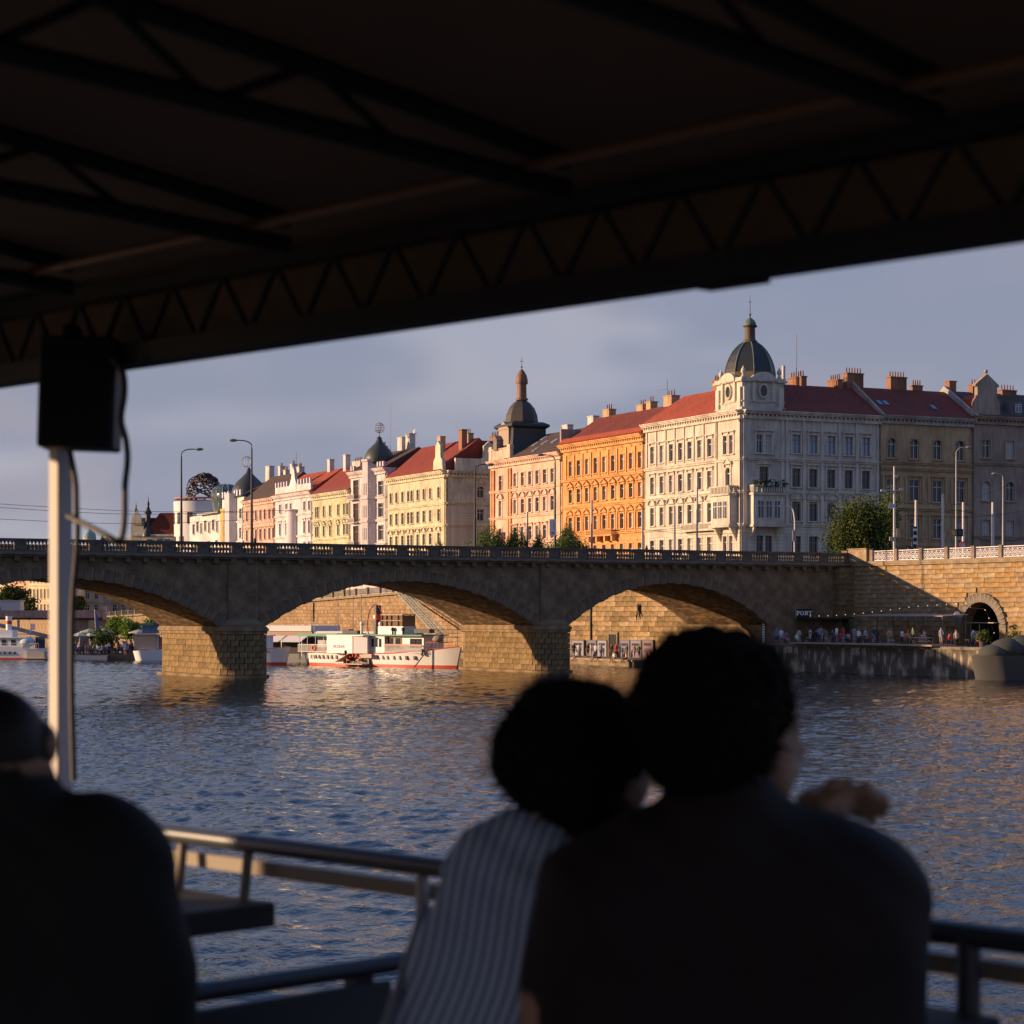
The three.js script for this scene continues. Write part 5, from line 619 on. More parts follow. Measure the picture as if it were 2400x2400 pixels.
  for (const x of [13.95, 14.6, 15.25]) { const w = mesh('saloon_window', bx(0.4, 1.0, 0.06, x, 2.95, 2.11), boatGlass, s); } const wf = mesh('saloon_door', [bx(2.4, 1.45, 0.06, 17.3, 2.9, 1.64)], boatBrown, s); for (const x of [16.65, 17.9]) mesh('door_pane', bx(0.85, 1.2, 0.06, x, 2.95, 1.67), boatGlass, wf); for (const x of [20.4, 21.4]) mesh('saloon_window', bx(0.9, 1.1, 0.06, x, 2.95, 1.64), boatGlass, s);
  const r2g = mesh('deck_rail', fenceRail(6.4, 0.95, 0.13), boatWhite, s); r2g.position.set(19.2, 1.78, zf * 0.96); mesh('rail_cap', bx(6.4, 0.09, 0.1, 19.2, 2.78, zf * 0.96), boatRed, s); const r3 = mesh('bow_rail', [fenceRail(3.6, 0.8, 0.5)], M(0.5, 0.3, 0.25), s); r3.position.set(24.2, 2.25, 0.9); r3.rotation.y = 0.3; mesh('bow_rail_cap', bx(3.6, 0.08, 0.1, 24.2, 3.1, 0.9, 0.3), boatRed, s);
  // wheelhouse, funnel with hoop, cowls
  mesh('wheelhouse', [bx(4.4, 1.0, 2.2, 16, 4.45, 0)], boatWhite, s); const wh = mesh('wheelhouse_frame', [bx(3.8, 0.12, 2.3, 16.2, 6.35, 0)].concat([14.4, 15.2, 16.0, 17.2, 18.0].flatMap(x => [cy(0.07, 0.07, 1.4, x, 4.95, 1.05, 6), cy(0.07, 0.07, 1.4, x, 4.95, -1.05, 6)])).concat([bx(3.8, 0.1, 0.1, 16.2, 5.65, 1.05)]), boatBrown, s); mesh('wheelhouse_glass', bx(3.6, 1.3, 1.9, 16.2, 5.6, 0), new THREE.MeshPhysicalMaterial({ color: C(0.2, 0.13, 0.08), roughness: 0.1 }), wh);
  mesh('funnel', [cy(0.5, 0.42, 3.6, 12.4, 3.9, -0.2, 18)], boatDark, s); mesh('funnel_band', cy(0.48, 0.47, 0.75, 12.38, 5.7, -0.2, 18), boatRed, s); mesh('funnel_badge', bx(0.36, 0.36, 0.06, 12.3, 6.1, 0.28), boatWhite, s); mesh('funnel_hoop', new THREE.TorusGeometry(1.4, 0.06, 6, 30).scale(1, 1.75, 1).translate(12.2, 5.1, 0), M(0.2, 0.07, 0.05), s);
  for (const x of [10.6, 13.9]) mesh('cowl', [cy(0.16, 0.16, 1.3, x, 3.9, 0.8, 10), new THREE.SphereGeometry(0.28, 10, 8).translate(x + 0.05, 5.25, 0.8)], boatWhite, s); for (const x of [16.6, 18.4]) mesh('cowl', [new THREE.SphereGeometry(0.24, 10, 8).translate(x, 4.6, 1.3), cy(0.12, 0.12, 0.6, x, 3.95, 1.3, 8)], boatDark, s);
  mesh('roof_clutter', [bx(2.6, 0.5, 0.9, 21, 4.4, 0.3), bx(1.6, 0.4, 0.9, 8.6, 4.2, 0), bx(1.2, 0.5, 0.8, 6.6, 4.3, -0.6)], M(0.16, 0.14, 0.14), s); mesh('spar', bar(V(23.6, 2.9, 1.5), V(21.6, 0.1, 2.6), 0.07), boatDark, s); mesh('fender', [cy(0.14, 0.14, 0.8, 22.2, 1.5, 1.9, 8), cy(0.14, 0.14, 0.6, 10.4, 1.4, zf + 1.15, 8)], boatDark, s); mesh('bow_bundle', new THREE.SphereGeometry(0.6, 10, 8).scale(1.3, 0.7, 1).translate(24, 3.5, 1), M(0.3, 0.24, 0.18), s); mesh('jack_staff', cy(0.04, 0.03, 2, 1, 3.9, 0, 5), boatWhite, s);
}
{ // second boat, bow towards the steamer's stern, mostly behind the pier
  const d = 268, s = thing('white_motor_boat', 'white motor boat with red waterline half hidden by the bridge pier', 'boat', [XD(682, d) - 11.5, 0, -d - 6], -0.45);
  mesh('hull', hullGeo(12, 3.6, 2.3, 1.7, 1.5, 0.34, null, 0.6), boatWhite, s); mesh('boot_stripe', hullGeo(12, 3.63, 2.3, 1.7, 1.5, -0.5, 0.36, 0.6), boatRed, s); mesh('wheelhouse', [bx(4, 1.9, 2.2, 7.4, 2.7, 0), bx(4.4, 0.12, 2.6, 7.4, 3.7, 0)], M(0.7, 0.68, 0.68), s); mesh('wheelhouse_window', [bx(0.7, 0.7, 0.05, 8.6, 3.0, 1.12)], boatGlass, s); mesh('sheer_stripe', tube([V(0, 1.6, 1.0), V(4, 1.72, 1.8), V(9, 1.95, 1.6), V(12.4, 2.35, 0.1)], 0.06, 30, 5), M(0.3, 0.08, 0.06), s); const tx = mesh('name_lettering', text('ORA', 0.42), boatDark, s); tx.position.set(10.1, 1.55, 1.42); tx.rotation.y = 0.5; mesh('flag_staff', cy(0.04, 0.03, 3, 9.8, 2.2, 0.4, 5), boatWhite, s); mesh('mast', [cy(0.06, 0.05, 1.6, 7, 3.7, 0, 6), bx(0.5, 0.2, 0.3, 7, 4.6, 0)], M(0.3, 0.35, 0.4), s);
}
{ // floating restaurant with flat roof and awnings
  const d = 292, s = thing('floating_restaurant', 'long floating restaurant with pale flat roof and cream awnings behind the steamer', 'restaurant boat', [XD(560, d), 0, -d], -0.62); mesh('pontoon', bx(34, 1.6, 6, 13, 0.3, -3), boatDark, s); mesh('roof', [bx(16, 0.75, 6, 5, 4.5, -3), bx(15, 0.5, 5.6, 19.5, 3.9, -3.2)], M(0.72, 0.66, 0.62), s); mesh('fascia', bx(16, 0.55, 5.6, 5, 3.8, -3), boatBrown, s); mesh('awning', [0, 1, 2, 3].map(i => bx(3.6, 0.08, 1.8, -1 + i * 3.9, 3.1, 0.8, 0, 0.45)), M(0.72, 0.66, 0.6), s); mesh('saloon', bx(15, 2.6, 5, 5, 2.2, -3.2), M(0.06, 0.05, 0.04), s); mesh('dark_cabin', bx(15, 2.8, 5, 20, 2.5, -3.3), M(0.05, 0.05, 0.05), s); mesh('awning_post', [-2.6, 1.2, 5, 9, 12.6].map(x => bx(0.08, 2.2, 0.08, x, 1.9, 1.4)), boatWhite, s); mesh('mast', [16, 18.6, 20].map(x => cy(0.05, 0.04, 5, x, 4.2, -2, 5)), M(0.3, 0.26, 0.24), s);
}
{ // metal stairs down the embankment wall
  const A = at(948, 1391, 347), B = at(1040, 1490, 322); const st = thing('metal_stairs', 'grey green metal stairs with railings descending the embankment wall', 'stairs', [B.x, B.y, B.z]); const O = B, g = [], n = V(-0.9, 0, 0.43).multiplyScalar(1.2), N = 24; for (let i = 0; i < N; i++) { const p = B.clone().lerp(A, i / N).sub(O).add(n.clone().multiplyScalar(0.5)); const m = mesh('step', bx(1.3, 0.07, 0.75), M(0.2, 0.22, 0.2, 0.6), st); m.position.copy(p); m.rotation.y = northYaw + Math.PI / 2; }
  const ir = M(0.3, 0.36, 0.32, 0.6); for (const k of [0.05, 1]) { const a = B.clone().sub(O).add(n.clone().multiplyScalar(k)), b = A.clone().sub(O).add(n.clone().multiplyScalar(k)), up = V(0, 1.1, 0); const r = [bar(a, b, 0.1), bar(a.clone().add(up), b.clone().add(up), 0.06), bar(a.clone().add(V(0, 0.55, 0)), b.clone().add(V(0, 0.55, 0)), 0.04)]; for (let i = 0; i <= 30; i++) { const p = a.clone().lerp(b, i / 30); r.push(bar(p, p.clone().add(up), 0.035, 4)); } mesh('stair_rail', r, ir, st); }
  const q = at(1052, 1522, 318); const lg = mesh('landing_platform', [bx(3.4, 0.12, 1.8, 0.6, -0.2, 0.4), bx(0.06, 2.4, 0.06, -0.8, -1.3, 1.1), bx(0.06, 2.4, 0.06, 2.1, -1.3, 1.1), bx(3.2, 0.06, 0.06, 0.6, 0.9, 1.2), bx(3.2, 0.06, 0.06, 0.6, 0.4, 1.2), bx(0.06, 1.2, 0.06, 2.1, 0.4, 1.2)], ir, st);
}
{ // drain pipes and the small climbing figure on the lit wall behind the last arch
  const onWall = (px, off) => { const k = (px - 1200) / F, d = (149.9 - 0.9 * off + 0.43 * k * off) / (0.4806 + k); return [d, V(NX(d) - 0.9 * off, 0, -d + 0.43 * off)]; };
  for (const [px, y0, y1] of [[1385, 1418, 1500], [735, 1412, 1458]]) { const [d, p] = onWall(px, 0.25), m = mesh('drain_pipe', [cy(0.16, 0.16, YD(y0, d) - YD(y1, d), 0, 0, 0, 8), cy(0.22, 0.22, 0.2, 0, 2, 0, 8)], M(0.05, 0.045, 0.04, 0.6)); m.position.set(p.x, YD(y1, d), p.z); tag(m, px > 1000 ? 'dark drain pipe on the wall left of the climbing sculpture' : 'dark drain pipe on the wall above the floating restaurant', 'drain pipe', 'drain pipes on the wall'); }
  const [d, p] = onWall(1497, 0.35), bs = bones([[0, 0.1, 0, 0, 0.85, 0.05, 0.2, 0.22, 't'], [-0.12, 0.1, 0, -0.42, -0.35, 0.1, 0.12, 0.1, 't'], [-0.42, -0.35, 0.1, -0.5, -0.95, 0, 0.09, 0.06, 't'], [0.12, 0.1, 0, 0.4, -0.3, 0.1, 0.12, 0.1, 't'], [0.4, -0.3, 0.1, 0.62, -0.85, 0, 0.09, 0.06, 't'], [-0.2, 0.85, 0, -0.42, 0.75, 0, 0.09, 0.07, 't'], [-0.42, 0.75, 0, -0.3, 1.0, 0, 0.07, 0.06, 't'], [0.2, 0.85, 0, 0.3, 1.05, 0, 0.09, 0.06, 't'], [0, 0.9, 0.05, 0, 1.05, 0.02, 0.12, 0.12, 't']]); const m = mesh('climbing_sculpture', march(field(bs, 0.08), [0, 0, 0], 1.25, 48), M(0.03, 0.028, 0.025, 0.5)); m.position.set(p.x, YD(1436, d), p.z); m.rotation.y = northYaw; tag(m, 'small dark sculpture of a climbing figure on the embankment wall', 'sculpture');
  // notice boards along the foot of the wall and a dark doorway
  for (const [px, w, c, lab, top] of [[1355, 3.6, [0.24, 0.22, 0.25], 'pale notice board with grey print beside the pier', 1501], [1388, 2.6, [0.13, 0.13, 0.19], 'blue grey notice board with white print', 1501], [1412, 2.6, [0.27, 0.25, 0.28], 'white notice board with dark dots beside the dark doorway', 1501], [1465, 2.6, [0.15, 0.14, 0.18], 'dark grey notice board right of the dark doorway', 1501], [1491, 2.8, [0.2, 0.17, 0.21], 'mauve notice board behind two walking people', 1501], [1519, 2.8, [0.2, 0.11, 0.11], 'reddish brown notice board above a dark panel', 1500]]) { const [d2, q] = onWall(px, 0.35), t = thing('notice_board', lab, 'notice board', [q.x, 0.75, q.z], northYaw); const h = YD(top, d2) - 0.75; mesh('panel', bx(w, h, 0.12, 0, h / 2, 0), M(...c, 0.6), t); mesh('frame', [bx(w + 0.1, 0.1, 0.2, 0, h, 0), bx(0.1, h, 0.2, -w / 2, h / 2, 0), bx(0.1, h, 0.2, w / 2, h / 2, 0)], M(0.15, 0.14, 0.15), t); mesh('print', [0.78, 0.7, 0.5, 0.42, 0.34].map((k, i) => bx(w * (0.7 - 0.07 * (i % 3)), 0.1 + (i === 0 ? 0.12 : 0), 0.02, 0, h * k, 0.07)), M(0.03, 0.03, 0.04), t); }
  { const [d2, q] = onWall(1438, 0.22), t = thing('doorway', 'dark doorway opening in the foot of the embankment wall', 'door', [q.x, 0.75, q.z], northYaw); mesh('door_leaf', bx(2.2, 2.9, 0.1, 0, 1.45, 0), M(0.02, 0.02, 0.02), t); mesh('door_frame', [bx(0.25, 3.1, 0.3, -1.2, 1.5, 0), bx(0.25, 3.1, 0.3, 1.2, 1.5, 0), bx(2.7, 0.3, 0.3, 0, 3.1, 0)], stone(0.35, 0.26, 0.17), t); }
  const gp = 'people on the landing', P = (px, pose, off, ry, top, bot, hi, bare, lab) => { const [d2, q] = onWall(px, off); q.y = pose === 'sit' ? 0.84 : 0.76; person(pose, q, ry, CL[top], CL[bot], HAIR[hi], bare, lab, gp); }, out = northYaw;
  P(1345, 'stand', 4, out + 1, 'black', 'black', 0, 0, 'person all in black standing at the pier end of the landing'); P(1357, 'stand', 5, out + 2.4, 'white', 'grey', 0, 1, 'person in white shirt standing on the landing before a pale board'); P(1360, 'stand', 3, out, 'grey', 'navy', 0, 0, 'person in grey top standing behind one in a white shirt'); P(1352, 'sit', 8.75, out, 'sky', 'beige', 0, 1, 'person in light blue seated on the landing edge near the pier'); P(1378, 'stand', 3.5, out + 0.6, 'black', 'black', 1, 1, 'person in black shorts standing between two notice boards'); P(1386, 'stand', 3.2, out - 0.5, 'beige', 'beige', 2, 0, 'person in beige standing by the blue grey board'); P(1397, 'stand', 4.6, out + 0.3, 'white', 'black', 2, 1, 'fair haired person in white top with folded arm'); P(1394, 'sit', 8.75, out + 0.3, 'black', 'beige', 1, 1, 'person in black seated on the landing edge, knees bare, leaning left'); P(1407, 'sit', 8.75, out - 0.3, 'grey', 'black', 2, 1, 'person in grey seated on the landing edge beside one in black'); P(1408, 'walk', 3, out + 1.5, 'sky', 'blue', 1, 0, 'person in light blue walking past the dotted board');
  P(1434, 'stand', 4.5, out + 0.5, 'black', 'black', 0, 0, 'person in black standing before the dark doorway'); P(1444, 'walk', 5, out + 0.8, 'red', 'navy', 0, 0, 'person in bright red top before the dark doorway'); P(1453, 'stand', 4, out, 'navy', 'black', 0, 0, 'person in navy standing right of the one in red'); P(1438, 'sit', 8.75, out, 'pink', 'black', 2, 1, 'person in pink seated on the landing edge below the red top'); P(1441, 'sit', 8.8, out + 0.6, 'white', 'beige', 1, 1, 'person in white seated on the landing edge below the doorway'); P(1463, 'sit', 8.75, out + 0.4, 'black', 'grey', 0, 1, 'person in black seated at the right end of the landing edge'); P(1470, 'stand', 4.4, out - 0.3, 'black', 'grey', 0, 0, 'person in black standing before the dark grey board'); P(1487, 'walk', 4, out + 1.5, 'pink', 'pink', 2, 1, 'person in pale pink dress walking before the mauve board'); P(1498, 'walk', 4, out + 1.5, 'green', 'black', 1, 1, 'person in green top walking behind one in pale pink'); P(1468, 'sit', 8.8, out - 0.4, 'beige', 'navy', 2, 1, 'person in beige seated last on the landing edge'); P(1558, 'stand', 2, out, 'red', 'black', 0, 0, 'person in dark red standing under the arch at the wall'); P(1568, 'stand', 2, out, 'navy', 'black', 0, 0, 'person in navy standing under the arch beside dark red');
}

// ---------------------------------------------------------------- terrace on the quay right of the bridge
const sq = (x, z, y = 3.0) => V(40.3 + 0.499 * x - 0.867 * z, y, -(255 - 0.867 * x - 0.499 * z));
{
  const woodD = M(0.1, 0.07, 0.05, 0.8);
  const pv = thing('cafe_pavilion', 'dark riverside cafe pavilion with red brown wall under the bridge end', 'cafe', [40.3, 0, -255], southYaw);
  mesh('roof', bx(9.5, 0.18, 6.5, -2.2, 5.95, 4.6), M(0.03, 0.03, 0.03), pv); mesh('back_wall', bx(9, 3, 0.2, -2.2, 4.45, 1.9), M(0.05, 0.035, 0.03), pv); mesh('side_wall', bx(0.2, 2.9, 5, -6.6, 4.45, 4.4), M(0.04, 0.03, 0.03), pv); mesh('counter', bx(8, 1.1, 0.8, -2.4, 3.55, 5.4), M(0.03, 0.025, 0.02), pv); for (const x of [-6.4, -2.2, 2.2]) mesh('post', bx(0.16, 2.9, 0.16, x, 4.45, 7.6), M(0.03, 0.03, 0.03), pv); mesh('red_screen', bx(7.6, 2.6, 0.12, -4.4, 7.4, 1.95), M(0.16, 0.045, 0.03), pv); mesh('menu_screen', bx(1.3, 0.7, 0.08, -4.4, 6.4, 7.75, 0, 0, -0.1), M(0.62, 0.66, 0.72, 0.5), pv);
  const sg = thing('cafe_sign', 'dark sign board with white PORT lettering on the pavilion', 'sign', [sq(1.5, 7.9, 6.05).x, 6.05, sq(1.5, 7.9).z], 0.12); mesh('board', bx(2.0, 1.0, 0.08, 0, 0.5, 0), M(0.02, 0.02, 0.02), sg); mesh('lettering', text('PORT', 0.5, 0.04).translate(0, 0.26, 0.05), M(0.85, 0.85, 0.85, 0.6), sg); mesh('board_edge', bx(0.08, 1.1, 0.12, -1.0, 0.5, 0), M(0.3, 0.24, 0.16), sg);
  const lc = thing('lattice_column', 'white panelled lattice column at the quay edge', 'column', [sq(-0.6, 12, 3).x, 2.9, sq(-0.6, 12).z], 0.2); mesh('frame', [bx(0.07, 3.2, 0.07, -0.4, 1.6, 0), bx(0.07, 3.2, 0.07, 0.4, 1.6, 0), bx(0.07, 3.2, 0.07, 0.02, 1.6, 0.02)].concat([...Array(11)].map((_, i) => bx(0.86, 0.05, 0.08, 0, 0.05 + i * 0.31, 0))), M(0.05, 0.05, 0.05), lc); for (let i = 0; i < 10; i++) for (const x of [-0.2, 0.2]) mesh('panel', bx(0.34, 0.24, 0.04, x, 0.2 + i * 0.31, 0), M(0.75, 0.75, 0.73, 0.6), lc);
  const ps = thing('poster_stand', 'white poster stand beside the lattice column', 'poster', [sq(-3.6, 11, 3).x, 2.9, sq(-3.6, 11).z], 0.2); mesh('sheet', bx(0.8, 1.25, 0.06, 0, 0.9, 0), M(0.7, 0.7, 0.72, 0.6), ps); mesh('picture', bx(0.45, 0.55, 0.02, 0, 1.0, 0.05), M(0.3, 0.33, 0.42), ps); for (const x of [-0.35, 0.35]) mesh('leg', bx(0.05, 0.4, 0.05, x, 0.2, 0), M(0.05, 0.05, 0.05), ps);
  const ht = tag(mesh('flag_pole', [cy(0.06, 0.045, 8.6, 0, 0, 0, 8), cy(0.12, 0.12, 0.3, 0, 0, 0, 8)], M(0.25, 0.2, 0.14, 0.5)), 'tall thin bare pole rising from the pavilion end', 'pole'); ht.position.copy(sq(-1, 11.2, 3));
  const aw = thing('terrace_awning', 'long thin framed awning standing against the shaded quay wall', 'awning', [40.3, 0, -255], southYaw); mesh('canopy', [bx(15.5, 0.1, 3.6, 15, 6.3, 3.6, 0, 0.05), bx(15.5, 0.12, 0.08, 15, 6.22, 5.4)], M(0.3, 0.26, 0.24, 0.8), aw); for (const x of [7.6, 10.4, 13, 15.6, 18.4, 21, 22.6]) mesh('post', [bx(0.07, 3.2, 0.07, x, 4.55, 5.3), bx(0.07, 3.3, 0.07, x, 4.6, 2)], M(0.2, 0.16, 0.13), aw);
  const sl = thing('string_lights', 'string of small lit bulbs hung along the quay terrace', 'string lights', [40.3, 0, -255], southYaw), pts = []; for (let i = 0; i <= 24; i++) { const t = i / 24, x = -6 + 27.5 * t; pts.push(V(x, 6.85 - 0.75 * Math.sin(Math.PI * Math.min(1, t * 1.3)) * (1 - t * 0.4) + 0.9 * t * t, 10 - 9 * t)); } mesh('cable', tube(pts, 0.018, 60, 4), M(0.03, 0.03, 0.03), sl);
  const bulbM = new THREE.MeshStandardMaterial({ color: C(0.9, 0.7, 0.4), emissive: C(1, 0.66, 0.3), emissiveIntensity: 0.8 }), bg = new THREE.SphereGeometry(0.05, 8, 6); for (const p of pts) { const m = mesh('bulb', bg, bulbM, sl); m.position.copy(p).add(V(0, -0.09, 0)); } for (const [x, y] of [[24.4, 6.9], [25.0, 6.0], [22, 7.2], [25.8, 4.4]]) { const m = mesh('bulb', bg, bulbM, sl); m.position.set(x, y, 0.8); } mesh('drop_cable', tube([V(21.5, 7.3, 1), V(22.6, 7.1, 0.8), V(24.4, 6.9, 0.8), V(25.0, 6.0, 0.8), V(25.8, 4.4, 0.8)], 0.018, 20, 4), M(0.03, 0.03, 0.03), sl);
  const ds = tag(mesh('disc_sign', [cy(0.34, 0.34, 0.08, 0, 0, 0, 20).rotateX(Math.PI / 2)], M(0.8, 0.78, 0.75, 0.6)), 'round white hanging sign at the tunnel mouth', 'sign'); ds.position.copy(sq(21.4, 2.2, 6.4)); ds.rotation.y = 0.1;
  const kb = thing('tunnel_kiosk', 'small glazed entrance with pale shelf in the tunnel mouth', 'kiosk', [40.3, 0, -255], southYaw); mesh('shelf', bx(4.6, 0.1, 0.5, 23.6, 5.5, 0.7), M(0.4, 0.33, 0.24), kb); for (const x of [20.6, 22, 23.4]) mesh('post', bx(0.1, 2.4, 0.1, x, 4.2, 0.7), M(0.25, 0.18, 0.1), kb); mesh('lit_cabinet', bx(0.7, 1.2, 0.4, 22.8, 4.0, 0.8), M(0.6, 0.52, 0.4, 0.5), kb);
  // pontoon edge of the terrace: thin deck over the quay edge with zigzag braces below
  const pt = thing('terrace_deck', 'narrow wooden terrace deck overhanging the stone quay', 'deck', [40.3, 0, -255], southYaw); mesh('deck_boards', bx(24, 0.16, 3.4, 19.5, 3.18, 12.9), M(0.34, 0.26, 0.17), pt); for (let i = 0; i < 13; i++) mesh('brace', bx(0.06, 0.95, 0.06, 9 + i * 1.75, 2.72, 14.2, 0, 0, i % 2 ? 0.7 : -0.7), woodD, pt); mesh('deck_rail', [bx(24, 0.05, 0.05, 19.5, 4.0, 14.5), bx(24, 0.03, 0.03, 19.5, 3.6, 14.5)].concat([...Array(13)].map((_, i) => bx(0.05, 0.85, 0.05, 7.6 + i * 2, 3.6, 14.5))), M(0.05, 0.045, 0.04), pt);
  // guests and tables
  const tb0 = (() => { const t = thing('terrace_table', 'small dark table among the guests on the quay terrace', 'table', [0, 0, 0], 0, 'terrace tables'); mesh('table_top', bx(0.9, 0.05, 0.7, 0, 0.74, 0), woodD, t); mesh('leg', cy(0.04, 0.04, 0.72, 0, 0, 0, 6), woodD, t); mesh('foot', cy(0.25, 0.2, 0.04, 0, 0, 0, 10), woodD, t); return t; })();
  const R = mulberry(303), tops = ['white', 'black', 'red', 'blue', 'sky', 'grey', 'beige', 'orange', 'purple', 'pink', 'navy', 'white', 'green'], desc = [];
  let first = true; for (let i = 0; i < 15; i++) { const x = 5 + i * 1.75 + R() * 0.6, z = 7.5 + R() * 5.2, p = sq(x, z, z > 11 ? 3.27 : 2.99); if (first) { tb0.position.copy(p); first = false; } else copy(tb0, null, [p.x, p.y, p.z], southYaw); }
  const seen = new Set(), hairW = ['dark haired', 'brown haired', 'fair haired'], guestLabel = (sit, c, k) => { const q = `guest in ${c === 'sky' ? 'light blue' : c} top ${where[Math.min(4, Math.floor(k * 5))]}`, a = sit ? 'seated' : 'standing'; for (const h of ['', ...hairW]) { const l = `${a} ${h ? h + ' ' : ''}${q}`; if (!seen.has(l)) { seen.add(l); return l; } } return `${a} ${q}`; };
  const where = ['by the pavilion', 'near the shaded pilaster', 'in the middle of the quay terrace', 'below the long awning', 'near the tunnel mouth'];
  for (let i = 0; i < 60; i++) { const k = i / 60, x = 1 + k * 30 + R() * 0.8, z = 5.5 + R() * 8, sit = R() < 0.62, c = tops[i % tops.length], p = sq(x, z, (z > 11.2 && x > 7.6 ? 3.27 : 2.99) + (sit ? 0.46 : 0)); person(sit ? 'sit' : 'stand', p, R() * 6.28, CL[c], CL[pick(['black', 'navy', 'grey', 'beige'])], HAIR[i % 3], R() < 0.3, guestLabel(sit, c, k), 'guests on the quay terrace'); if (sit) { const q = copyBench(p); } }
  function copyBench(p) { const m = mesh('stool', [bx(0.42, 0.05, 0.42, 0, 0.44, 0), bx(0.05, 0.44, 0.05, -0.17, 0.22, -0.17), bx(0.05, 0.44, 0.05, 0.17, 0.22, -0.17), bx(0.05, 0.44, 0.05, -0.17, 0.22, 0.17), bx(0.05, 0.44, 0.05, 0.17, 0.22, 0.17)], woodD); m.position.set(p.x, p.y - 0.46, p.z); return tag(m, 'dark wooden stool under a seated terrace guest', 'stool', 'terrace stools'); }
  // dark moored boat and plants at the right
  const db = thing('moored_barge', 'dark covered barge moored at the quay', 'barge', [45.6, 0, -209.5], 0.12); mesh('hull', hullGeo(14, 4.4, 2.6, 2.4, 2.4, -0.5, null, 0.5), M(0.07, 0.066, 0.06, 0.9), db); mesh('cover', [[1.8, 3.0, 1.5, 0.9], [3.2, 3.3, 1.9, 1.2], [5.0, 3.5, 2.1, 1.35], [6.8, 3.3, 2.0, 1.2]].map(s => new THREE.SphereGeometry(1, 18, 12).scale(s[2], s[3], 1.7).translate(s[0], s[1] - 0.4, 0)), M(0.06, 0.062, 0.05, 0.95), db); mesh('mast', cy(0.04, 0.04, 3, 3, 2.5, 0.5, 5), M(0.1, 0.1, 0.1), db);
  for (const [x, z, s, lab] of [[33, 9, 1.0, 'dark potted shrub near the tunnel mouth'], [37, 8, 1.3, 'larger dark potted shrub beside the covered barge'], [-5, 10.5, 0.8, 'low dark shrub in front of the pavilion']]) { const t = thing('potted_shrub', lab, 'shrub', [sq(x, z).x, 2.98, sq(x, z).z]); mesh('pot', cy(0.35, 0.42, 0.6, 0, 0, 0, 12), M(0.1, 0.06, 0.04), t); const c = mesh('foliage', leafGeo(500, s, s * 0.8, s, 0.2, mulberry(x + 60)), leafDark, t); c.position.y = 0.6 + s * 0.7; }
}
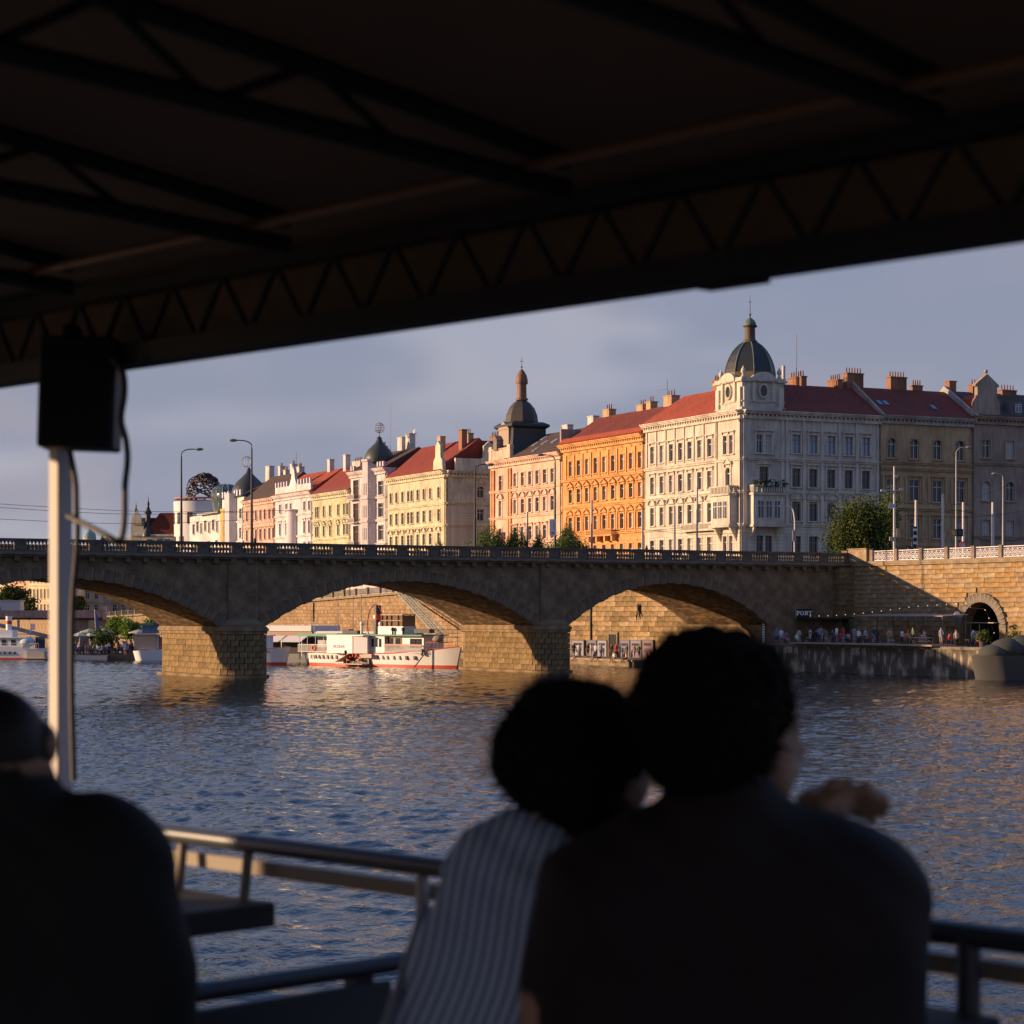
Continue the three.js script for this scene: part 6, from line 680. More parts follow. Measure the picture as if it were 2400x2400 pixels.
// ---------------------------------------------------------------- what shows through and above the left arch
{
  const d0 = 303, s = thing('old_steamer', 'old white steamer with striped funnel moored far beyond the left arch', 'steamer', [XD(-95, d0), 0, -d0], -0.16);
  mesh('hull', hullGeo(14.8, 3.6, 1.75, 1.45, 1.4, 0.25, null, 0.3), boatWhite, s); mesh('boot_stripe', hullGeo(14.8, 3.63, 1.75, 1.45, 1.4, -0.4, 0.27, 0.3), boatRed, s); for (let i = 0; i < 11; i++) { const m = mesh('porthole', bx(0.24, 0.4, 0.06), boatDark, s); m.position.set(3 + i * 0.75, 0.95, 1.8 * (i > 7 ? 1 - (i - 7) * 0.05 : 1)); }
  mesh('deckhouse', [bx(8, 1.6, 2.6, 6, 2.25, 0), bx(9, 0.1, 3.4, 6, 3.1, 0)], boatWhite, s); for (const x of [3, 4.4, 5.8, 7.2, 8.6]) mesh('saloon_window', bx(0.7, 0.8, 0.05, x, 2.4, 1.31), boatGlass, s); mesh('upper_house', [bx(4.2, 1.0, 2, 6.2, 3.65, 0)], M(0.72, 0.74, 0.75), s); mesh('funnel', [cy(0.42, 0.42, 2.6, 7.4, 3.2, 0, 16), cy(0.44, 0.44, 0.3, 7.4, 5.8, 0, 16)], boatWhite, s); mesh('funnel_band', cy(0.44, 0.44, 0.45, 7.4, 5.0, 0, 16), boatRed, s); mesh('deck_rail', [fenceRail(12, 0.8, 0.3).translate(6.5, 1.5, 1.78)], boatWhite, s); mesh('paddle_guard', [bx(2.6, 0.9, 0.9, 12.2, 0.7, 1.7), bx(3.4, 0.12, 1.4, 12.2, 0.2, 1.9)], M(0.5, 0.42, 0.34), s); mesh('tarpaulin', new THREE.SphereGeometry(1, 12, 8).scale(1.1, 0.7, 0.9).translate(10.6, 2.5, 1.0), M(0.5, 0.58, 0.62), s); mesh('flag_staff', cy(0.04, 0.03, 3, 10.6, 2.5, 0, 5), M(0.5, 0.4, 0.35), s); mesh('flag', bx(0.7, 0.9, 0.03, 10.95, 4.6, 0), M(0.45, 0.35, 0.42), s); mesh('stern_screen', bx(1.4, 1.8, 0.1, 12.4, 2.3, 0.9), M(0.05, 0.05, 0.06), s);
  // crowded pontoon bar
  const d1 = 300, b = thing('bar_pontoon', 'low pale pontoon crowded with people under parasols', 'pontoon', [XD(150, d1), 0, -d1], -0.06); mesh('hull', bx(8, 0.9, 7, 2.2, 0.15, -3), M(0.62, 0.52, 0.46), b); mesh('dark_hull', bx(7.5, 1.0, 6, 10.4, 0.2, -2.6), M(0.06, 0.055, 0.05), b); mesh('deck', bx(17, 0.1, 12, 6, 0.72, -7), M(0.3, 0.24, 0.18), b);
  { const gl = [], col = [], R = mulberry(71), cs = Object.values(CL); for (let i = 0; i < 170; i++) { const sit = R() < 0.7, g = protoGeo[sit ? 'sit' : 'stand'].g.clone().rotateY(R() * 6.28).translate(-1.4 + R() * 14.6, sit ? 1.2 : 0.75, -R() * 9), c = cs[Math.floor(R() * cs.length)], k = new Float32Array(g.attributes.position.count * 3), reg = protoGeo[sit ? 'sit' : 'stand'].reg; reg.forEach((r, j) => k.set(r === 't' ? c : r === 'k' ? skinT : r === 'h' ? HAIR[i % 3] : [0.06, 0.06, 0.08], j * 3)); g.setAttribute('color', new THREE.BufferAttribute(k, 3)); gl.push(g); } const m = new THREE.Mesh(mergeGeometries(gl), figM); m.name = numbered('crowd'); m.position.copy(b.position); m.rotation.y = b.rotation.y; m.userData = { kind: 'stuff', label: 'dense crowd of people sitting on the pale pontoon bar', category: 'crowd' }; scene.add(m); }
  const par = (x, z, h, r, c, lab) => { const t = thing('parasol', lab, 'parasol', [b.position.x + x, 0.76, b.position.z + z], 0, 'parasols on the pontoon'); mesh('canopy', flat(lathe([[r, 0], [r, 0.12], [0.05, 0.55]], 8)).translate(0, h, 0), c, t); mesh('pole', cy(0.04, 0.04, h + 0.5, 0, 0, 0, 6), boatWhite, t); };
  const cream = M(0.72, 0.64, 0.46, 0.9); par(1.4, -4, 2.5, 1.3, cream, 'cream parasol beside the white boat pole'); par(3.0, -4.2, 2.5, 1.2, cream, 'cream parasol second from the boat pole'); par(4.6, -4.6, 2.5, 1.2, cream, 'cream parasol next to the dark green tree'); par(2.2, -7, 3.0, 1.4, M(0.4, 0.42, 0.28, 0.9), 'olive parasol behind the cream ones'); par(4.2, -7.4, 3.0, 1.4, M(0.42, 0.44, 0.32, 0.9), 'olive green parasol touching the dark green tree'); par(9.4, -6.5, 2.9, 1.5, M(0.5, 0.44, 0.4, 0.9), 'pale brown parasol below the bright trees');
  const gt = 'trees on the landing beyond the left arch'; tree('bright green tree left of its twin on the landing', V(XD(272, 312), 0.7, -312), 5.6, 1.7, 1.8, leafBright, 1700, 0.35, 21, gt); tree('bright green twin tree beside the houseboat', V(XD(306, 310), 0.7, -310), 5.4, 1.7, 1.7, leafBright, 1700, 0.35, 22, gt); tree('low dark green tree among the parasols', V(XD(238, 304), 0.7, -304), 3.6, 2.1, 1.5, leafMid, 1900, 0.35, 23, gt); tree('bright tree partly behind the pier', V(XD(362, 318), 0.7, -318), 5.0, 2.2, 1.1, leafBright, 1500, 0.35, 24, gt);
  const fl = thing('beach_flag', 'tall narrow blue flag beside the dark green tree', 'flag', [XD(226, 306), 0.7, -306]); mesh('staff', bar(V(0, 0, 0), V(-0.25, 6.4, 0), 0.04), boatWhite, fl); mesh('cloth', ext(poly([[0, 2.6], [0.42, 2.8], [0.2, 5.4], [-0.2, 6.2]]), 0.03), M(0.08, 0.14, 0.34), fl);
  const hb = thing('houseboat', 'small houseboat with tan cabin and blue frame against the pier', 'houseboat', [XD(318, 296), 0, -296], 0.05); mesh('hull', hullGeo(5.6, 2.6, 2.0, 1.5, 1.3, -0.3, null, 0.4), boatWhite, hb); mesh('cabin', [bx(3.0, 2.2, 2.2, 1.4, 2.6, -0.2), bx(5.2, 0.1, 2.6, 2.4, 3.55, -0.2)], M(0.62, 0.42, 0.28), hb); mesh('door', bx(0.8, 1.7, 0.1, 3.7, 2.4, 0.8), boatBrown, hb); mesh('cabin_frame', [bx(0.3, 1.9, 2, 3.1, 2.5, -0.2), bx(0.15, 1.9, 2, 4.5, 2.5, -0.2)], M(0.7, 0.55, 0.45), hb); mesh('blue_frame', [bar(V(0.9, 3.6, 0), V(0.9, 5.0, 0), 0.05), bar(V(2.0, 3.6, 0), V(1.7, 5.0, 0), 0.05), bx(2.6, 0.18, 0.5, 2.0, 5.05, 0), bx(2.2, 1.1, 0.06, 2.0, 4.3, -0.2, 0, -0.3)], M(0.1, 0.17, 0.28), hb);
  // far road bridge
  const jb = thing('far_bridge', 'distant pinkish concrete road bridge seen through the left arch', 'bridge', [XD(246, 482), 0, -482], 0.1); mesh('parapet', [bx(70, 1.5, 0.6, -35, 6.2, 0.4), bx(70, 0.3, 0.9, -35, 7.0, 0.4), bx(0.8, 3.2, 0.9, 0, 6.6, 0.4)], plaster(0.6, 0.40, 0.32), jb); for (let i = 0; i < 22; i++) mesh('parapet_panel', bx(2.4, 0.9, 0.1, -1.9 - i * 3.1, 6.2, 0.74), plaster(0.55, 0.36, 0.29), jb); mesh('deck', bx(70, 0.5, 12, -35, 5.3, -6), M(0.08, 0.075, 0.07), jb);
  { const pts = [], n = 20; for (let i = 0; i <= n; i++) { const t = i / n; pts.push([-60 + 48 * t, 0.4 + 4.2 * Math.sin(Math.PI * t * 0.98 + 0.03)]); } const up = pts.map(p => [p[0], p[1] + 0.9]).reverse(); mesh('arch_rib', ext(poly([...pts, ...up]), 1.6, -1), plaster(0.5, 0.44, 0.4), jb); for (let i = 3; i < 18; i += 2) { const p = pts[i]; mesh('spandrel_post', bx(0.5, Math.max(0.3, 4.6 - p[1]), 0.6, p[0], (5.2 + p[1] + 0.6) / 2, 0), plaster(0.5, 0.44, 0.4), jb); } }
  mesh('abutment', [bx(10, 5.4, 8, -4.4, 2.5, -5.2), bx(1.2, 5, 1.2, -3, 2.4, 0.2)], plaster(0.5, 0.36, 0.24), jb);
  const kiosk = thing('white_kiosk', 'low white kiosk on the far bridge before dark trees', 'kiosk', [XD(20, 500), 5.4, -500]); mesh('box', bx(6.4, 3.0, 4, 0, 2.4, 0), M(0.55, 0.52, 0.54), kiosk); mesh('opening', bx(1.6, 1.2, 0.1, -2.2, 2.0, 2.02), M(0.08, 0.08, 0.09), kiosk); mesh('flat_roof', bx(6.8, 0.2, 4.4, 0, 4.0, 0), M(0.5, 0.48, 0.5), kiosk);
  tree('dark tree behind the white kiosk', V(XD(30, 540), 5, -540), 9, 4, 3.4, leafDark, 1600, 0.8, 31, 'far trees'); tree('dark tree right of the white kiosk', V(XD(68, 535), 5, -535), 5.5, 3, 2.4, leafDark, 1300, 0.8, 32, 'far trees'); tree('dark tree at the foot of the far grey front', V(XD(182, 540), 5, -540), 6, 2, 2.6, leafDark, 900, 0.8, 33, 'far trees');
  { const yaw = -0.95, ux = Math.cos(yaw), uz = -Math.sin(yaw); let sum = 0; const bX = XD(120, 600), bD = 600;
    const farHouse = (pos, yw, w, H, c, lab) => { const b2 = thing('far_house', lab, 'house', pos, yw, 'far houses across the river bend'), wl = plaster(...c), xs = []; for (let x = 1.6; x < w - 1; x += 2.5) xs.push(x); body(b2, w, H, 10, 0, wl); facade(b2, { o: V(0, 0, 0), ry: 0 }, { L: w, H, wall: wl, dark: 0.7, strings: [4.6, 9.2], dent: 2, rows: [row(1.4, 4, 1.2, xs), row(5.6, 8.4, 1.2, xs, { arch: 1 }), row(10.2, 12.8, 1.2, xs), row(14.4, 16.6, 1.2, xs)] }); gable(b2, 0, w, 10, H, 2.4, roofBrown); };
    for (const [w, c, lab, H] of [[16, [0.76, 0.62, 0.42], 'far cream front with tall windows right beside the boat pole', 19], [15, [0.78, 0.5, 0.32], 'far salmon front above the trees by the white kiosk', 18.5], [16, [0.78, 0.66, 0.46], 'far pale front with cream walls behind the white kiosk', 19], [22, [0.74, 0.58, 0.4], 'far long sand coloured front at the edge of the left arch', 18.5]]) { sum += w; farHouse([bX - ux * sum, 5, -(bD + uz * sum)], yaw, w - 0.05, H, c, lab); }
    farHouse([XD(172, 630), 5, -630], 0.2, 11, 19, [0.68, 0.58, 0.46], 'far sand front right of the boat pole'); farHouse([XD(256, 636), 5, -636], 0.2, 20, 18, [0.62, 0.5, 0.38], 'far tan front above the far quay railing'); }
  // turreted roofs above the bridge, left of the white house
  const dt = 640, tt = thing('turreted_building', 'distant pale building with red roof and two dark onion turrets', 'building', [XD(302, dt), 5, -dt], -0.15), wl = plaster(0.66, 0.56, 0.4); mesh('walls', [bx(13, 25, 10, 7.5, 12.5, -5), bx(4, 29, 4, 2.6, 14.5, -2), bx(7, 24.5, 8, -1, 12, -6)], wl, tt); mesh('roof', ext(poly([[4.5, 25], [14, 25], [14, 31.5], [9.5, 31.5]]), 9, -9.5), roofDark, tt); mesh('cornice', bx(13.4, 0.6, 10.6, 7.5, 24.8, -5), wl, tt); for (const x of [6.5, 9.5, 12]) mesh('attic_window', bx(1.6, 1.6, 0.2, x, 22.8, 0.05), glassA, tt); mesh('dark_roof', bx(9, 3.6, 5, 7, 28.4, -6.5), roofBrown, tt);
  const ons = (x, z, y, k) => mesh('turret', lathe([[2.4, 0], [2.3, 1], [1.5, 3], [1.0, 5], [0.9, 8], [1.5, 8.6], [0.7, 10], [0.4, 11.2], [0.6, 11.8], [0.2, 13], [0.05, 15]].map(p => [p[0] * k, p[1] * k]), 12).translate(x, y, z), copperDark, tt); ons(5.6, -1.2, 24.5, 0.82); ons(1.2, -3, 28.4, 0.45); mesh('gable_front', ext(poly([[-1.5, 0], [1.5, 0], [1.5, 2], [0, 4.4], [-1.5, 2]]), 0.6).translate(2.6, 28, 0), wl, tt);
  const ch = thing('far_green_dome', 'tiny distant green dome above the balustrade', 'dome', [XD(210, 700), 5, -700]); mesh('drum', cy(2.2, 2.2, 26, 0, 0, 0, 12), wl, ch); mesh('dome', lathe([[2.2, 0], [2.0, 1.4], [1, 2.6], [0.3, 3.2], [0.1, 5]], 12).translate(0, 26, 0), M(0.25, 0.38, 0.34), ch);
  const rr2 = thing('far_house', 'low distant reddish roofs just above the balustrade', 'house', [XD(160, 690), 5, -690], 0, 'far houses across the river bend'); mesh('walls', bx(9, 21, 8, 6, 10.5, -4), plaster(0.45, 0.3, 0.25), rr2); mesh('roof', ext(poly([[1, 21], [11, 21], [6, 23.6]]), 9, -8.5), roofDark, rr2);
}

// ---------------------------------------------------------------- our own boat: local x outboard, local z aft, deck 1.5 m below the eye
const boatYaw = Math.atan2(0.698, 0.716);
const toW = (A, B, y) => V(-0.698 * A + 0.716 * B, y, -(0.716 * A + 0.698 * B));
{
  const boat = thing('tour_boat', 'dark canopied upper deck of a river tour boat framing the view', 'boat', [0, 0, 0], boatYaw);
  const deckY = 5.1, RB = 2.93, chord = M(0.036, 0.035, 0.032, 0.75), paint = M(0.62, 0.56, 0.52, 0.75), Af = 5.5, Aa = -3.5;
  mesh('hull', [bx(6.3, 2.6, 26, 0, 0.6, 3), bx(6.1, 2.9, 17, 0, 3.4, 3)], M(0.3, 0.3, 0.32, 0.6), boat); mesh('deck', bx(6.4, 0.14, 17, 0, deckY - 0.07, 2), M(0.06, 0.05, 0.045, 0.8), boat);
  // canvas canopy bulging between the ribs, on an arched frame
  { const nb = 36, na = 60, P = [], I = [], U = []; const cy0 = B => 7.43 + 0.2 * (1 - (B / 3.02) ** 2); for (let j = 0; j <= na; j++) for (let i = 0; i <= nb; i++) { const B = -3.02 + 6.04 * i / nb, A = Aa + (Af - Aa) * j / na; P.push(B, cy0(B) - 0.035 * Math.abs(Math.sin(Math.PI * (A - 2.73) / 0.82)) * (1 - Math.abs(B) / 3.2) - 0.012 * fbm(B * 3 + 9, A * 3 + 9, 64, 4, 3), -A); U.push(B, A); }
    for (let j = 0; j < na; j++) for (let i = 0; i < nb; i++) { const a = j * (nb + 1) + i; I.push(a, a + 1, a + nb + 1, a + 1, a + nb + 2, a + nb + 1); }
    const g = new THREE.BufferGeometry(); g.setAttribute('position', new THREE.Float32BufferAttribute(P, 3)); g.setAttribute('uv', new THREE.Float32BufferAttribute(U, 2)); g.setIndex(I); g.computeVertexNormals();
    mesh('canopy', g, new THREE.MeshPhysicalMaterial({ color: C(0.11, 0.068, 0.036), roughness: 1, transmission: 0.12, thickness: 0, side: THREE.DoubleSide, map: plasterTex }), boat); }
  { const skirt = new THREE.PlaneGeometry(Af - Aa, 0.25, 60, 4).rotateY(Math.PI / 2).translate(RB + 0.085, 7.335, -(Af + Aa) / 2), p = skirt.attributes.position; for (let i = 0; i < p.count; i++) p.setX(i, p.getX(i) + 0.006 * Math.sin(p.getZ(i) * 5)); skirt.computeVertexNormals(); mesh('canopy_skirt', skirt, new THREE.MeshPhysicalMaterial({ color: C(0.2, 0.105, 0.045), roughness: 1, transmission: 0.16, thickness: 0, side: THREE.DoubleSide, map: plasterTex }), boat); }
  // edge truss along the side: lower chord is the visible roof edge
  const tr = (pts, r) => bar(pts[0], pts[1], r, 7);
  { const e = mesh('edge_truss', [bx(0.08, 0.05, Af - Aa, RB + 0.045, 7.226, -(Af + Aa) / 2), bx(0.05, 0.04, Af - Aa, RB + 0.03, 7.391, -(Af + Aa) / 2)], chord, boat); for (let A = Aa + 0.1, k = 0; A < Af - 0.15; A += 0.1, k++) mesh('brace', bar(V(RB + 0.035, k % 2 ? 7.24 : 7.38, -A), V(RB + 0.035, k % 2 ? 7.38 : 7.24, -A - 0.1), 0.0075, 6), chord, e); mesh('gutter_joint', bx(0.04, 0.01, 0.14, RB + 0.07, 7.199, -2.5), chord, e); mesh('added_front_valance', bx(5.9, 0.46, 0.03, 0, 7.43, -Af + 0.03), chord, e); mesh('inner_pipe', bar(V(RB - 0.24, 7.4, -Aa), V(RB - 0.24, 7.4, -Af), 0.012, 6), M(0.3, 0.16, 0.08, 0.5), e); }  // front valance is unseen, added to cut the low sun under the canopy
  // cross trusses
  for (const A of [-1.4, -0.55, 0.27, 1.1, 1.92, 2.73, 3.55, 4.38, 5.4]) { const up = B => 7.40 + 0.2 * (1 - (B / 3.02) ** 2), dn = B => 7.365 + 0.07 * (1 - (B / 3.02) ** 2), pts = [], pd = []; for (let i = 0; i <= 16; i++) { const B = -2.8 + 5.6 * i / 16; pts.push(V(B, up(B), -A)); pd.push(V(B, dn(B), -A)); }
    const t = mesh('cross_truss', [tube(pd, 0.02, 32, 6), tube(pts, 0.02, 32, 6)], chord, boat); for (let i = 1; i < 15; i++) { const b0 = -2.8 + 0.4 * i, b1 = b0 + 0.2, b2 = b0 + 0.4; if (Math.abs(b1) > 2.6) continue; mesh('brace', [bar(V(b0, dn(b0), -A), V(b1, up(b1), -A), 0.009, 5), bar(V(b1, up(b1), -A), V(b2, dn(b2), -A), 0.009, 5)], chord, t); } }
  // posts, railing, tables
  for (const A of [4.63, 1.0, -2.6]) { mesh('roof_post', [new RoundedBoxGeometry(0.044, 2.1, 0.044, 2, 0.005).translate(RB, 6.15, -A), bx(0.055, 0.12, 0.055, RB, 7.15, -A)], paint, boat); }
  mesh('roof_post', bx(0.065, 2.1, 0.065, -2.93, 6.15, -4.63), paint, boat);
  const railM = M(0.05, 0.055, 0.065, 0.35), beamM = M(0.28, 0.225, 0.17, 0.65);
  mesh('top_rail', bar(V(RB, 6.08, -Aa), V(RB, 6.08, -Af), 0.021, 14), railM, boat); mesh('under_rail', bx(0.03, 0.032, Af - Aa, RB + 0.04, 6.022, -(Af + Aa) / 2), beamM, boat);
  for (const A of [4.1, 3.85]) mesh('table_stay', bar(V(RB - 0.02, 5.93, -A), V(RB - 0.005, 6.06, -A), 0.012, 10), beamM, boat);
  for (const A of [5.2, 3.27, 1.95, 0.6, -0.7, -2]) mesh('rail_post', bar(V(RB, deckY, -A), V(RB, 6.07, -A), A > 3 ? 0.014 : 0.02, 10), A > 3 ? paint : railM, boat);
  for (const a of [[3.78, 4.55], [1.9, 2.7]]) mesh('side_table', new RoundedBoxGeometry(0.5, 0.055, a[1] - a[0], 2, 0.008).translate(RB - 0.23, 5.925, -(a[0] + a[1]) / 2), M(0.022, 0.018, 0.016, 0.7), boat);
  mesh('side_board', bx(0.05, 0.5, Af - Aa, RB + 0.02, deckY + 0.2, -(Af + Aa) / 2), M(0.2, 0.2, 0.22, 0.6), boat);
  // wheelhouse ahead, unseen, added and sized to keep the low sun off the deck
  mesh('wheelhouse', [bx(3.2, 2.2, 0.1, -1.5, 6.2, -Af - 0.1), bx(0.1, 2.2, 1.1, 0.05, 6.2, -Af - 0.7), bx(0.1, 2.2, 1.1, -3.05, 6.2, -Af - 0.7), bx(3.3, 0.1, 1.3, -1.5, 7.32, -Af - 0.7)], M(0.3, 0.28, 0.26, 0.6), boat);
  
  // benches across the deck
  const bench = thing('deck_bench', 'dark slatted bench back running across the deck to the railing', 'bench', [0, 0, 0], boatYaw), bm = M(0.03, 0.034, 0.045, 0.4); mesh('back_rail', bar(V(-0.6, 5.94, -3.03), V(2.68, 5.94, -3.03), 0.018, 12), bm, bench); for (let i = 0; i < 4; i++) mesh('back_slat', new RoundedBoxGeometry(3.2, 0.085, 0.02, 2, 0.006).translate(1.05, 5.865 - i * 0.1, -3.05), bm, bench); mesh('seat', bx(3.2, 0.04, 0.42, 1.05, 5.52, -3.26), bm, bench); for (const b of [-0.5, 1.05, 2.6]) mesh('leg', bx(0.04, 0.84, 0.04, b, 5.52, -3.08), bm, bench);
  const b2 = thing('deck_bench', 'dark bench under the embracing couple', 'bench', [0, 0, 0], boatYaw); mesh('seat', bx(2.4, 0.05, 0.5, 1.7, 5.6, -2.2), bm, b2); for (const b of [0.6, 1.7, 2.8]) mesh('leg', bx(0.05, 0.5, 0.05, b, 5.34, -2.2), bm, b2);
  const b3 = thing('deck_bench', 'dark bench under the man by the white pole', 'bench', [0, 0, 0], boatYaw); mesh('seat', bx(2.0, 0.05, 0.5, 1.5, 5.55, -2.72), bm, b3); for (const b of [0.6, 2.4]) mesh('leg', bx(0.05, 0.46, 0.05, b, 5.31, -2.72), bm, b3);
  const fr = thing('chair_frame', 'slanted pale metal chair frame beside the striped shirt', 'chair', [at(950, 2300, 3.3).x, 5.1, -3.3]); { const o = fr.position; mesh('side_tube', bar(at(998, 2120, 3.42).sub(o), at(900, 2420, 3.3).sub(o), 0.008, 10), M(0.25, 0.27, 0.32, 0.35), fr); mesh('back_pad', bar(at(1015, 2150, 3.44).sub(o), at(930, 2430, 3.32).sub(o), 0.014, 10), M(0.02, 0.02, 0.025, 0.6), fr); mesh('leg', bar(at(900, 2420, 3.3).sub(o), at(880, 2500, 3.3).setY(5.1).sub(o), 0.008, 8), M(0.25, 0.27, 0.32, 0.35), fr); }
}
{ // loudspeaker under the roof edge, with hanging cables
  const p = at(190, 930, 5.22), s = thing('loudspeaker', 'black loudspeaker box mounted on top of the white roof post', 'loudspeaker', [p.x, p.y - 0.13, p.z], boatYaw - 0.72); mesh('cabinet', new RoundedBoxGeometry(0.185, 0.27, 0.15, 3, 0.008).rotateZ(-0.03).translate(0, 0.135, 0), M(0.012, 0.012, 0.012, 0.6), s); mesh('grille', new RoundedBoxGeometry(0.165, 0.22, 0.01, 2, 0.004).rotateZ(-0.03).translate(0, 0.13, 0.076), M(0.018, 0.018, 0.018, 0.8), s); mesh('bracket', bx(0.03, 0.06, 0.1, -0.03, 0.28, -0.06), M(0.02, 0.02, 0.02), s);
  const cm = M(0.06, 0.05, 0.045, 0.6), cable = (pts, label) => tag(mesh('cable', tube(pts.map(q => at(...q)), 0.0078, 40, 8), cm), label, 'cable', 'loose cables by the roof post');
  cable([[262, 840, 5.1], [287, 870, 5.1], [292, 920, 5.1], [284, 985, 5.1], [295, 1030, 5.1], [299, 1075, 5.1], [293, 1140, 5.1], [292, 1210, 5.1], [288, 1250, 5.1], [281, 1275, 5.1]], 'longest loose cable hanging free from the loudspeaker side');
  cable([[160, 1040, 5.25], [168, 1080, 5.25], [177, 1130, 5.25], [179, 1200, 5.25], [182, 1240, 5.25], [180, 1290, 5.26], [170, 1420, 5.3], [168, 1600, 5.3], [173, 1830, 5.3]], 'dark cable running down beside the white roof post'); cable([[160, 1210, 5.25], [185, 1222, 5.2], [210, 1234, 5.15], [235, 1247, 5.12], [262, 1262, 5.1], [281, 1275, 5.1]], 'short slanting cable joining the other two cables');
}
// ---------------------------------------------------------------- the three passengers, seen from behind
function figure(name, label, seatPx, d, parts) { const o = at(seatPx[0], seatPx[1], d); const t = thing(name, label, 'person', [o.x, o.y, o.z]); return [t, o]; }
const J = (d0, o) => (a, b, ra, rb, k) => { const p = at(a[0], a[1], d0 + (a[2] || 0)).sub(o), q = at(b[0], b[1], d0 + (b[2] || 0)).sub(o); return [p.x, p.y, p.z, q.x, q.y, q.z, ra, rb, k]; };
function bodyMesh(t, name, list, k, c, half, res, pal, rough = 0.85, mat) { const bs = bones(list), f0 = field(bs, k), cloth = half > 0.5, g = march(cloth ? (x, y, z) => f0(x, y, z) + 0.0045 * Math.sin(26 * y + 11 * x + 2.2 * Math.sin(9 * x + 5 * y)) * Math.sin(5 * y - 7 * x + 1.2) + 0.002 * Math.sin(60 * x + 35 * y + 3 * Math.sin(14 * y)) : f0, c, half, res); const P = g.attributes.position, col = new Float32Array(P.count * 3), U = g.attributes.uv; for (let i = 0; i < P.count; i++) { let best = 9, r = 't'; for (const o of bs) { const e = boneDist(o, P.getX(i), P.getY(i), P.getZ(i)); if (e < best) { best = e; r = o.b[8]; } } col.set(pal[r], i * 3); U.setXY(i, P.getX(i) + 0.008 * Math.sin(17 * P.getY(i) + 6 * P.getX(i)), P.getY(i)); } g.setAttribute('color', new THREE.BufferAttribute(col, 3)); return mesh(name, g, mat || M(1, 1, 1, rough, { vertexColors: true }), t); }
function hairMesh(t, list, k, amp, freq, c, half, res, color, drop) { const bs = bones(list), f0 = field(bs, k), f = (x, y, z) => f0(x, y, z) + amp * (Math.sin(x * freq + 1.3 * Math.sin(y * freq * 0.7)) * Math.sin(y * freq * 1.1 + 2) * Math.sin(z * freq * 0.9 + 1) + 0.5 * Math.sin(x * freq * 2.3 + 4) * Math.sin(y * freq * 2.1) * Math.sin(z * freq * 2.6)); const hm = new THREE.MeshPhysicalMaterial({ color: C(...color), roughness: 0.95, specularIntensity: 0.25 }), m = mesh('hair', march(f, c, half, res), hm, t);
  const R = mulberry(res + 5), P = m.geometry.attributes.position, N = m.geometry.attributes.normal, s = []; for (let i = 0; i < 1600; i++) { const j = Math.floor(R() * P.count), p = V(P.getX(j), P.getY(j), P.getZ(j)), n = V(N.getX(j), N.getY(j), N.getZ(j)); const l = 0.008 + 0.03 * R() * R(), q = p.clone().addScaledVector(n, l).add(V((R() - 0.5) * l, (R() - 0.6) * l, (R() - 0.5) * l)); s.push(bar(p, q, 0.0011, 3, 0.0004)); } const w = mesh('loose_strands', s, hm, t); w.userData.kind = 'stuff'; return m; }
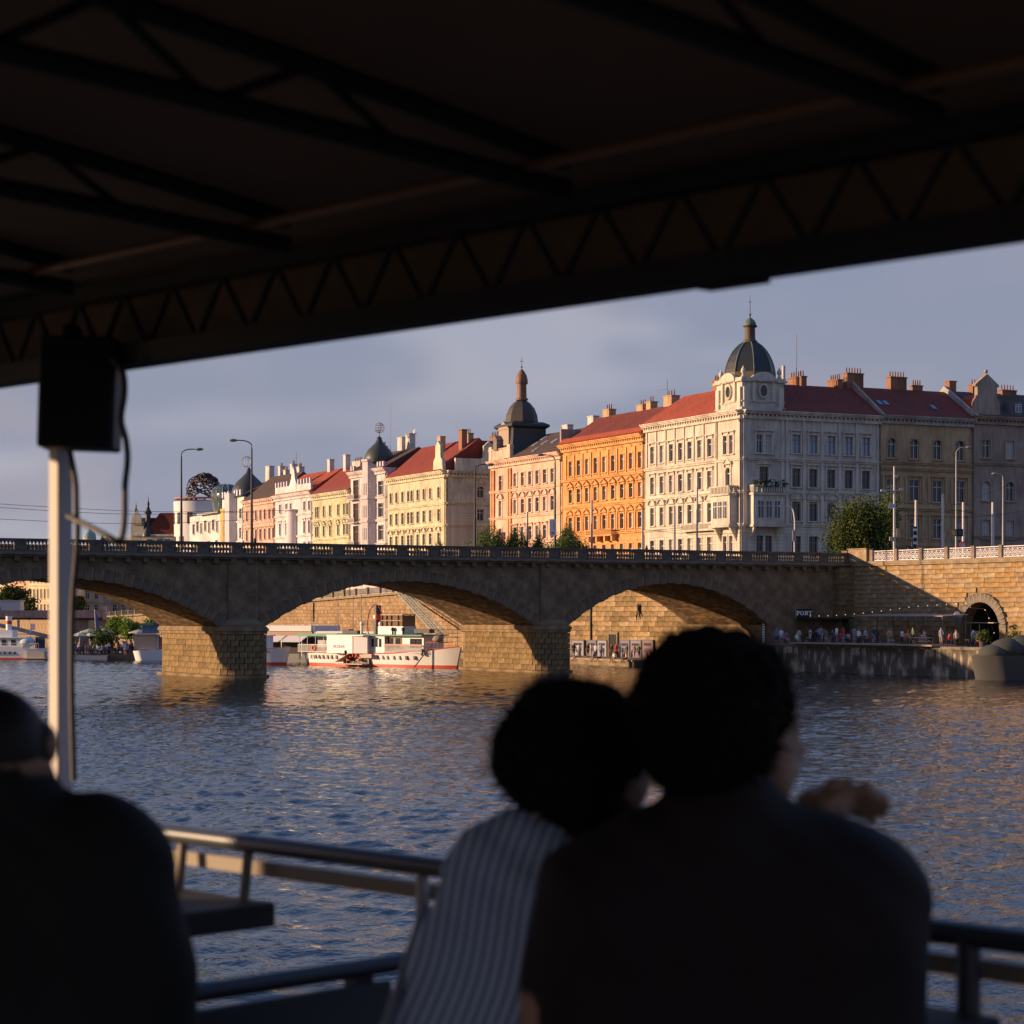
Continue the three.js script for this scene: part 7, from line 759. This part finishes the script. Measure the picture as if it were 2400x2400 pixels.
{ // man in dark clothes with curly hair, right of the couple
  const d = 3.2, [t, o] = figure('person', 'person with full dark curly hair and glasses in dark shirt, seated, embraced', [1700, 2700], d), b = J(d, o), skin = [0.42, 0.25, 0.17], pal = { t: [0.018, 0.011, 0.011], s: skin, p: [0.02, 0.02, 0.025] };
  bodyMesh(t, 'body', [b([1500, 2650], [1930, 2650], 0.13, 0.13, 't'), b([1480, 2430], [1960, 2430], 0.125, 0.125, 't'), b([1440, 2200], [1975, 2200], 0.122, 0.122, 't'), b([1500, 2090], [1930, 2090], 0.1, 0.1, 't'), b([1740, 1945], [2015, 2080], 0.066, 0.075, 't'), b([1660, 1945], [1410, 2085], 0.066, 0.07, 't'), b([1700, 1960], [1705, 1870], 0.07, 0.062, 't'), b([2022, 2095], [2040, 2300], 0.074, 0.06, 't'), b([2035, 2300], [2065, 2470, 0.03], 0.058, 0.05, 't'), b([2065, 2470, 0.03], [1960, 2560, 0.3], 0.05, 0.035, 's'), b([1400, 2095], [1330, 2300, 0.02], 0.066, 0.05, 't'), b([1330, 2300, 0.02], [1300, 2410, 0.0], 0.044, 0.034, 's'), b([1300, 2410], [1285, 2480, 0.02], 0.036, 0.03, 's'), b([1560, 2760], [1600, 2780, 0.55], 0.095, 0.075, 'p'), b([1860, 2760], [1900, 2780, 0.55], 0.095, 0.075, 'p'), b([1600, 2780, 0.55], [1600, 3160, 0.6], 0.065, 0.05, 'p'), b([1900, 2780, 0.55], [1900, 3160, 0.6], 0.065, 0.05, 'p')], 0.06, [0, 0.1, -0.2], 0.62, 92, pal);
  bodyMesh(t, 'head', [b([1650, 1650], [1700, 1660, 0.03], 0.086, 0.086, 's'), b([1752, 1710, 0.06], [1775, 1770, 0.06], 0.06, 0.052, 's'), b([1790, 1800, 0.07], [1815, 1845, 0.07], 0.034, 0.026, 's'), b([1835, 1712, 0.1], [1866, 1756, 0.11], 0.012, 0.015, 's'), b([1828, 1680, 0.08], [1800, 1670, 0.08], 0.03, 0.03, 's'), b([1842, 1798, 0.09], [1848, 1806, 0.09], 0.014, 0.014, 's'), b([1765, 1730, 0.0], [1757, 1765, 0.0], 0.014, 0.01, 's'), b([1690, 1800], [1690, 1880], 0.06, 0.058, 's')], 0.03, b([1720, 1730], [1720, 1730], 0, 0).slice(0, 3), 0.17, 60, pal, 0.6);
  hairMesh(t, [b([1650, 1622], [1680, 1640, 0.02], 0.098, 0.1, 'h'), b([1590, 1690], [1600, 1740], 0.07, 0.062, 'h'), b([1740, 1610, 0.04], [1760, 1650, 0.03], 0.062, 0.055, 'h'), b([1630, 1790], [1700, 1810], 0.052, 0.05, 'h'), b([1700, 1720, -0.05], [1660, 1760, -0.05], 0.07, 0.06, 'h')], 0.05, 0.007, 80, b([1650, 1690], [0, 0], 0, 0).slice(0, 3), 0.17, 76, [0.014, 0.011, 0.009]);
  const g = mesh('glasses', [new THREE.TorusGeometry(0.021, 0.002, 6, 24).rotateY(1.15).translate(...b([1862, 1706, 0.085], [0, 0], 0, 0).slice(0, 3)), bar(V(...b([1790, 1698, 0.0], [0, 0], 0, 0).slice(0, 3)), V(...b([1858, 1700, 0.07], [0, 0], 0, 0).slice(0, 3)), 0.002, 5)], M(0.3, 0.22, 0.1, 0.25, { metalness: 0.8 }), t); mesh('lens', new THREE.CylinderGeometry(0.02, 0.02, 0.0015, 20).rotateX(Math.PI / 2).rotateY(1.15).translate(...b([1862, 1706, 0.085], [0, 0], 0, 0).slice(0, 3)), new THREE.MeshPhysicalMaterial({ color: C(0.6, 0.45, 0.3), roughness: 0.05, metalness: 0.3, ior: 1.6 }), g);
}
{ // woman in striped shirt leaning on him, arm across his shoulders, hand on his far shoulder
  const d = 3.34, [t, o] = figure('person', 'person in pale blue striped shirt leaning on the dark shirted companion', [1150, 2700], d), b = J(d, o), skin = [0.42, 0.25, 0.17], pal = { t: [1, 1, 1], s: skin, p: [0.04, 0.05, 0.09] };
  const stripe = rep(canvasFree(256, 16, u => { const k = (u * 8) % 1 < 0.45 ? 1 : 0, j = 0.03 * (hash2(u * 256 | 0, 3, 5) - 0.5); return k ? [0.46 + j, 0.53 + j, 0.66 + j] : [0.78 + j, 0.83 + j, 0.91 + j]; }, true), 8, 4); stripe.rotation = -0.28;
  const shirtM = new THREE.MeshStandardMaterial({ color: C(0.95, 0.98, 1), roughness: 0.9, map: stripe });
  bodyMesh(t, 'shirt', [b([1090, 2640], [1250, 2640], 0.12, 0.12, 't'), b([1110, 2430], [1260, 2430], 0.112, 0.112, 't'), b([1160, 2230], [1290, 2220], 0.1, 0.105, 't'), b([1180, 2060], [1310, 2050], 0.078, 0.085, 't'), b([1215, 1985], [1290, 1965], 0.055, 0.055, 't'), b([1140, 2058], [1062, 2250, -0.01], 0.06, 0.052, 't'), b([1062, 2250, -0.01], [1010, 2440, 0.02], 0.052, 0.05, 't'), b([1010, 2440, 0.02], [1100, 2560, 0.3], 0.046, 0.036, 't'), b([1330, 2070, 0.04], [1420, 2040, 0.16], 0.06, 0.05, 't'), b([1290, 2120, -0.07], [1225, 2330, -0.05], 0.045, 0.05, 't')], 0.05, [0.06, 0.32, 0.0], 0.56, 96, pal, 0.9, shirtM);
  bodyMesh(t, 'body', [b([1270, 1990], [1300, 1880], 0.05, 0.048, 's'), b([1340, 1770], [1380, 1770, 0.02], 0.082, 0.08, 's'), b([1430, 1790, 0.03], [1450, 1830, 0.03], 0.052, 0.042, 's'), b([1478, 1800, 0.04], [1496, 1822, 0.04], 0.012, 0.014, 's'), b([1460, 1870, 0.03], [1452, 1880, 0.02], 0.026, 0.022, 's'), b([1480, 1852, 0.04], [1484, 1858, 0.04], 0.012, 0.012, 's'), b([1420, 2040, 0.16], [1640, 2040, 0.2], 0.042, 0.038, 's'), b([1640, 2040, 0.2], [1880, 1950, 0.1], 0.036, 0.028, 's')], 0.025, [0.25, 0.53, 0.1], 0.34, 84, pal, 0.65);
  { // hand: palm, four bent fingers, thumb
    const dd = -0.06, h = (a, c, ra, rb) => b([a[0], a[1], dd + (a[2] || 0)], [c[0], c[1], dd + (c[2] || 0)], ra, rb, 's'), L = [h([1880, 1950, 0.16], [1920, 1890, 0.03], 0.028, 0.03), h([1915, 1890], [1965, 1868, 0.01], 0.031, 0.026), h([1905, 1905], [1950, 1885], 0.03, 0.028)];
    [[1975, 1860, 2030, 1850, 2070, 1870], [1978, 1872, 2040, 1866, 2078, 1888], [1975, 1884, 2036, 1884, 2068, 1905], [1968, 1894, 2018, 1902, 2046, 1922]].forEach((f, i) => { const z = 0.014 * i - 0.01; L.push(h([f[0], f[1], z], [f[2], f[3], z], 0.0095, 0.009), h([f[2], f[3], z], [f[4], f[5], z + 0.02], 0.009, 0.0075)); }); L.push(h([1925, 1872, -0.03], [1955, 1842, -0.045], 0.013, 0.0105), h([1955, 1842, -0.045], [1990, 1836, -0.05], 0.0105, 0.008));
    bodyMesh(t, 'hand', L, 0.012, L[1].slice(0, 3).map((v, i) => v + [0.04, 0, 0][i]), 0.12, 80, pal, 0.6); mesh('bracelet', new THREE.TorusGeometry(0.033, 0.004, 8, 24).rotateY(1.2).translate(...L[0].slice(0, 3)), M(0.6, 0.55, 0.5, 0.25, { metalness: 0.8 }), t); }
  hairMesh(t, [b([1318, 1728], [1345, 1745, 0.01], 0.092, 0.092, 'h'), b([1262, 1790], [1280, 1840], 0.06, 0.055, 'h'), b([1400, 1700, 0.02], [1440, 1760, 0.01], 0.06, 0.05, 'h'), b([1330, 1830, -0.03], [1370, 1900, -0.03], 0.066, 0.055, 'h'), b([1228, 1760], [1225, 1790], 0.042, 0.04, 'h')], 0.04, 0.005, 90, b([1330, 1790], [0, 0], 0, 0).slice(0, 3), 0.17, 76, [0.016, 0.012, 0.01]);
}
{ // man at the left edge, short hair, dark jacket
  const d = 3.2, [t, o] = figure('person', 'person with short hair in a black jacket sitting beside the white post', [-20, 2650], d), b = J(d, o), skin = [0.42, 0.25, 0.17], pal = { t: [0.012, 0.013, 0.013], s: skin, h: [0.015, 0.013, 0.012], p: [0.015, 0.016, 0.02] };
  bodyMesh(t, 'body', [b([-260, 2620], [230, 2620], 0.135, 0.135, 't'), b([-240, 2400], [215, 2400], 0.13, 0.13, 't'), b([-230, 2180], [190, 2180], 0.125, 0.125, 't'), b([-220, 2060], [150, 2060], 0.1, 0.1, 't'), b([-20, 1960], [220, 1990], 0.066, 0.082, 't'), b([-20, 1960], [-290, 2020], 0.066, 0.08, 't'), b([-20, 1960], [0, 1855], 0.072, 0.066, 't'), b([0, 1870], [5, 1800], 0.06, 0.056, 's'), b([268, 2030], [330, 2280], 0.077, 0.07, 't'), b([330, 2280], [345, 2420, 0.05], 0.07, 0.06, 't'), b([345, 2420, 0.05], [180, 2540, 0.3], 0.055, 0.04, 't'), b([-310, 2040], [-380, 2400], 0.075, 0.06, 't'), b([-150, 2720], [-120, 2740, 0.55], 0.095, 0.075, 'p'), b([140, 2720], [150, 2740, 0.55], 0.095, 0.075, 'p'), b([-120, 2740, 0.55], [-120, 3120, 0.6], 0.065, 0.05, 'p'), b([150, 2740, 0.55], [150, 3120, 0.6], 0.065, 0.05, 'p')], 0.06, [0, 0.1, -0.2], 0.62, 92, pal);
  bodyMesh(t, 'head', [b([-25, 1738], [-10, 1745, 0.04], 0.083, 0.08, 'h'), b([-20, 1790, 0.03], [-10, 1830, 0.06], 0.066, 0.055, 's'), b([102, 1735, 0.02], [108, 1765, 0.015], 0.013, 0.01, 's'), b([103, 1730, 0.015], [113, 1742, 0.005], 0.009, 0.009, 's'), b([0, 1800], [5, 1870], 0.06, 0.058, 's'), b([0, 1760, 0.12], [0, 1790, 0.135], 0.012, 0.016, 's'), b([0, 1850, 0.1], [0, 1855, 0.1], 0.03, 0.03, 's')], 0.03, b([0, 1745], [0, 0], 0, 0).slice(0, 3), 0.17, 60, pal, 0.6);
}
scene.traverse(o => { if (o.isMesh) { o.castShadow = true; o.receiveShadow = true; } });
renderer.render(scene, camera);
